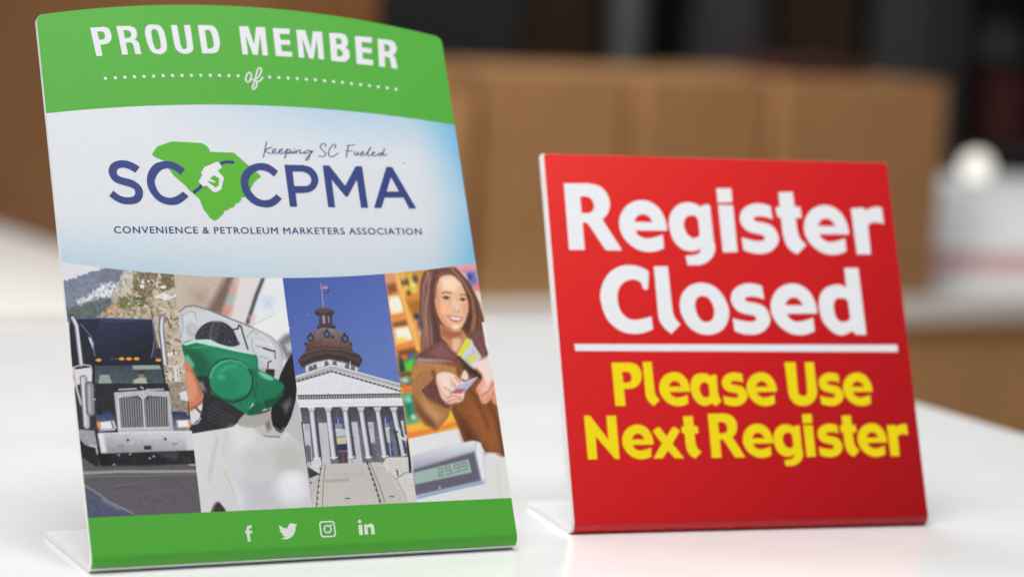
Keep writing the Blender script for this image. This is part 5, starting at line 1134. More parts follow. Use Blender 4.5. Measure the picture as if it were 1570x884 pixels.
  ('l',[80.24,114.33,80.24,114.25],0.27,(150,148,156),0.15),
  ('l',[70.46,111.35,70.67,111.2],0.21,(190,188,194),0.15),
  ('l',[66.62,119.09,66.54,119.09],0.29,(150,148,156),0.15),
  ('l',[68.03,112.8,67.86,112.66],0.26,(150,148,156),0.15),
  ('l',[77.31,118.57,77.21,118.34],0.24,(150,148,156),0.15),
  ('l',[69.07,115.32,69.05,115.1],0.21,(150,148,156),0.15),
  ('l',[73.06,115.56,73.12,115.48],0.28,(150,148,156),0.15),
  ('l',[66.78,111.04,66.84,110.89],0.2,(150,148,156),0.15),
  ('l',[67.68,118.63,67.74,118.48],0.23,(190,188,194),0.15),
  ('l',[76.67,112.06,76.64,111.84],0.29,(190,188,194),0.15),
  ('l',[70.15,113.74,69.98,113.52],0.24,(150,148,156),0.15),
  ('l',[69.83,113.52,69.89,113.44],0.23,(190,188,194),0.15),
  ('l',[78.34,110.99,78.26,110.99],0.27,(150,148,156),0.15),
  ('l',[65.42,114.63,65.49,114.56],0.2,(190,188,194),0.15),
  ('l',[68.58,112.42,68.65,112.35],0.24,(150,148,156),0.15),
  ('l',[79.69,111.04,79.67,110.89],0.21,(190,188,194),0.15),
  ('l',[82.36,115.64,82.27,115.57],0.21,(150,148,156),0.15),
  ('l',[66.17,115.96,66.08,115.82],0.27,(190,188,194),0.15),
  ('l',[71.48,112.97,71.38,112.82],0.21,(190,188,194),0.15),
  ('l',[71.9,111.55,71.74,111.48],0.27,(150,148,156),0.15),
  ('l',[75.1,116.43,74.93,116.2],0.2,(150,148,156),0.15),
  ('l',[65.52,110.46,65.37,110.39],0.23,(150,148,156),0.15),
  ('l',[69.44,119.65,69.35,119.5],0.26,(190,188,194),0.15),
  ('l',[79.08,111.58,78.91,111.35],0.22,(150,148,156),0.15),
  ('l',[72.54,116.84,72.44,116.62],0.28,(150,148,156),0.15),
  ('l',[80.2,110.29,79.95,110.07],0.21,(190,188,194),0.15),
  ('l',[75.22,110.6,75.14,110.52],0.22,(150,148,156),0.15),
  ('l',[76.13,116.86,75.9,116.79],0.28,(150,148,156),0.15),
  ('l',[63.36,114.82,63.42,114.67],0.2,(190,188,194),0.15),
  ('l',[78.63,111.51,78.62,111.43],0.3,(190,188,194),0.15),
  ('l',[73.65,114.88,73.41,114.81],0.22,(190,188,194),0.15),
  ('l',[65.76,118.13,65.91,118.13],0.25,(190,188,194),0.15),
  ('l',[63.45,112.36,63.36,112.29],0.26,(190,188,194),0.15),
  ('l',[64.56,116.81,64.41,116.74],0.28,(150,148,156),0.15),
  ('l',[67.98,113.62,68.05,113.62],0.21,(150,148,156),0.15),
  ('l',[66.68,119.02,66.67,118.94],0.22,(150,148,156),0.15),
  ('l',[65.34,115.23,65.11,115.16],0.3,(150,148,156),0.15),
  ('l',[70.92,113.28,70.83,113.21],0.21,(150,148,156),0.15),
  ('l',[64.25,112.27,64.1,112.2],0.19,(150,148,156),0.15),
  ('l',[63.34,114,63.41,113.92],0.22,(150,148,156),0.15),
  ('p',[62.56,85.14,66.97,85.03,75.94,79.49,83.49,74.27,74.97,68.52,54.43,65.91,54.57,70.26,59.07,73.03,61.13,78.08],(40,38,43),0.23,8,1,0),
  ('l',[65.61,79.78,77.34,72.69],0.46,(72,69,76),0.31),
  ('l',[64.81,78.05,76.18,71.7],0.46,(72,69,76),0.31),
  ('l',[64.01,76.31,75.02,70.71],0.46,(72,69,76),0.31),
  ('l',[63.22,74.58,73.86,69.73],0.46,(72,69,76),0.31),
  ('l',[62.43,72.85,72.7,68.74],0.46,(72,69,76),0.31),
  ('l',[54.96,70.46,57.96,71.1,59.84,73.37],0.77,(176,178,184),0.31),
  ('p',[55.03,77.3,58.08,75.25,58.56,73.04,56.9,71.42,54.46,71.2],(216,216,220),0.23,0,1,0),
  ('l',[58.1,78.53,60.69,75.53],1.07,(80,76,80),0.38),
  ('p',[82.08,74.9,88.22,76.2,95.05,76.74,95.05,70.83,91.82,69.09,85.64,67.59,77.87,69.75],(172,168,163),0.31,6,0.6,1),
  ('l',[84.86,76.29,88.03,74.73,92.66,75.7,95.03,76.59],0.92,(70,66,66),0.46),
  ('p',[86.44,79.94,93.08,79.01,94.3,76.76,88.13,75.46,84.54,76.67],(200,196,192),0.46,0,1,0),
  ('p',[85.4,66.87,90.33,69.14,95.14,71.57,101.21,66.06,98.15,62.78,91.1,63.45,86.79,64.84],(196,192,187),0.31,0,1,1),
  ('l',[85.77,65.61,91.09,63.38,98.15,62.78],0.69,(112,96,82),0.38),
  ('p',[91.91,69.82,94.39,71.59,94.58,67.16,92.52,65.76],(120,112,106),1.76,0,1,0),
  ('p',[95.8,76.72,98.62,81.08,108.84,86.77,108.3,78.59,104.21,70.55,99.73,65.08,97.08,66.2,95.46,69.34],(24,22,25),0.31,5,1,1),
  ('p',[101.35,78.78,106.36,82.36,106.26,78.65,103.04,74.29],(96,94,98),2.47,0,1,0),
  ('l',[96.17,67.85,99.28,65.68,101.42,67.68],0.46,(150,150,152),0.31),
  ('p',[108.82,80.81,110.99,77.03,111.18,55.55,104.33,63.9,101.14,65.48,104.91,71.27],(194,193,194),0.31,0,1,0),
  ('p',[88.69,96.91,92.12,96.69,95.22,94.9,98.74,92.81,102.91,89.88,103.78,87.24,101.99,83.94,98.22,79.95,93.71,77.12,90.11,78.33,89.17,82.79],(20,116,80),0.31,5,1,1),
  ('p',[91.56,95.81,95.21,94.83,99.04,92.21,97.76,91.12,93.43,92.71],(110,196,160),1.41,0,1,1),
  ('p',[92.73,81.22,98.93,82.53,102.8,86.15,102.99,84.66,98.6,79.94,93.71,77.12],(10,74,52),1.59,0,1,1),
  ('p',[82.94,74.85,86.37,78.43,89.69,80.93,92.26,77.53,88.94,75.04,85.82,74.03],(14,92,64),0.46,0,1,1),
  ('l',[88.69,96.91,90.1,93.16,89.91,88.7,88.23,84.3],0.46,(12,84,60),0.38),
  ('g',[54.43,65.91,75.34,68.51,85.58,67.08,91.08,63.23,98.49,62.47,104.31,63.75,111.28,56.29,109.56,26.37,54.93,26.74],[56.37,57.52,98.76,41.38],(222,220,222),(208,206,208),0.46,0,1,0),
  ('p',[74.56,68.17,85.53,66.72,83.88,59.45,78.16,55.28,75.01,59.76],(228,227,230),5.29,0,1,0),
  ('p',[92.43,56.22,102.67,59.9,110.43,55.58,107.76,46.87,95.41,44.43],(196,196,190),6,0,1,0),
  ('p',[79.82,56.68,92.99,54.74,92.06,47.48,81.51,46.43],(206,205,203),7.06,0,1,0),
  ('l',[66.91,62.95,63.67,54.36,60.34,42.95],1.23,(198,198,202),2.12),
  ('l',[72.04,65.69,68.6,55.63],1.07,(206,206,210),2.12),
  ('l',[66.44,65.15,67,63.67],1.07,(222,200,206),2.12),
  ('l',[69.45,50.52,69.58,45.46,70.66,41.09],1.07,(224,218,192),1.41),
  ('l',[68.65,46.94,71.07,39.63,73.42,27.67],0.54,(186,192,196),0.31),
  ('p',[71.42,42.5,77.13,35.05,76.16,27.18,73.64,27.66],(224,224,228),3.53,0,1,0),
  ('p',[78.02,42.23,94.48,43.01,94.01,27.81,77.71,27.83],(203,201,206),7.06,0,1,0),
  ('e',[101.22,37.28],8.05,7.29,(234,233,238),7.06),
  ('e',[102.49,41.23],4.6,3.07,(240,239,243),5.29),
  ('p',[59.73,26.87,61.4,31.08,63.47,32.49,65.29,30.69,66.63,27.27],(58,48,44),0.54,0,1,1),
  ('l',[60.51,27.9,61.84,31.13,63.59,32.34],0.46,(150,130,110),0.31),
 ],
 'statehouse': [
  ('g',[108.4,148.87,177.27,148.61,173.96,75.23,99.19,77.35],[120.3,144.43,146.71,93.96],(70,92,166),(100,122,190),0.15,5,0.4,0),
  ('l',[129.99,140.57,129.89,134.86,129.61,127.94],0.33,(186,184,204),0.15),
  ('p',[130.49,138.81,132.33,139.24,133.59,138.64,133.3,137.62,130.44,137.35],(206,130,138),0.15,0,1,0),
  ('p',[131.18,137.34,133.74,137.03,133.32,135.57,131.12,135.73],(44,44,74),0.22,0,1,0),
  ('e',[132.18,136.45],0.44,0.36,(190,190,210),0.22),
  ('p',[127.85,127.45,129.65,128.74,131.45,127.26],(120,112,116),0.15,0,1,0),
  ('e',[129.77,125.24],5.03,2.33,(62,43,40),0.22),
  ('e',[129.91,126.26],4.23,1.17,(92,70,64),0.29),
  ('p',[126.62,124.34,133.56,124.25,133.09,118.66,126.16,118.76],(70,50,48),0.22,0,1,0),
  ('p',[128.39,123.81,129.81,123.93,129.68,119.72,128.19,119.6],(150,150,190),0.22,0,1,0),
  ('p',[131.24,123.55,131.98,123.54,131.93,119.91,131.17,119.78],(140,140,180),0.22,0,1,0),
  ('p',[126.74,123.61,127.7,123.6,127.45,119.61,126.55,119.48],(96,74,72),0.22,0,1,0),
  ('p',[124.71,116.75,125.28,118.77,128.02,119.46,133.33,119.38,134.67,118.35,134.73,116.6],(66,46,43),0.22,0,1,0),
  ('l',[125.07,118.34,133.29,119.09,134.65,118.2],0.36,(104,80,74),0.22),
  ('g',[124.33,116.61,127.79,117.72,134.47,116.9,137.73,114.67,140.62,111.43,142.11,107.78,142.06,105.25,117.23,105.71,118.29,109.28,120.93,113.2],[129.96,117.4,128.39,105.86],(128,124,136),(98,58,50),0.22,14,0.4,0),
  ('l',[127.75,117.43,125.96,112.4,125.46,105.92],0.29,(84,62,62),0.22),
  ('l',[134.29,116.61,136.28,112.23,136.49,105.71],0.29,(84,62,62),0.22),
  ('l',[124.25,116.04,121.47,111.75,118.88,106.04],0.29,(90,66,64),0.22),
  ('e',[129.51,114.08],1.89,1.89,(58,44,46),0.22),
  ('e',[129.51,114.08],0.95,1.04,(98,104,134),0.29),
  ('e',[120.82,112.34],1.82,1.82,(58,44,46),0.22),
  ('e',[120.82,112.34],0.91,1,(98,104,134),0.29),
  ('e',[138.79,111.61],2.04,2.04,(58,44,46),0.22),
  ('e',[138.79,111.61],1.02,1.12,(98,104,134),0.29),
  ('e',[129.78,116.1],0.66,0.87,(54,42,44),0.22),
  ('e',[138.76,114.08],0.66,0.87,(54,42,44),0.22),
  ('e',[121.08,114.28],0.66,0.87,(54,42,44),0.22),
  ('e',[117.85,109.29],0.66,0.87,(54,42,44),0.22),
  ('e',[141.52,108.88],0.66,0.87,(54,42,44),0.22),
  ('e',[132.27,112.66],0.66,0.87,(54,42,44),0.22),
  ('p',[112.78,101.28,116.96,105.36,121.94,107.06,127.93,107.89,135.23,107.33,140.94,105.78,145.07,103.38,146.64,100.82,144.65,97.25,143.25,96.77,137.8,99.19,128.89,101.39,119.86,99.71,115.14,97.16,113.79,97.9],(66,54,50),0.22,16,0.4,0),
  ('l',[116.09,104.3,121.82,106.13,127.79,106.88,135.83,106.3,142.25,104.52],0.66,(104,84,74),0.29),
  ('l',[113.85,101.12,120.76,103.71,128.25,104.86,136.95,103.68,144.66,100.5],0.51,(96,80,72),0.29),
  ('l',[114.29,98.96,121.24,101.83,128.73,102.98,137.37,101.37,143.94,97.99],0.44,(40,32,32),0.29),
  ('p',[116.18,97.85,120.59,99.69,128.89,101.39,137.8,99.19,143.54,96.77,143.03,94.18,130.3,98.27,115.92,94.79],(212,211,215),0.22,8,1,0),
  ('p',[119.73,95.99,120.2,98.41,121.26,99.25,122.15,98.23,121.99,95.94],(92,98,126),0.22,0,1,0),
  ('p',[126,97.43,126.47,99.86,127.54,100.7,128.43,99.68,128.27,97.38],(92,98,126),0.22,0,1,0),
  ('p',[130.26,97.48,130.74,99.92,131.82,100.76,132.71,99.73,132.54,97.43],(92,98,126),0.22,0,1,0),
  ('p',[136.63,96.05,137.12,98.49,138.19,99.33,139.09,98.3,138.91,96],(92,98,126),0.22,0,1,0),
  ('p',[139.46,95.13,139.95,97.56,141.03,98.41,141.92,97.38,141.75,95.08],(92,98,126),0.22,0,1,0),
  ('p',[117.43,95.18,117.9,97.6,118.96,98.44,119.85,97.42,119.69,95.13],(92,98,126),0.22,0,1,0),
  ('l',[123.24,100.36,123.11,97.2],0.36,(240,240,242),0.15),
  ('l',[125.43,100.31,125.3,97.16],0.36,(240,240,242),0.15),
  ('l',[129.68,100.22,129.55,97.07],0.36,(240,240,242),0.15),
  ('l',[133.87,100.14,133.73,96.98],0.36,(240,240,242),0.15),
  ('l',[135.71,100.1,135.57,96.94],0.36,(240,240,242),0.15),
  ('l',[139.84,100.02,139.7,96.85],0.36,(240,240,242),0.15),
  ('l',[116.38,98.21,120.97,99.83,128.87,101.25,137.78,99.05,143.39,96.77],0.44,(140,136,140),0.29),
  ('p',[110.31,91.92,129.98,98.64,166.68,87.13,165.4,68.29,108.3,70.05],(229,229,233),0.15,5,1,0),
  ('l',[110.64,92.2,129.82,97.49,165.84,86.57],2.48,(150,146,150),0.22),
  ('l',[110.56,92.7,129.91,98.14,165.95,87.29],0.66,(236,235,238),0.22),
  ('l',[110.58,91.77,129.76,96.99,165.75,85.92],0.51,(206,204,208),0.22),
  ('l',[110.61,90.35,129.51,95.2,165.44,83.84],1.02,(84,78,80),0.22),
  ('e',[110.84,90.42],0.36,0.44,(206,203,206),0.22),
  ('e',[113.02,90.98],0.36,0.44,(206,203,206),0.22),
  ('e',[115.21,91.55],0.36,0.44,(206,203,206),0.22),
  ('e',[117.4,92.12],0.36,0.44,(206,203,206),0.22),
  ('e',[119.6,92.69],0.36,0.44,(206,203,206),0.22),
  ('e',[121.79,93.26],0.36,0.44,(206,203,206),0.22),
  ('e',[124,93.84],0.36,0.44,(206,203,206),0.22),
  ('e',[126.2,94.41],0.36,0.44,(206,203,206),0.22),
  ('e',[128.41,94.99],0.36,0.44,(206,203,206),0.22),
  ('e',[130.6,94.93],0.36,0.44,(206,203,206),0.22),
  ('e',[132.76,94.24],0.36,0.44,(206,203,206),0.22),
  ('e',[134.92,93.55],0.36,0.44,(206,203,206),0.22),
  ('e',[137.08,92.87],0.36,0.44,(206,203,206),0.22),
  ('e',[139.25,92.18],0.36,0.44,(206,203,206),0.22),
  ('e',[141.42,91.49],0.36,0.44,(206,203,206),0.22),
  ('e',[143.59,90.79],0.36,0.44,(206,203,206),0.22),
  ('e',[145.76,90.1],0.36,0.44,(206,203,206),0.22),
  ('e',[147.94,89.41],0.36,0.44,(206,203,206),0.22),
  ('e',[150.12,88.71],0.36,0.44,(206,203,206),0.22),
  ('e',[152.3,88.02],0.36,0.44,(206,203,206),0.22),
  ('e',[154.48,87.32],0.36,0.44,(206,203,206),0.22),
  ('e',[156.67,86.63],0.36,0.44,(206,203,206),0.22),
  ('e',[158.86,85.93],0.36,0.44,(206,203,206),0.22),
  ('e',[161.05,85.23],0.36,0.44,(206,203,206),0.22),
  ('e',[163.25,84.53],0.36,0.44,(206,203,206),0.22),
  ('e',[165.44,83.84],0.36,0.44,(206,203,206),0.22),
  ('p',[111.03,88,129.62,93.34,165.22,82.32,164.33,71.19,109.39,72.83],(226,226,231),0.22,7,0.8,0),
  ('l',[110.58,82.56,165.41,82.02],2.61,(88,84,88),0.23),
  ('e',[111.01,82.4],0.35,0.46,(214,212,214),0.23),
  ('e',[112.38,82.39],0.35,0.46,(214,212,214),0.23),
  ('e',[113.76,82.37],0.35,0.46,(214,212,214),0.23),
  ('e',[115.13,82.36],0.35,0.46,(214,212,214),0.23),
  ('e',[116.5,82.35],0.35,0.46,(214,212,214),0.23),
  ('e',[117.88,82.33],0.35,0.46,(214,212,214),0.23),
  ('e',[119.26,82.32],0.35,0.46,(214,212,214),0.23),
  ('e',[120.64,82.3],0.35,0.46,(214,212,214),0.23),
  ('e',[122.02,82.29],0.35,0.46,(214,212,214),0.23),
  ('e',[123.4,82.28],0.35,0.46,(214,212,214),0.23),
  ('e',[124.78,82.26],0.35,0.46,(214,212,214),0.23),
  ('e',[126.17,82.25],0.35,0.46,(214,212,214),0.23),
  ('e',[127.55,82.23],0.35,0.46,(214,212,214),0.23),
  ('e',[128.94,82.22],0.35,0.46,(214,212,214),0.23),
  ('e',[130.33,82.2],0.35,0.46,(214,212,214),0.23),
  ('e',[131.71,82.19],0.35,0.46,(214,212,214),0.23),
  ('e',[133.11,82.18],0.35,0.46,(214,212,214),0.23),
  ('e',[134.5,82.16],0.35,0.46,(214,212,214),0.23),
  ('e',[135.89,82.15],0.35,0.46,(214,212,214),0.23),
  ('e',[137.28,82.13],0.35,0.46,(214,212,214),0.23),
  ('e',[138.68,82.12],0.35,0.46,(214,212,214),0.23),
  ('e',[140.08,82.1],0.35,0.46,(214,212,214),0.23),
  ('e',[141.48,82.09],0.35,0.46,(214,212,214),0.23),
  ('e',[142.88,82.08],0.35,0.46,(214,212,214),0.23),
  ('e',[144.28,82.06],0.35,0.46,(214,212,214),0.23),
  ('e',[145.68,82.05],0.35,0.46,(214,212,214),0.23),
  ('e',[147.08,82.03],0.35,0.46,(214,212,214),0.23),
  ('e',[148.49,82.02],0.35,0.46,(214,212,214),0.23),
  ('e',[149.9,82],0.35,0.46,(214,212,214),0.23),
  ('e',[151.31,81.99],0.35,0.46,(214,212,214),0.23),
  ('e',[152.71,81.98],0.35,0.46,(214,212,214),0.23),
  ('e',[154.13,81.96],0.35,0.46,(214,212,214),0.23),
  ('e',[155.54,81.95],0.35,0.46,(214,212,214),0.23),
  ('e',[156.95,81.93],0.35,0.46,(214,212,214),0.23),
  ('e',[158.37,81.92],0.35,0.46,(214,212,214),0.23),
  ('e',[159.78,81.9],0.35,0.46,(214,212,214),0.23),
  ('e',[161.2,81.89],0.35,0.46,(214,212,214),0.23),
  ('e',[162.62,81.87],0.35,0.46,(214,212,214),0.23),
  ('e',[164.04,81.86],0.35,0.46,(214,212,214),0.23),
  ('e',[165.46,81.84],0.35,0.46,(214,212,214),0.23),
  ('l',[110.6,83.91,165.61,83.38],0.61,(238,238,241),0.23),
  ('l',[110.38,81.08,165.6,80.65],0.61,(226,226,230),0.23),
  ('p',[110.76,80.47,165.69,80.19,165.63,76.55,110.63,77.2],(232,232,236),0.15,0,1,0),
  ('l',[110.7,78.83,165.64,78.22],0.23,(206,206,212),0.15),
  ('g',[110.63,77.2,165.63,76.55,166.62,44.9,110.58,47.06],[134.51,76.67,132.65,63.27],(70,70,84),(112,112,126),0.23,14,1,0),
  ('p',[110.84,69.03,114.41,68.91,113.34,49.53,110.58,48.16],(197,197,204),0.31,8,1,0),
  ('p',[119.04,69.29,123.61,69.15,122.63,48.44,118.23,48.61],(197,197,204),0.31,8,1,0),
  ('p',[126.98,65.69,132.58,65.51,132.45,61.79,126.65,61.61],(197,197,204),0.31,8,1,0),
  ('p',[135.01,69.17,139.33,69.04,139.2,48.33,133.99,48.53],(197,197,204),0.31,8,1,0),
  ('p',[143.51,68.91,147.77,68.77,146.59,50.13,143.19,50.26],(197,197,204),0.31,8,1,0),
  ('p',[151.62,65.65,155.52,65.53,155.21,58.03,151.71,58.15],(197,197,204),0.31,8,1,0),
  ('p',[161.14,69.12,163.89,69.03,163.31,51.75,160.96,51.84],(197,197,204),0.31,8,1,0),
  ('p',[132.11,56.6,134.03,56.53,133.66,48.39,131.52,48.47],(197,197,204),0.31,8,1,0),
  ('p',[111.83,68.99,114.26,68.92,113.98,65.74,111.71,65.81],(178,178,186),0.23,0,1,0),
  ('p',[144.16,67.99,147.26,67.89,147.06,65.42,144.19,65.51],(176,176,184),0.23,0,1,0),
  ('p',[110.64,57.72,112.12,58.63,113.36,57.63,112.93,49.91,110.95,49.84],(104,104,116),0.31,0,1,0),
  ('p',[144.71,57.65,146.23,58.49,147.34,57.56,146.96,49.52,144.98,49.74],(104,104,116),0.31,0,1,0),
  ('p',[127.71,71.04,131.4,70.92,130.98,65.71,127.46,65.83],(64,76,140),0.15,0,1,0),
  ('l',[129.53,70.83,129.17,65.92],0.38,(206,208,220),0.15),
  ('l',[127.65,68.35,131.18,68.24],0.23,(190,192,206),0.15),
  ('p',[127.65,68.35,131.18,68.24,130.98,65.71,127.46,65.83],(146,142,172),0.38,0,1,0),
  ('p',[152.49,70.59,155.94,70.63,155.69,65.67,152.4,65.63],(64,76,140),0.15,0,1,0),
  ('l',[154.28,70.53,154.06,65.72],0.38,(206,208,220),0.15),
  ('p',[152.57,67.87,155.86,67.92,155.69,65.67,152.4,65.63],(146,142,172),0.38,0,1,0),
  ('l',[126.83,65.7,131.27,65.55],0.46,(226,226,230),0.15),
  ('l',[151.99,65.49,156.14,65.51],0.46,(226,226,230),0.15),
  ('p',[126.15,61.85,132.66,62.23,136.8,60.9,132.37,60.16,131.97,58.39,126.58,58.28],(204,194,166),0.23,0,1,0),
  ('l',[126.13,61.71,132.64,62.08,136.59,61.06],0.38,(120,108,90),0.23),
  ('p',[126.71,58.12,132.57,58.22,131.67,48.47,126.6,48.36],(46,52,92),0.15,0,1,0),
  ('p',[126.68,54.57,132.05,54.52,131.52,48.47,126.62,48.51],(116,84,58),0.23,0,1,0),
  ('p',[127.5,53.8,129.02,53.74,128.72,49.32,127.17,49.23],(56,62,110),0.15,0,1,0),
  ('p',[130.27,53.85,131.64,53.8,131.37,49.59,129.96,49.42],(56,62,110),0.15,0,1,0),
  ('l',[126.42,54.87,132.09,54.82],0.31,(170,160,140),0.15),
  ('p',[152.84,57.89,156.3,58,156.12,51.42,152.97,51.24],(72,80,124),0.15,0,1,0),
  ('l',[154.72,57.9,154.55,51.33],0.38,(206,206,216),0.15),
  ('l',[152.78,54.75,156.3,54.78],0.23,(180,182,200),0.15),
  ('l',[117.85,75.8,117.72,51.57],1.69,(66,66,80),0.46),
  ('l',[116.48,75.84,116.05,51.63],2.38,(150,150,162),0.23),
  ('l',[116.17,75.85,115.75,51.65],1.76,(219,219,225),0.38),
  ('p',[114.52,77.24,118.5,77.27,117.6,75.06,115.14,74.99],(200,200,208),0.23,30,0.3,0),
  ('l',[115.16,75.13,117.62,75.21],0.31,(120,120,130),0.15),
  ('l',[114.5,77.09,118.48,77.13],0.31,(232,232,236),0.15),
  ('l',[114.54,51.69,117.74,51.72],0.69,(228,228,232),0.23),
  ('l',[126.48,75.55,126.43,51.62],1.69,(66,66,80),0.46),
  ('l',[125.11,75.59,124.75,51.68],2.38,(150,150,162),0.23),
  ('l',[124.8,75.6,124.45,51.69],1.76,(219,219,225),0.38),
  ('p',[123.14,76.99,127.15,77.03,126.23,74.81,123.76,74.74],(200,200,208),0.23,30,0.3,0),
  ('l',[123.78,74.88,126.25,74.96],0.31,(120,120,130),0.15),
  ('l',[123.12,76.84,127.13,76.88],0.31,(232,232,236),0.15),
  ('l',[123.23,51.74,126.45,51.77],0.69,(228,228,232),0.23),
  ('l',[135.25,75.3,135.32,51.44],1.69,(66,66,80),0.46),
  ('l',[133.86,75.34,133.63,51.5],2.38,(150,150,162),0.23),
  ('l',[133.55,75.35,133.33,51.51],1.76,(219,219,225),0.38),
  ('p',[131.89,76.75,135.92,76.78,134.99,74.56,132.51,74.48],(200,200,208),0.23,30,0.3,0),
  ('l',[132.53,74.63,135.01,74.71],0.31,(120,120,130),0.15),
  ('l',[131.87,76.6,135.9,76.63],0.31,(232,232,236),0.15),
  ('l',[132.1,51.56,135.34,51.59],0.69,(228,228,232),0.23),
  ('l',[143.6,75.06,144.4,51.1],1.69,(66,66,80),0.46),
  ('l',[142.21,75.1,142.7,51.17],2.38,(150,150,162),0.23),
  ('l',[141.9,75.11,142.39,51.18],1.76,(219,219,225),0.38),
  ('p',[140.23,76.51,144.28,76.55,143.34,74.32,140.84,74.24],(200,200,208),0.23,30,0.3,0),
  ('l',[140.86,74.39,143.36,74.47],0.31,(120,120,130),0.15),
  ('l',[140.21,76.36,144.26,76.4],0.31,(232,232,236),0.15),
  ('l',[141.16,51.22,144.42,51.25],0.69,(228,228,232),0.23),
  ('l',[152.31,74.81,152.97,51.24],1.69,(66,66,80),0.46),
  ('l',[150.91,74.85,151.27,51.3],2.38,(150,150,162),0.23),
  ('l',[150.6,74.86,150.96,51.31],1.76,(219,219,225),0.38),
  ('p',[148.92,76.26,153,76.3,152.05,74.06,149.53,73.99],(200,200,208),0.23,30,0.3,0),
  ('l',[149.55,74.14,152.07,74.21],0.31,(120,120,130),0.15),
  ('l',[148.9,76.11,152.97,76.15],0.31,(232,232,236),0.15),
  ('l',[149.72,51.35,152.99,51.38],0.69,(228,228,232),0.23),
  ('l',[160.92,74.56,162.74,51.62],1.69,(66,66,80),0.46),
  ('l',[159.51,74.6,161.02,51.69],2.38,(150,150,162),0.23),
  ('l',[159.19,74.61,160.71,51.7],1.76,(219,219,225),0.38),
  ('p',[157.51,76.02,161.61,76.06,160.65,73.81,158.12,73.74],(200,200,208),0.23,30,0.3,0),
  ('l',[158.14,73.89,160.67,73.96],0.31,(120,120,130),0.15),
  ('l',[157.49,75.87,161.59,75.9],0.31,(232,232,236),0.15),
  ('l',[159.46,51.74,162.76,51.77],0.69,(228,228,232),0.23),
  ('g',[110.4,48.54,118,48.62,140.62,48.5,150.7,48.49,165.05,44.96,165.09,24.14,110.08,26.29],[130.6,48.51,127.66,27.31],(202,198,196),(211,203,196),0.23,9,0.4,0),
  ('l',[117.94,47.59,141.6,47.27],0.2,(188,181,175),0.15),
  ('l',[117.79,46.75,141.98,46.4],0.2,(188,181,175),0.15),
  ('l',[117.64,45.91,142.36,45.54],0.2,(188,181,175),0.15),
  ('l',[117.49,45.07,142.74,44.67],0.2,(188,181,175),0.15),
  ('l',[117.33,44.23,143.12,43.8],0.2,(188,181,175),0.15),
  ('l',[117.18,43.39,143.5,42.94],0.2,(188,181,175),0.15),
  ('l',[117.03,42.56,143.88,42.07],0.2,(188,181,175),0.15),
  ('l',[116.88,41.72,144.26,41.2],0.2,(188,181,175),0.15),
  ('l',[116.73,40.88,144.64,40.34],0.2,(188,181,175),0.15),
  ('l',[116.58,40.05,145.02,39.47],0.2,(188,181,175),0.15),
  ('l',[116.43,39.21,145.4,38.6],0.2,(188,181,175),0.15),
  ('l',[116.28,38.37,145.78,37.74],0.2,(188,181,175),0.15),
  ('l',[116.13,37.54,146.16,36.87],0.2,(188,181,175),0.15),
  ('l',[115.98,36.7,146.54,36.01],0.2,(188,181,175),0.15),
  ('l',[115.82,35.87,146.92,35.14],0.2,(188,181,175),0.15),
  ('l',[115.67,35.04,147.29,34.27],0.2,(188,181,175),0.15),
  ('l',[115.52,34.2,147.67,33.41],0.2,(188,181,175),0.15),
  ('l',[115.37,33.37,148.05,32.54],0.2,(188,181,175),0.15),
  ('l',[115.22,32.54,148.43,31.68],0.2,(188,181,175),0.15),
  ('l',[115.07,31.7,148.81,30.81],0.2,(188,181,175),0.15),
  ('l',[114.92,30.87,149.19,29.95],0.2,(188,181,175),0.15),
  ('l',[114.77,30.04,149.57,29.08],0.2,(188,181,175),0.15),
  ('l',[114.62,29.21,149.95,28.22],0.2,(188,181,175),0.15),
  ('l',[114.47,28.38,150.32,27.35],0.2,(188,181,175),0.15),
  ('l',[143.37,46.09,149.59,46.15],0.2,(186,179,173),0.15),
  ('l',[143.5,45.23,150.01,45.28],0.2,(186,179,173),0.15),
  ('l',[143.62,44.38,150.43,44.41],0.2,(186,179,173),0.15),
  ('l',[143.75,43.52,150.85,43.54],0.2,(186,179,173),0.15),
  ('l',[143.87,42.66,151.26,42.67],0.2,(186,179,173),0.15),
  ('l',[144,41.81,151.68,41.8],0.2,(186,179,173),0.15),
  ('l',[144.12,40.95,152.1,40.92],0.2,(186,179,173),0.15),
  ('l',[144.25,40.09,152.52,40.05],0.2,(186,179,173),0.15),
  ('l',[144.38,39.24,152.94,39.18],0.2,(186,179,173),0.15),
  ('l',[144.5,38.38,153.36,38.31],0.2,(186,179,173),0.15),
  ('l',[144.63,37.53,153.77,37.44],0.2,(186,179,173),0.15),
  ('l',[144.75,36.67,154.19,36.57],0.2,(186,179,173),0.15),
  ('l',[144.88,35.82,154.61,35.7],0.2,(186,179,173),0.15),
  ('l',[145,34.96,155.03,34.83],0.2,(186,179,173),0.15),
  ('l',[145.13,34.11,155.45,33.96],0.2,(186,179,173),0.15),
  ('l',[145.25,33.25,155.87,33.09],0.2,(186,179,173),0.15),
  ('l',[145.38,32.4,156.28,32.22],0.2,(186,179,173),0.15),
  ('l',[145.5,31.55,156.7,31.36],0.2,(186,179,173),0.15),
  ('l',[145.63,30.69,157.12,30.49],0.2,(186,179,173),0.15),
  ('l',[145.75,29.84,157.54,29.62],0.2,(186,179,173),0.15),
  ('l',[145.88,28.99,157.96,28.75],0.2,(186,179,173),0.15),
  ('l',[146,28.14,158.37,27.88],0.2,(186,179,173),0.15),
  ('p',[118.48,40.88,131.11,41.11,130.9,39.64,118.68,39.56],(178,166,152),1.41,0,1,0),
  ('p',[122.28,43.67,139.17,43.74,139.01,42.56,122.13,42.57],(192,184,176),1.41,0,1,0),
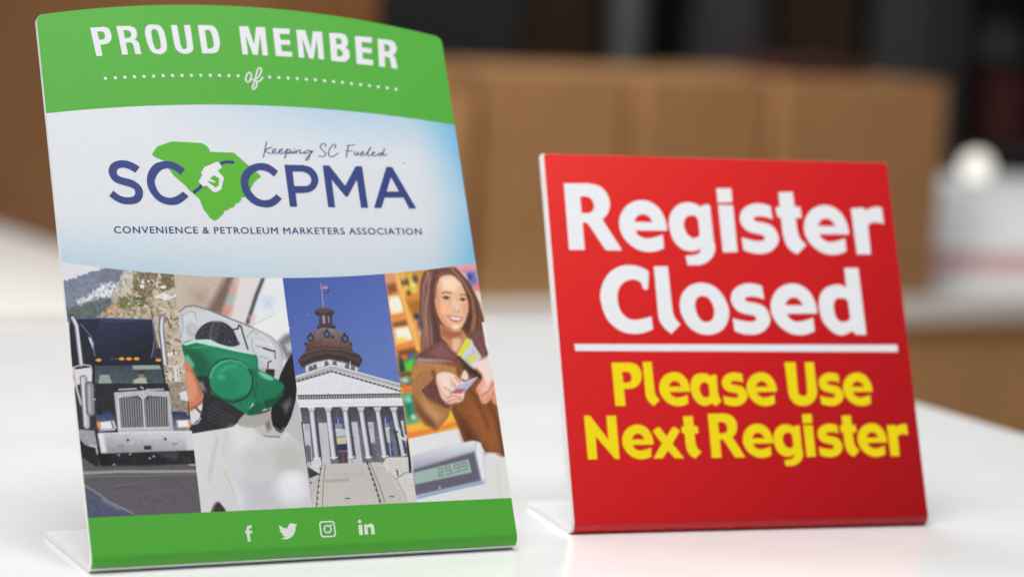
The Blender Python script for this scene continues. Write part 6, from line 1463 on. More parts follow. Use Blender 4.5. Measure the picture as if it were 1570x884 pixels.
  ('p',[110.66,47.65,116.36,43.76,110.64,41.79],(56,56,68),0.23,0,1,0),
  ('p',[114.19,51.34,117.64,51.58,118.08,48.61,116.53,43.9,113.45,45.85,112.29,48.47],(216,214,214),0.23,0,1,0),
  ('p',[110.64,41.79,115.79,43.49,114.11,36.67,110.15,27.96,110.39,35.37],(198,193,190),0.23,10,1,0),
  ('l',[118.03,48.25,115.46,41.01,113.72,33.77,112.38,27.71],0.38,(104,96,92),0.15),
  ('l',[119.72,48.33,117.6,39.45,115.56,27.71],0.31,(110,102,98),0.15),
  ('e',[117.03,46.45],0.46,0.54,(60,54,54),0.23),
  ('e',[116.33,43.54],0.46,0.54,(60,54,54),0.23),
  ('e',[115.63,40.63],0.46,0.54,(60,54,54),0.23),
  ('e',[114.94,37.73],0.46,0.54,(60,54,54),0.23),
  ('e',[114.25,34.84],0.46,0.54,(60,54,54),0.23),
  ('e',[113.56,31.95],0.46,0.54,(60,54,54),0.23),
  ('e',[112.86,29.07],0.46,0.54,(60,54,54),0.23),
  ('l',[141.44,49.95,142.46,45.09,144.38,36.87,145.57,27.97],0.46,(84,78,76),0.15),
  ('l',[142.57,50.28,143.99,45.03,146.13,38.28,147.99,28.6],0.31,(96,90,88),0.15),
  ('e',[141.72,48.08],0.54,0.61,(60,56,56),0.23),
  ('e',[142.27,45.39],0.54,0.61,(60,56,56),0.23),
  ('e',[142.81,42.7],0.54,0.61,(60,56,56),0.23),
  ('e',[143.36,40.02],0.54,0.61,(60,56,56),0.23),
  ('e',[143.9,37.33],0.54,0.61,(60,56,56),0.23),
  ('e',[144.45,34.65],0.54,0.61,(60,56,56),0.23),
  ('e',[144.99,31.97],0.54,0.61,(60,56,56),0.23),
  ('e',[145.53,29.3],0.54,0.61,(60,56,56),0.23),
  ('p',[149.03,47.66,152,50.97,163.41,50.85,163.58,43.52,156.09,39.95,152.84,41.71],(218,215,213),0.23,8,1,0),
  ('p',[156.06,39.73,160.8,42.73,164.85,42.57,164.86,27.85,159.55,27.94,158.63,33.31],(220,217,214),0.23,8,1,0),
  ('l',[151.43,49.2,163.48,49.2],0.18,(186,180,176),0.15),
  ('l',[151.86,47.85,163.45,47.93],0.18,(186,180,176),0.15),
  ('l',[152.29,46.49,163.42,46.66],0.18,(186,180,176),0.15),
  ('l',[152.71,45.14,163.39,45.39],0.18,(186,180,176),0.15),
  ('l',[153.14,43.78,163.36,44.13],0.18,(186,180,176),0.15),
  ('l',[157.79,39.28,164.84,39.29],0.18,(186,180,176),0.15),
  ('l',[158.07,38.01,164.88,38.03],0.18,(186,180,176),0.15),
  ('l',[158.35,36.73,164.93,36.76],0.18,(186,180,176),0.15),
  ('l',[158.63,35.46,164.98,35.49],0.18,(186,180,176),0.15),
  ('l',[158.91,34.19,165.02,34.23],0.18,(186,180,176),0.15),
  ('l',[159.19,32.91,165.07,32.96],0.18,(186,180,176),0.15),
  ('l',[159.47,31.64,165.12,31.7],0.18,(186,180,176),0.15),
  ('l',[159.76,30.37,165.16,30.43],0.18,(186,180,176),0.15),
  ('l',[160.04,29.1,165.21,29.17],0.18,(186,180,176),0.15),
  ('l',[149.34,47.65,151.99,50.9,163.4,50.78],0.46,(142,118,96),0.15),
  ('l',[156.15,39.8,160.8,42.73,164.85,42.57],0.46,(142,118,96),0.15),
  ('l',[152.28,43.22,156,39.36,158.63,33.31,159.75,27.71],0.38,(164,150,138),0.23),
  ('l',[127.83,31.25,130.1,31.08],0.46,(58,52,52),0.15),
  ('l',[150.83,31.13,153,31.04],0.46,(58,52,52),0.15),
  ('e',[111.27,39.71],0.61,0.38,(50,46,46),0.15),
  ('l',[156.71,44.16,156.85,41.4],0.77,(90,84,84),0.23),
  ('l',[158.32,64.31,158.92,60.91,159.15,57.15,159.4,51.9],1.3,(58,56,64),0.46),
  ('l',[158.7,63.17,160.09,63.5],0.92,(70,66,72),0.38),
  ('l',[161.11,60.83,163.22,59.11,163.98,61.11],1.07,(226,226,230),0.38),
  ('l',[160.88,64.6,160.73,55.59,160.96,51.84],1.23,(212,212,218),0.38),
  ('l',[164.48,58.09,164.32,51.72,163.56,43.37],1.23,(44,42,48),0.31),
  ('e',[164.3,54.72],0.92,1.07,(44,42,48),0.31),
 ],
 'shopper': [
  ('p',[161.26,155.6,245.1,155.48,219.43,0.97,139.74,5.16],(232,158,76),0.15,0,1,0),
  ('p',[164.71,146.18,172.04,146.94,172.27,137.54,164.95,136.81],(226,154,118),2.47,0,1,0),
  ('p',[164.95,139.54,170.32,140.68,170.83,135.99,165.41,134.47],(140,84,44),2.47,0,1,0),
  ('p',[172.04,146.94,187.62,148.45,183.52,131.97,175.93,135.17,172.84,141.45],(206,150,60),2.47,0,1,0),
  ('e',[175.13,140.65],1.99,2.79,(44,44,56),2.12),
  ('e',[174.39,143.79],1.69,2.36,(232,190,90),2.12),
  ('e',[178.42,143.76],1.38,1.93,(236,190,70),2.12),
  ('e',[179.39,139.44],1.69,2.36,(242,222,120),2.12),
  ('e',[181.07,142.57],1.23,1.72,(60,62,80),2.12),
  ('e',[175.36,136.73],2.15,3.01,(240,196,60),2.12),
  ('e',[179.73,136.31],1.38,1.93,(232,210,90),2.12),
  ('e',[176.28,134.77],0.92,1.29,(60,50,50),2.12),
  ('l',[174.67,132.05,182.2,133.94],2.3,(236,130,66),2.12),
  ('p',[173.64,130.51,182.71,131.98,182.35,124.18,177.3,122.68],(176,112,40),2.82,0,1,0),
  ('e',[179.06,122.66],1.69,1.69,(50,60,90),1.76),
  ('e',[180.33,118.76],1.38,1.84,(200,70,80),1.76),
  ('e',[180.84,114.09],1.53,2.3,(240,220,210),2.12),
  ('p',[179.47,121.1,182.8,121.83,181.99,116.4,179.46,115.66],(70,84,120),2.47,0,1,0),
  ('e',[168.71,128.61],3.99,4.45,(250,246,232),2.47),
  ('e',[169.18,124.72],3.07,1.53,(248,204,66),2.12),
  ('p',[165.58,132.92,170.84,133.26,171.24,125.09,165.94,124.37],(250,246,230),2.47,0,1,0),
  ('l',[164.34,121.61,173.5,124.13],2.3,(240,138,74),1.41),
  ('p',[165.24,119.58,173.86,121.17,173.29,117.3,165.21,116.65],(146,86,40),2.12,0,1,0),
  ('p',[165.85,116.64,176.23,118.19,176.47,110.68,166.24,108.46],(251,247,228),2.47,0,1,0),
  ('e',[169.36,109.64],2.76,1.84,(248,208,70),2.47),
  ('l',[165.16,106.48,177.34,109.51],2.3,(240,138,74),1.41),
  ('p',[165.89,104.93,177.39,107.19,177.22,103.33,166.14,101.24],(136,78,40),2.12,0,1,0),
  ('l',[170.74,146.31,172.49,133.63,174.83,119.61,177.16,105.65],2.61,(247,190,98),1.41),
  ('l',[169.86,146.32,171.58,132.86,173.92,118.84,175.97,105.67],0.69,(240,150,90),0.46),
  ('p',[165.46,102.02,176.02,103.36,172.83,87.32,164.81,86.75],(70,100,64),2.12,0,1,0),
  ('p',[168.18,98.9,174.6,101.84,172.49,90.38,168.64,91.24],(104,200,72),2.82,0,1,0),
  ('e',[169.21,101.57],1.53,1.38,(240,110,50),1.41),
  ('e',[172.76,101.88],1.38,1.23,(70,100,200),1.41),
  ('e',[167.05,96.63],1.07,3.07,(40,56,52),1.76),
  ('e',[167.62,89.73],2.3,1.53,(190,200,220),1.76),
  ('e',[170.73,91.95],1.23,2.3,(90,170,60),1.76),
  ('p',[203.13,148.39,216.95,152.32,217.44,119.03,211.71,134.87],(222,196,200),1.41,0,1,0),
  ('p',[204.78,148.38,215.87,150.73,216.2,147.54,206.75,145.2],(232,150,160),2.12,0,1,0),
  ('p',[209.34,145.98,215.24,146.75,215.51,138.01,211.39,138.04],(112,114,190),2.47,0,1,0),
  ('p',[212.46,139.61,217.54,140.37,217.32,136.41,212.66,135.65],(230,130,140),2.12,0,1,0),
  ('p',[213.36,134.86,217.49,134.82,216.77,129.29,214.26,130.1],(236,220,170),2.47,0,1,0),
  ('e',[211.44,143.59],1.07,1.84,(60,66,130),1.41),
  ('p',[165.67,88.67,171.06,85.03,170.8,83.29,166.14,82.53],(240,118,48),1.62,0,1,0),
  ('p',[165.5,82.55,171.26,83.27,171.65,67.55,165.64,66.87],(60,168,136),2.43,20,1,0),
  ('p',[165.82,77.3,169.06,77.65,169,71.11,166.22,70.76],(40,120,96),2.84,0,1,0),
  ('e',[168.02,79.86],1.59,1.59,(130,216,190),2.03),
  ('e',[169.38,70.67],1.23,1.23,(236,226,160),2.03),
  ('p',[164.98,66.72,175.41,68.31,192.89,74.35,193.03,63.39,166.23,61.65],(250,190,66),2.03,0,1,0),
  ('l',[165.3,61.51,179.31,63.83,193.58,66.87],2.29,(244,130,52),2.03),
  ('g',[165.05,59.79,179.02,61.93,193.17,64.26,198.66,57.96,217,50.31,222.67,22.18,163.47,24.87,164.7,51.35],[173.98,58.79,206.5,31.56],(234,233,235),(232,229,226),0.53,0,1,0),
  ('p',[160.09,94.06,220.42,94.51,216.79,49,213.46,48.69,209.64,51.01,205.24,51.44,201.29,56.99,194.77,56.78,192.85,65.14,190.39,73.11,182.1,88.28],(142,84,44),0.44,12,1,0),
  ('p',[192.04,74.82,198.84,64.95,205.26,51.61,200.88,54.39,194.98,58.08],(98,54,30),4.87,0,1,0),
  ('p',[198.91,77.26,207.64,73.49,214.41,57.42,210.13,54.06,202.53,64.84],(160,94,48),6.08,0,1,0),
  ('l',[210.34,78.72,214.25,68,214.81,51.27],1.23,(106,60,34),2.43),
  ('l',[201.22,86.04,206.06,75.3,208.88,63.76],1.06,(112,64,36),2.84),
  ('p',[172.38,94.98,175.55,99.13,179.45,104.83,190.02,110.84,213.9,117.51,215.22,102.61,210.43,95.7,207.09,84.94,171.02,85.84],(136,82,56),0.46,10,1,0),
  ('p',[170.62,85.85,172.33,95.75,175.52,98.9,186.47,98.14,195.83,96.01,197.38,85.18],(188,130,76),1.41,12,0.9,0),
  ('p',[172.26,88.86,177.72,93.33,184.11,93.19,182.15,85.56],(150,94,50),3.53,0,1,0),
  ('l',[172.21,91.16,177.72,93.33,181.36,90.94],0.77,(200,144,88),2.12),
  ('p',[198.5,102.78,204.67,110.99,207.75,109.77,211.29,101.13,206.12,94.24,203.23,96.63],(206,210,216),0.31,0,1,0),
  ('p',[197.6,102.17,204.51,111,206.98,109,199.85,100.96],(226,226,62),0.31,0,1,0),
  ('p',[202.68,99.36,207.89,102.91,209.01,101.17,203.74,97.24],(226,226,70),0.31,0,1,0),
  ('l',[200.76,99.01,208.65,105.08],0.38,(170,176,186),0.38),
  ('p',[189.47,117.85,195.53,115.04,201.97,114.55,203.96,110.61,198.66,102.77,194.37,107.51,190.95,111.61],(212,142,102),0.46,0,1,0),
  ('p',[194.39,107.66,198.8,109.92,199.29,105.25,197.03,103.73],(240,196,166),2.47,0,1,0),
  ('p',[191.54,115.49,201.9,114.16,201.48,111.44,194.18,111.55],(186,116,80),3.18,0,1,0),
  ('p',[174.94,101.45,179.45,104.83,190.37,110.45,193.34,106.13,198.69,101.38,199.54,99.03,194.67,98.98,184.98,98.94,175.52,98.9],(122,74,74),0.38,10,1,0),
  ('p',[182.53,104.01,190.59,109.28,193.91,104.57,197.36,100.63,186.88,100.83],(140,88,88),2.82,0,1,0),
  ('p',[175.68,101.05,189.17,100.01,194.67,98.98,175.52,98.9],(176,150,150),1.76,0,1,0),
  ('p',[206.29,116.05,212.96,116.74,215.22,102.61,214.03,100.3,210.35,100.37,207.79,107.43],(124,78,80),0.38,10,1,0),
  ('p',[199.52,98.88,203.92,95.84,209.25,93.4,206.32,90.37,201.13,93.58],(66,44,34),2.47,0,1,0),
  ('l',[198.69,101.38,203.92,95.84,208.75,90.31],1.23,(70,46,34),1.76),
  ('p',[186.05,146.09,189.96,147.8,195.79,148.57,201.57,148.87,205.38,146.95,209.29,140.43,212.86,131.7,215.72,120.63,213.4,111.24,209.22,111.31,205.1,113.72,201.48,111.44,190.47,108.51,187.58,105.46,179.39,104.45,181.18,116.41,181.91,131.99,183.52,140.59],(116,74,62),0.38,12,0.5,0),
  ('p',[187.15,145.29,191.78,143.69,188.37,131.93,184.94,122.59,184.03,108.62,180.76,105.58,181.82,117.96,182.88,131.98],(150,104,92),2.47,8,0.5,0),
  ('p',[185.47,128.82,188.85,121.76,190.42,110.84,186.9,106.24,184.57,114.81],(84,52,48),2.12,0,1,0),
  ('l',[191.56,146.53,187.57,137.9,185.67,126.95,185.77,116.35,184.48,106.75],0.6,(172,126,110),0.31),
  ('l',[193.47,146.76,189.72,138.12,188.14,127.7,189.09,117.47,188.31,108.08],0.49,(88,56,50),0.31),
  ('l',[193.23,146.76,189.38,138.04,187.63,127.55,188.24,117.17,187.28,107.71],0.52,(88,56,50),0.31),
  ('l',[192.81,146.69,189.22,138.04,187.8,127.63,188.92,117.39,188.31,108.08],0.5,(88,56,50),0.31),
  ('l',[190.49,146.46,187.07,137.82,185.67,126.95,186.53,116.57,185.92,107.27],0.36,(150,106,94),0.31),
  ('l',[189.01,146.31,185.43,137.68,183.9,126.42,184.16,115.83,183.2,106.31],0.61,(172,126,110),0.31),
  ('l',[189.75,146.38,185.93,137.75,184.07,126.5,184.08,115.83,182.86,106.16],0.52,(172,126,110),0.31),
  ('l',[191.16,146.54,187.65,137.89,186.18,127.1,187.05,116.8,186.43,107.41],0.47,(88,56,50),0.31),
  ('l',[190.16,146.38,186.41,137.75,184.66,126.65,184.84,116.05,183.71,106.46],0.45,(126,82,72),0.31),
  ('l',[193.88,146.76,190.3,138.19,188.74,127.93,189.95,117.77,189.41,108.45],0.46,(88,56,50),0.31),
  ('l',[191.98,146.61,188.15,137.97,186.44,127.17,186.96,116.72,186,107.27],0.35,(104,66,58),0.31),
  ('l',[188.34,146.23,184.53,137.6,182.8,126.12,182.71,115.31,181.51,105.72],0.52,(150,106,94),0.31),
  ('l',[191.16,146.54,187.41,137.9,185.77,127.02,186.19,116.5,185.23,106.97],0.42,(172,126,110),0.31),
  ('l',[187.18,146.08,183.13,137.46,181.03,125.59,180.17,114.49,178.37,104.62],0.42,(126,82,72),0.31),
  ('l',[189.83,146.38,185.75,137.67,183.74,126.42,183.39,115.53,181.76,105.8],0.38,(104,66,58),0.31),
  ('l',[191.73,146.53,187.73,137.89,185.85,127.02,186.02,116.42,184.73,106.83],0.55,(150,106,94),0.31),
  ('l',[191.32,146.54,187.9,137.89,186.53,127.25,187.47,116.95,187.03,107.64],0.57,(126,82,72),0.31),
  ('l',[193.47,146.76,189.55,138.12,187.8,127.63,188.49,117.24,187.53,107.78],0.34,(88,56,50),0.31),
  ('l',[193.47,146.76,189.8,138.11,188.23,127.78,189.25,117.46,188.56,108.15],0.49,(104,66,58),0.31),
  ('l',[188.34,146.23,184.69,137.6,183.06,126.2,183.05,115.46,182.01,105.87],0.51,(150,106,94),0.31),
  ('l',[190.74,146.46,187.32,137.82,185.85,127.02,186.7,116.65,186.1,107.34],0.6,(88,56,50),0.31),
  ('l',[187.93,146.16,184.03,137.53,182.12,125.89,181.62,115.01,180.16,105.28],0.54,(150,106,94),0.31),
  ('l',[188.09,146.16,184.69,137.6,183.39,126.27,183.81,115.68,183.2,106.31],0.53,(150,106,94),0.31),
  ('l',[189.91,146.38,186.33,137.75,184.75,126.72,185.18,116.2,184.38,106.68],0.34,(104,66,58),0.31),
  ('l',[194.14,146.84,190.7,138.19,189.41,128.08,191.04,118.06,190.77,108.89],0.36,(104,66,58),0.31),
  ('l',[190.57,146.46,186.99,137.82,185.51,126.95,186.1,116.42,185.33,107.05],0.46,(88,56,50),0.31),
  ('l',[190.98,146.46,187.32,137.82,185.59,126.95,186.1,116.42,185.15,106.97],0.42,(172,126,110),0.31),
  ('l',[187.43,146.08,183.37,137.46,181.28,125.67,180.52,114.64,178.71,104.77],0.36,(88,56,50),0.31),
  ('l',[193.31,146.76,189.88,138.11,188.56,127.85,190.03,117.77,189.75,108.52],0.57,(104,66,58),0.31),
  ('l',[187.68,146.16,183.87,137.53,182.04,125.89,181.7,115.01,180.33,105.36],0.33,(126,82,72),0.31),
  ('l',[189.29,146.07,187.18,135.86,184.59,127.27,182.25,111.75],0.69,(182,136,120),0.54),
  ('l',[184.7,139.8,183.01,129.63,182.22,117.95,180.75,107.13],0.61,(150,104,92),0.46),
  ('l',[191.61,146.85,188.55,137.42,186.93,128.81],0.54,(108,68,58),0.38),
  ('p',[190.8,118.61,195.65,115.81,202.9,115.32,204.74,111.38,198.91,102.77,194.37,107.51,190.54,111.61],(208,138,98),0.38,0,1,0),
  ('p',[196.61,111.51,200.91,113,200.87,107.55,197.84,103.72,195.65,105.31],(238,190,158),1.59,0,1,0),
  ('p',[191.37,117.05,197.03,114.23,202.37,114.54,201.48,111.44,194.87,110.76,190.78,113.16],(168,102,72),2.12,0,1,0),
  ('p',[190.83,135.83,192.28,140.54,195.02,143.52,199.27,144.6,203.22,143.63,206.38,139.65,207.74,134.74,208.32,128.98,207.19,123.88,205.43,119.98,202.75,116.41,199.85,114.58,197.19,115.25,193.9,117.63,191.28,121.73,190.25,127.21,190.15,131.91],(240,190,156),0.38,0,1,1),
  ('p',[191.11,136.61,193.55,138.17,192.84,130.32,193.42,122.48,197.27,115.79,192.83,118.58,190.13,126.43],(232,152,108),2.12,0,1,0),
  ('p',[195.64,142.25,201.58,143.64,205,139.27,202.05,136.13,195.61,136.73],(255,222,190),2.12,0,1,0),
  ('p',[192.88,129.53,196.94,129.49,197.97,125.56,194.23,122.47,192.16,124.84],(252,188,150),2.12,0,1,0),
  ('p',[200.16,131.82,202.77,130.22,202.51,125.9,200.06,125.93],(252,218,192),1.59,0,1,0),
  ('p',[205.51,129.4,207.56,129.38,206.7,123.89,204.53,123.13],(232,166,130),1.59,0,1,0),
  ('e',[199.73,116.93],1.99,1.23,(255,226,202),1.59),
  ('l',[194.99,116.84,198.81,115.22,202.26,116.42],0.46,(206,140,106),0.46),
  ('p',[201.85,145.38,205.66,146.15,209.52,139.24,212.32,130.91,213.83,122.23,209.48,120.71,207.43,122.31,208.42,128.59,207.74,134.74,206.01,140.45],(98,60,50),0.54,8,0.5,0),
  ('p',[207.19,123.88,210.79,123.84,213.21,118.3,208.12,112.11,204.57,114.51,202.7,116.1,205.43,119.98],(88,54,44),1.41,0,1,0),
  ('l',[202.07,146.8,207.24,140.44,211.09,130.92,213.54,121.44],0.69,(150,98,68),0.46),
  ('l',[204.68,147.75,210.16,139.63,213.47,129.32,215.35,121.42],0.84,(196,142,92),0.54),
  ('l',[205.52,145.2,209.5,136.47,211.42,127.77],0.38,(66,40,34),0.31),
  ('l',[203.12,148.31,208.99,140.59,212.27,131.07,212.43,121.69,209.47,112.87],0.56,(156,106,76),0.31),
  ('l',[202.88,148.31,208.84,140.67,212.12,131.15,212.35,121.69,209.55,112.87],0.56,(92,58,48),0.31),
  ('l',[202.07,148.39,207.34,141.07,210.55,132.19,209.96,122.2,206.72,113.62],0.44,(180,130,90),0.31),
  ('l',[201.9,148.39,207.17,141.07,210.55,132.19,210.03,122.12,207.04,113.53],0.48,(92,58,48),0.31),
  ('l',[202.79,148.31,208.82,140.59,212.42,130.99,213.06,121.53,210.65,112.54],0.4,(156,106,76),0.31),
  ('l',[203.68,148.23,209.94,140.34,213.24,130.43,213.86,121.36,211.13,112.45],0.55,(156,106,76),0.31),
  ('l',[202.22,148.31,207.72,140.91,211.08,131.87,210.75,122.03,207.83,113.37],0.44,(120,78,62),0.31),
  ('l',[202.79,148.31,208.44,140.75,211.59,131.47,211.39,121.86,208.38,113.2],0.41,(84,50,42),0.31),
  ('l',[202.22,148.31,207.89,140.91,211.37,131.63,211.55,121.86,208.92,113.04],0.53,(180,130,90),0.31),
  ('l',[204.01,148.22,210.49,140.18,213.68,130.11,214.57,121.19,211.91,112.21],0.45,(92,58,48),0.31),
  ('l',[203.29,148.31,209.46,140.43,212.86,130.67,213.54,121.44,210.88,112.46],0.37,(84,50,42),0.31),
  ('l',[202.3,148.31,207.64,140.91,210.84,131.95,210.27,122.11,207.04,113.53],0.34,(120,78,62),0.31),
  ('l',[202.55,148.31,208.12,140.83,211.45,131.63,211.3,121.86,208.29,113.2],0.52,(120,78,62),0.31),
  ('l',[201.99,148.39,207.49,140.99,210.92,131.95,210.84,122.03,208.06,113.28],0.37,(84,50,42),0.31),
  ('l',[202.55,148.31,208.36,140.75,211.81,131.31,212.1,121.7,209.47,112.87],0.47,(92,58,48),0.31),
  ('l',[202.46,148.31,208.12,140.83,211.59,131.47,211.7,121.78,209,113.03],0.34,(92,58,48),0.31),
  ('l',[202.38,148.31,208.12,140.83,211.59,131.47,211.78,121.78,209.16,112.95],0.51,(180,130,90),0.31),
  ('l',[202.79,148.31,208.76,140.67,212.27,131.07,212.83,121.61,210.41,112.62],0.52,(156,106,76),0.31),
  ('l',[202.79,148.31,208.59,140.67,211.82,131.39,211.7,121.78,208.76,113.04],0.4,(84,50,42),0.31),
  ('l',[204.09,148.22,210.57,140.18,213.76,130.11,214.58,121.27,211.83,112.21],0.43,(84,50,42),0.31),
  ('l',[201.74,148.39,207.17,141.07,210.7,132.11,210.59,122.03,207.9,113.29],0.57,(180,130,90),0.31),
  ('l',[204.01,148.22,210.49,140.18,213.83,130.03,214.82,121.19,212.22,112.12],0.35,(84,50,42),0.31),
  ('l',[203.04,148.31,209.07,140.59,212.42,130.99,212.74,121.61,210.02,112.71],0.59,(84,50,42),0.31),
  ('l',[202.55,148.31,208.12,140.83,211.45,131.63,211.3,121.86,208.29,113.2],0.6,(156,106,76),0.31),
  ('l',[202.07,148.39,207.41,140.99,210.62,132.11,210.11,122.11,206.95,113.54],0.45,(156,106,76),0.31),
  ('l',[204.26,148.22,210.88,140.02,214.21,129.79,215.45,121.02,213.02,111.95],0.36,(92,58,48),0.31),
  ('l',[192.76,143.69,196.12,145.41,201.03,145.38],0.61,(150,102,82),0.46),
  ('l',[194.39,143.68,191.76,138.18,190.32,131.91],0.54,(92,58,48),0.38),
  ('l',[194.51,134.85,196.88,135.46,199.7,134.65],0.61,(124,80,60),0.38),
  ('l',[204.37,133.67,206.66,134.12,208.15,133.16],0.54,(124,80,60),0.38),
  ('e',[196.56,132.32],1.92,0.77,(132,92,76),0.46),
  ('e',[196.73,132.32],0.84,0.69,(62,42,40),0.31),
  ('e',[205.57,131.37],1.53,0.77,(132,92,76),0.46),
  ('e',[205.57,131.37],0.77,0.61,(62,42,40),0.31),
  ('l',[194.52,132.81,196.71,133.26,198.84,132.3],0.31,(80,52,44),0.23),
  ('l',[204,131.78,205.71,132.24,207.25,131.59],0.31,(80,52,44),0.23),
  ('l',[194.39,130.93,196.46,130.59,198.49,131.05],0.38,(222,158,124),0.38),
  ('l',[202.14,131.4,201.26,127.87,200.04,126.32,200.71,125.37,202.8,125.11],0.38,(220,156,120),0.38),
  ('e',[202.49,125.27],0.54,0.31,(184,116,90),0.31),
  ('e',[200.41,125.53],0.38,0.31,(196,126,100),0.31),
  ('p',[195.44,122.92,198.37,122.89,201.55,122.38,204.23,121.72,202.82,120.01,200.39,119.11,197.77,120.08],(204,112,104),0.38,0,1,1),
  ('p',[196.18,122.45,199.07,122.17,203.7,121.49,201.89,120.34,198.53,120.77],(248,240,233),0.31,0,1,0),
  ('l',[194.54,123.4,195.21,122.46],0.38,(206,140,108),0.38),
  ('l',[205.14,122.33,204.51,121.4],0.38,(206,140,108),0.38),
  ('p',[214.18,119.23,216.19,119.44,216.62,90.91,213.78,98.74,214.54,111.22],(242,241,241),0.31,0,1,0),
  ('p',[174.94,101.45,179.39,104.45,183.34,106.7,188.05,108.55,190.65,109.67,193.28,105.74,198.23,101,199.2,98.88,194.67,98.98,184.98,98.94,175.52,98.9],(118,72,72),0.38,12,0.7,0),
  ('p',[182.87,103.61,190.07,108.51,193.45,104.19,196.95,100.63,186.86,100.68],(138,88,88),2.12,0,1,0),
  ('p',[175.81,100.9,189.15,99.86,194.35,98.98,175.75,98.9],(180,156,156),1.41,0,1,0),
  ('p',[207.67,114.46,212.83,115.95,215.22,102.61,214.03,100.3,210.35,100.37,208.14,107.03],(120,76,78),0.38,10,0.7,0),
  ('l',[209.63,111.3,211.91,105.02,212.52,101.11],0.46,(150,104,104),0.46),
  ('p',[198.5,102.78,203.72,109.06,207.51,108.21,211.29,101.13,206.12,94.24,202.45,96.8],(206,210,216),0.31,0,1,0),
  ('p',[197.73,102.01,203.94,110.46,206.44,108.7,199.85,100.96],(224,224,64),0.31,0,1,0),
  ('p',[202.68,99.36,207.89,102.91,209.01,101.17,203.74,97.24],(224,224,74),0.31,0,1,0),
  ('l',[200.27,100.57,207.46,107.9],0.46,(226,230,236),0.31),
  ('l',[201.45,98.22,208.14,104.46],0.38,(172,178,188),0.31),
  ('l',[198.63,100.99,203.21,96.48,208.75,90.31],1,(62,40,32),1.41),
  ('p',[172.12,90.27,177.53,94.55,183.82,93.53,184.32,84.7,191.5,76.15,187.48,69.25,181.29,63.59,175.58,66.39,171.13,73.23,169.91,81.56],(176,122,72),0.44,12,0.8,0),
  ('p',[170.87,80.66,176.07,72.65,181.66,67.24,180.29,64.23,175.22,67.01,170.74,73.68],(120,76,42),3.65,0,1,0),
  ('p',[176.34,80.51,180.89,74.26,185.07,71.51,181.66,67.24,176.33,74.39],(206,154,102),4.06,0,1,0),
  ('p',[175.74,83.86,179.68,87.45,183.29,90.01,184.78,84.69,191.57,76.59,188.28,74.4,183.07,77.7,178.62,80.45],(112,68,58),0.53,16,0.4,0),
  ('l',[176.65,85.07,178.26,78.71],0.35,(80,44,38),0.26),
  ('l',[177.8,84.16,179.34,78.24],0.35,(140,92,80),0.26),
  ('l',[178.95,83.25,180.42,77.77],0.35,(80,44,38),0.26),
  ('l',[180.1,82.34,181.49,77.31],0.35,(140,92,80),0.26),
  ('l',[181.25,81.44,182.57,76.84],0.35,(80,44,38),0.26),
  ('l',[182.4,80.53,183.65,76.37],0.35,(140,92,80),0.26),
  ('l',[183.55,79.62,184.73,75.9],0.35,(80,44,38),0.26),
  ('l',[184.7,78.71,185.81,75.43],0.35,(140,92,80),0.26),
  ('l',[185.85,77.8,186.89,74.96],0.35,(80,44,38),0.26),
  ('l',[187,76.89,187.97,74.49],0.35,(140,92,80),0.26),
  ('l',[188.15,75.98,189.05,74.02],0.35,(80,44,38),0.26),
  ('l',[183.43,93.98,183.89,89.11,185.24,84.67],1.23,(104,62,52),1.62),
  ('p',[184.87,91.3,188.43,93.43,193.86,92.6,197.13,89.69,200.43,86.95,199,82.56,197.23,78.37,193.85,77.58,189.52,76.47,186.27,79.37,184.85,85.12],(250,214,196),0.44,0,1,1),
  ('p',[188.16,91.67,192.64,90.68,193.81,86.23,189.71,83.68,187.35,86.38],(250,224,212),3.24,0,1,0),
  ('l',[188.13,85.48,191.09,83.65,191.14,81],0.71,(216,150,126),0.53),
  ('l',[189.17,80.17,192.99,80.95,196.55,79.97],0.79,(214,146,122),0.53),
  ('l',[192.09,87.15,195.45,84.86],0.71,(222,160,138),0.53),
  ('l',[186.27,79.37,189.57,76.82,193.42,77.77],0.53,(190,112,90),0.44),
  ('l',[184.67,88.21,186.68,82,190.28,78.38],0.79,(226,168,146),1.62),
  ('l',[194.67,90.63,197.57,87.73,199.16,84.77],0.62,(206,136,112),0.44),
  ('l',[191.97,89.37,194.73,86.2],0.53,(214,146,122),0.44),
  ('l',[188.82,77.89,192.9,79.19,196.96,79.08],0.44,(186,110,88),0.35),
  ('l',[187.89,89.9,189.37,86.34],0.62,(255,236,226),0.53),
  ('l',[190.57,77.32,194.75,77.38,197.04,78.37],0.53,(224,160,136),0.35),
  ('p',[197.7,89.8,199.91,93.61,201.41,94.35,202.43,90.46,201.21,88.94],(246,214,200),0.46,0,1,0),
  ('p',[190.89,82.33,196.69,86.86,207.72,90.51,200.41,83.85,197.06,82.08],(184,190,214),0.35,0,1,0),
  ('p',[190.89,82.33,194.92,84.43,199.67,84.49,197.06,82.08],(196,92,112),0.53,0,1,0),
  ('l',[196.66,86.69,207.51,90.33],0.44,(232,236,246),0.26),
  ('p',[199.4,92.3,202.26,92.68,202.24,89.57,199.78,88.74],(246,216,206),0.53,0,1,0),
  ('p',[207.25,91.67,211.13,92.48,209.38,90.29,207.44,89.89],(40,34,40),0.53,0,1,0),
  ('p',[205.41,84.17,209.09,88.52,213.88,93.76,217.64,93.67,216.58,75.45,213.8,76.85,212.96,78.65,209.98,76.43,207.29,77.21,206.52,80.59],(234,160,134),0.44,0,1,1),
  ('p',[207.6,85,212.98,89.32,213.86,83.07,208.76,80.54],(248,196,176),3.24,0,1,0),
  ('l',[207.83,80.56,212.45,83.1,215.51,87.47],0.62,(200,112,88),0.53),
  ('l',[213.08,78.2,214.65,82.16],0.62,(190,104,80),0.53),
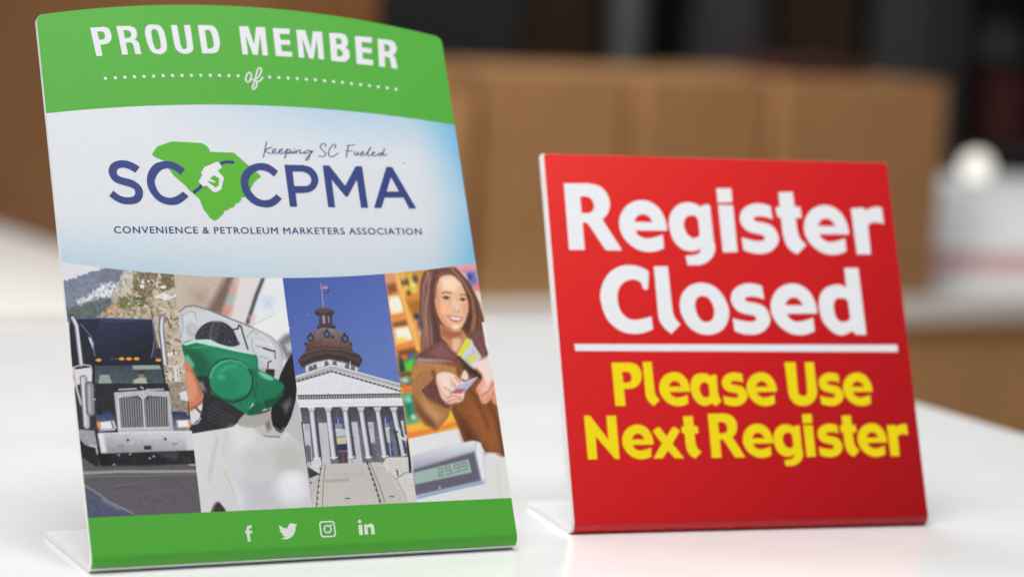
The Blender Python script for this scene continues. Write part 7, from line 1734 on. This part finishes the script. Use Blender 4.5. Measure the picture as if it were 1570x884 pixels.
  ('p',[204.95,97.22,211.11,99.97,214.97,101.06,216.91,90.12,212.08,85.59,209.12,92.63],(250,222,212),2.12,0,1,0),
  ('p',[213.43,80.41,214.98,81.26,216.58,75.45,213.8,76.85],(234,150,126),0.53,0,1,0),
  ('p',[165.39,51.15,177.8,53.9,199.55,57.75,202.68,56.95,205.03,52.49,203.65,36.88,202.05,35.55,165.47,29.21],(212,215,223),0.53,0,1,0),
  ('g',[165.34,50.81,199.47,57.23,200.93,51.77,165.48,44.44],[178,55.19,178.69,44.79],(232,234,240),(164,163,178),1.62,0,1,0),
  ('p',[201.75,56.98,203.92,56.03,203.19,38.63,201.35,36.97,200.33,50.91],(236,237,242),0.53,0,1,0),
  ('p',[165.28,44.27,199.57,51.99,200.89,36.99,164.38,30.96],(104,99,116),1.62,0,1,0),
  ('p',[165.56,42.55,195.75,48.3,196.44,41.5,165.21,36.56],(166,188,178),0.53,0,1,0),
  ('l',[178.45,43.76,180.99,44.27,181.07,42.45,178.53,41.95,178.62,40.14,181.16,40.64],0.71,(120,144,135),0.62),
  ('l',[185.23,43.32,182.68,42.82,182.6,44.64,185.15,45.14,185.32,41.51,182.77,41],0.71,(120,144,135),0.62),
  ('l',[190.15,44.26,187.59,43.75,187.5,45.57,190.06,46.08,190.23,42.44,187.67,41.93],0.71,(120,144,135),0.62),
  ('l',[194.14,45.06,191.57,44.55,191.49,46.37,194.05,46.88,194.22,43.23,191.65,42.73],0.71,(120,144,135),0.62),
  ('e',[186.15,41.56],0.44,0.44,(122,146,138),0.35),
  ('l',[165.09,29.74,179.05,32.21,202.11,35.9],0.79,(120,160,212),0.53),
  ('e',[178.03,34.49],0.35,0.79,(230,230,236),0.26),
  ('l',[205.93,51.15,211.89,50.5,213.98,49.02],0.71,(206,202,200),0.53),
  ('l',[211.04,45.28,209.63,27.96],0.88,(222,219,216),2.84),
 ],
}

# ------------------------------------------------------------------ small painter for the four printed photographs
class Canvas:
    def __init__(s, U, V):
        s.U, s.V = U, V
        s.C = np.zeros(U.shape + (3,))
    def clip(s, pts, m):
        x0, y0 = pts.min(0) - m; x1, y1 = pts.max(0) + m
        k = (s.U >= x0) & (s.U <= x1) & (s.V >= y0) & (s.V <= y1)
        return np.nonzero(k)
    @staticmethod
    def seg(P, a, b):
        ab = b - a; t = np.clip(((P - a) @ ab) / max(ab @ ab, 1e-12), 0, 1)
        return np.linalg.norm(P - a - t[:, None]*ab, axis=1)
    def alpha_poly(s, pts, f, rag=0.0, seed=0):
        I = s.clip(pts, f + rag)
        P = np.stack([s.U[I], s.V[I]], 1)
        if not len(P): return I, np.zeros(0)
        d = np.full(len(P), 1e9); ins = np.zeros(len(P), bool)
        n = len(pts)
        for i in range(n):
            a, b = pts[i], pts[(i+1) % n]
            d = np.minimum(d, s.seg(P, a, b))
            if a[1] != b[1]:
                c = ((a[1] > P[:, 1]) != (b[1] > P[:, 1])) & (P[:, 0] < (b[0]-a[0])*(P[:, 1]-a[1])/(b[1]-a[1]) + a[0])
                ins ^= c
        d = np.where(ins, -d, d)
        if rag: d = d + rag*s.noise(I, 1.1, seed + 500)*1.6     # ragged natural outline
        return I, np.clip(0.5 - d/f, 0, 1)
    def noise(s, I, ns, seed):
        r = np.random.default_rng(seed)
        out = np.zeros(len(I[0]))
        for o, am in ((1.0, 0.6), (2.3, 0.4)):
            g = r.uniform(-1, 1, (97, 97))
            x = s.U[I]/ns*o + 11.3; y = s.V[I]/ns*o + 5.7
            xi, yi = np.floor(x).astype(int), np.floor(y).astype(int)
            fx, fy = x-xi, y-yi
            fx = fx*fx*(3-2*fx); fy = fy*fy*(3-2*fy)
            G = lambda a, b: g[a % 97, b % 97]
            out += am*((G(xi, yi)*(1-fx)+G(xi+1, yi)*fx)*(1-fy) + (G(xi, yi+1)*(1-fx)+G(xi+1, yi+1)*fx)*fy)
        return out
    def lay(s, I, a, col):
        s.C[I] = s.C[I]*(1-a[:, None]) + np.asarray(col, float)*a[:, None]
    def run(s, ops):
        for k, op in enumerate(ops):
            if op[0] in 'pg':
                g = op[0] == 'g'
                pts = np.array(op[1]).reshape(-1, 2)
                fe, n, ns, sm = op[5:9] if g else op[3:7]
                if sm: pts = np.array(spline([(x, y, 0) for x, y in pts], 4))
                I, a = s.alpha_poly(pts, max(fe, 0.25), 0.9 if n >= 10 and ns >= 1.2 else 0.0, k)
                if not len(a): continue
                if g:
                    A, B = np.array(op[2]).reshape(2, 2)
                    P = np.stack([s.U[I], s.V[I]], 1)
                    t = np.clip(((P-A) @ (B-A))/((B-A) @ (B-A)), 0, 1)[:, None]
                    col = np.array(op[3])*(1-t) + np.array(op[4])*t
                else:
                    col = np.broadcast_to(np.array(op[2], float), (len(a), 3))
                if n: col = col + (s.noise(I, ns, k)*n*1.25)[:, None]
                s.lay(I, a, col)
            elif op[0] == 'l':
                pts = np.array(op[1]).reshape(-1, 2); wd, col, fe = op[2:5]; fe = max(fe, 0.25)
                I = s.clip(pts, wd + fe)
                P = np.stack([s.U[I], s.V[I]], 1)
                if not len(P): continue
                d = np.full(len(P), 1e9)
                for i in range(len(pts)-1): d = np.minimum(d, s.seg(P, pts[i], pts[i+1]))
                s.lay(I, np.clip(0.5-(d-wd/2)/fe, 0, 1), col)
            else:
                c = np.array(op[1]); rx, ry, col, fe = op[2:6]; fe = max(fe, 0.25)
                I = s.clip(c[None], max(rx, ry) + fe)
                q = np.hypot((s.U[I]-c[0])/rx, (s.V[I]-c[1])/ry)
                s.lay(I, np.clip(0.5-(q-1)*min(rx, ry)/fe, 0, 1), col)
        return np.clip(s.C, 0, 255)

def soften(C, sig, grain, seed):
    """slight print softness and grain"""
    k = np.exp(-0.5*(np.arange(-6, 7)/sig)**2); k /= k.sum()
    for ax in (0, 1):
        P = np.pad(C, [(6, 6) if i == ax else (0, 0) for i in range(3)], mode='edge')
        C = sum(k[i]*np.take(P, range(i, i+C.shape[ax]), axis=ax) for i in range(13))
    return np.clip(C + np.random.default_rng(seed).normal(0, grain, C.shape[:2])[..., None], 0, 255)

def printed_photo(name, sh, u0, u1, v0, vtop, ops, off, parent, soft, step=0.26):
    nu = int((u1-u0)/step); nv = int((vtop(0.5*(u0+u1))-v0)/step)
    us = np.linspace(u0, u1, nu+1)
    tops = np.array([vtop(u) for u in us])
    U = np.repeat(us[:, None], nv+1, 1)
    Vv = v0 + (tops[:, None]-v0)*np.linspace(0, 1, nv+1)[None]
    cols = soften(Canvas(U, Vv).run(ops), soft, 3.0, len(ops)).reshape(-1, 3)
    v = Vv.ravel()*.001; u = U.ravel()*.001
    XYZ = np.stack([u, v*sh.sl - sh.cl*off, v*sh.cl + sh.sl*off], 1)
    idx = np.arange((nu+1)*(nv+1)).reshape(nu+1, nv+1)
    F = np.stack([idx[:-1, :-1], idx[1:, :-1], idx[1:, 1:], idx[:-1, 1:]], -1).reshape(-1, 4)
    me = bpy.data.meshes.new(name)
    me.from_pydata(XYZ.tolist(), [], F.tolist())
    me.materials.append(M['photo'])
    o = bpy.data.objects.new(name, me); COL.objects.link(o); o.parent = parent
    set_colors(o, cols, 0.98)
    return o

# ------------------------------------------------------------------ green member sign
SG = Sheet(0.463218, 0.0060)
W1 = 0.2159
par = lambda c: (lambda u: (c[0]*(u*1000-108)**2 + c[1]*(u*1000-108) + c[2])*.001)
arc_top, arc_band, arc_photo = par(ARC_TOP), par(ARC_BAND), par(ARC_PHOTO)
sg = thing("member_sign", "tall green and white bent tabletop sign reading PROUD MEMBER, left of the red sign", "sign",
           (-0.183838, 1.144973, 0.0), 0.452368)
us1 = usamples(0.0, W1, 0.0035)
vtop1 = lambda u: arc_top(u) - corner_drop(u, 0, W1, 0.0035)
bevel(sheet_mesh("sheet", SG, us1, vtop1, 0.0839, 0.0028, M['pvc'], sg), 0.00012, 2)
L1, L2, L3, L4 = 0.00007, 0.00013, 0.00019, 0.00025
ins = 0.00006
usp = usamples(ins, W1-ins, 0.0035)
band("header_band", SG, usp, arc_band, lambda u: arc_top(u) - corner_drop(u, ins, W1-ins, 0.0035) - ins, L1, M['green'], sg, 16)
V_FOOT = 0.02762
vend = SG.vt - SG.R*(SG.L + math.radians(36))
band("footer_band", SG, usp, lambda u: vend, lambda u: V_FOOT, L1, M['green'], sg, 26)
def sky(u, v):
    x = u/W1
    t = (v - arc_photo(u))/(arc_band(u)-arc_photo(u))
    white = np.array([229., 231., 236.]); blue = np.array([120., 192., 232.]); pale = np.array([186., 212., 228.])
    r = max(0.0, (x-0.87)/0.13)**1.6 * (0.55+0.45*abs(2*t-0.9))
    lo = max(0.0, 1-t/0.34)**1.3*0.85*(0.45+0.55*min(1.0, abs(x-0.72)/0.5))
    hi = max(0.0, (t-0.70)/0.30)**1.2 * max(0.0, min(1.0, (x-0.22)/0.45))
    c = white*(1-lo) + pale*lo
    c = c*(1-hi*.8) + np.array([176., 210., 232.])*hi*.8
    return c*(1-r) + blue*r
band("logo_panel", SG, [ins + (W1-2*ins)*k/90 for k in range(91)], arc_photo, arc_band, L1, M['panel'], sg, 60, sky)
flat_print("state_emblem", SG, STATE, L2, M['green2'], sg)
stroke_print("hose_emblem", SG, HOSE, 1.62, L3, M['navy_dark'], sg, caps=False)
flat_print("nozzle_emblem", SG, NOZZLE, L4, M['white'], sg)
flat_print("acronym_lettering", SG, LOGO[:2], L3, M['navy'], sg)
flat_print("acronym_lettering", SG, LOGO[2:], L3, M['navy'], sg)
stroke_print("slogan_lettering", SG, SCRIPT, 0.72, L2, M['script'], sg, discs=[(SCRIPT_DOT, 0.36)], taper=0.35)
flat_print("title_lettering", SG, PROUD, L2, M['white'], sg)
stroke_print("of_lettering", SG, OF, 0.86, L2, M['white'], sg, taper=0.25)
V, F = [], []
for k, (du, dv) in enumerate(DOTS):
    b = len(V); V += [SG.at((du+0.82*math.cos(a*math.pi/8))*.001, (dv+0.82*math.sin(a*math.pi/8))*.001, L2) for a in range(16)]
    F.append(tuple(range(b, b+16)))
mesh_obj("dotted_line", V, F, M['white'], sg)

# association line, set in Blender's own built-in face
fc = bpy.data.curves.new("tagline", 'FONT')
fc.body = "CONVENIENCE & PETROLEUM MARKETERS ASSOCIATION"
fc.size = 1.0; fc.space_character = 1.14; fc.space_word = 0.92; fc.offset = 0.0; fc.resolution_u = 3
tmp = bpy.data.objects.new("tagline_tmp", fc); COL.objects.link(tmp)
dg = bpy.context.evaluated_depsgraph_get()
tm = bpy.data.meshes.new_from_object(tmp.evaluated_get(dg))
bpy.data.objects.remove(tmp)
co = np.zeros(len(tm.vertices)*3); tm.vertices.foreach_get("co", co); co = co.reshape(-1, 3)
x0, x1, yb, yt = co[:, 0].min(), co[:, 0].max(), 0.0, 0.727
tl = [SG.at((27.35 + (x-x0)/(x1-x0)*160.8)*.001, (166.62 - 0.5*(x-x0)/(x1-x0) + (y-yb)/(yt-yb)*3.62)*.001, L2) for x, y, z in co]
tfaces = [tuple(p.vertices) for p in tm.polygons]
bpy.data.meshes.remove(tm); bpy.data.curves.remove(fc)
nt = len(tl)                                   # extra passes a hair to the side thicken the strokes
base_l, base_f = list(tl), list(tfaces)
for k, (dx, dz) in enumerate(((0.00018, 0.0), (0.00009, 0.00010)), 1):
    tl += [(x + dx, y + dz*SG.sl - k*1.5e-6, z + dz*SG.cl + k*1e-6) for x, y, z in base_l]
    tfaces += [tuple(i + k*nt for i in f) for f in base_f]
mesh_obj("tagline_lettering", tl, tfaces, M['navy_dark'], sg)

# icons on the footer
flat_print("social_icon", SG, ICON_F, L2, M['icon'], sg)
flat_print("social_icon", SG, ICON_BIRD, L2, M['icon'], sg)
def rrect(cx, cy, h, r):
    o = []
    for sx, sy, a0 in ((1,1,0),(-1,1,90),(-1,-1,180),(1,-1,270)):
        o += [(cx+sx*(h-r)+r*math.cos(math.radians(a0+k*15)), cy+sy*(h-r)+r*math.sin(math.radians(a0+k*15)), 1) for k in range(7)]
    return o
def circ(cx, cy, r): return [(cx+r*math.cos(k*math.pi/16), cy+r*math.sin(k*math.pi/16), 1) for k in range(32)]
(cx, cy), (dx, dy) = ICON_CAM
flat_print("social_icon", SG, [[rrect(cx, cy, 4.0, 1.5), rrect(cx, cy, 3.25, 1.0)], [circ(cx, cy, 2.1), circ(cx, cy, 1.38)], [circ(dx, dy, 0.52)]], L2, M['icon'], sg)
flat_print("social_icon", SG, ICON_IN + [[circ(ICON_IN_DOT[0], ICON_IN_DOT[1], 0.9)]], L2, M['icon'], sg)

# the four printed photographs side by side
ap = lambda u: arc_photo(u*.001)*1000
vf = V_FOOT*1000
for nm, ua, ub, key, soft in (("truck_photo", 0.06, 54.75, 'truck', 0.5), ("fuel_pump_photo", 54.76, 110.2, 'pump', 0.65),
                              ("statehouse_photo", 110.21, 164.7, 'statehouse', 0.5), ("shopper_photo", 164.71, 215.84, 'shopper', 0.9)):
    printed_photo(nm, SG, ua, ub, vf + 0.02, ap, PHOTOS[key], L1, sg, soft)

# ------------------------------------------------------------------ red register sign
SR = Sheet(0.388614, 0.0048)
W2, H2 = 0.20247, 0.20373
sr = thing("register_sign", "square red bent tabletop sign reading Register Closed, right of the tall green sign", "sign",
           (0.0384397, 1.2827321, 0.0), 0.337858)
us2 = usamples(-0.0014, W2, 0.0012, 40)
bevel(sheet_mesh("sheet", SR, us2, lambda u: H2 - corner_drop(u, -0.0014, W2, 0.0012), 0.0711, 0.003, M['pvc'], sr), 0.00015, 2)
ur = usamples(0.0002, W2 - 0.00006, 0.0012, 40)
rend = SR.vt - SR.R*(SR.L + math.radians(89.5))
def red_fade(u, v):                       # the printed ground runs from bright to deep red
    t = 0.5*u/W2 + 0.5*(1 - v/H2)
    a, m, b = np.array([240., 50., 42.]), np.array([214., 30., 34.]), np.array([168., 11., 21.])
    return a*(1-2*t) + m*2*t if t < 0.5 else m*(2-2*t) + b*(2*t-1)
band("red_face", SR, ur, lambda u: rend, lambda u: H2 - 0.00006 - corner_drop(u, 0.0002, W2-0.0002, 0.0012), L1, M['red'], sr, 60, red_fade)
flat_print("headline_lettering", SR, RED_WHITE_1, L2, M['redwhite'], sr, thin=0.16)
flat_print("headline_lettering", SR, RED_WHITE_2, L2, M['redwhite'], sr, thin=0.16)
flat_print("divider_line", SR, RED_BAR, L2, M['redwhite'], sr)
flat_print("instruction_lettering", SR, RED_YELLOW_1, L2, M['yellow'], sr, thin=0.21)
flat_print("instruction_lettering", SR, RED_YELLOW_2, L2, M['yellow'], sr, thin=0.21)
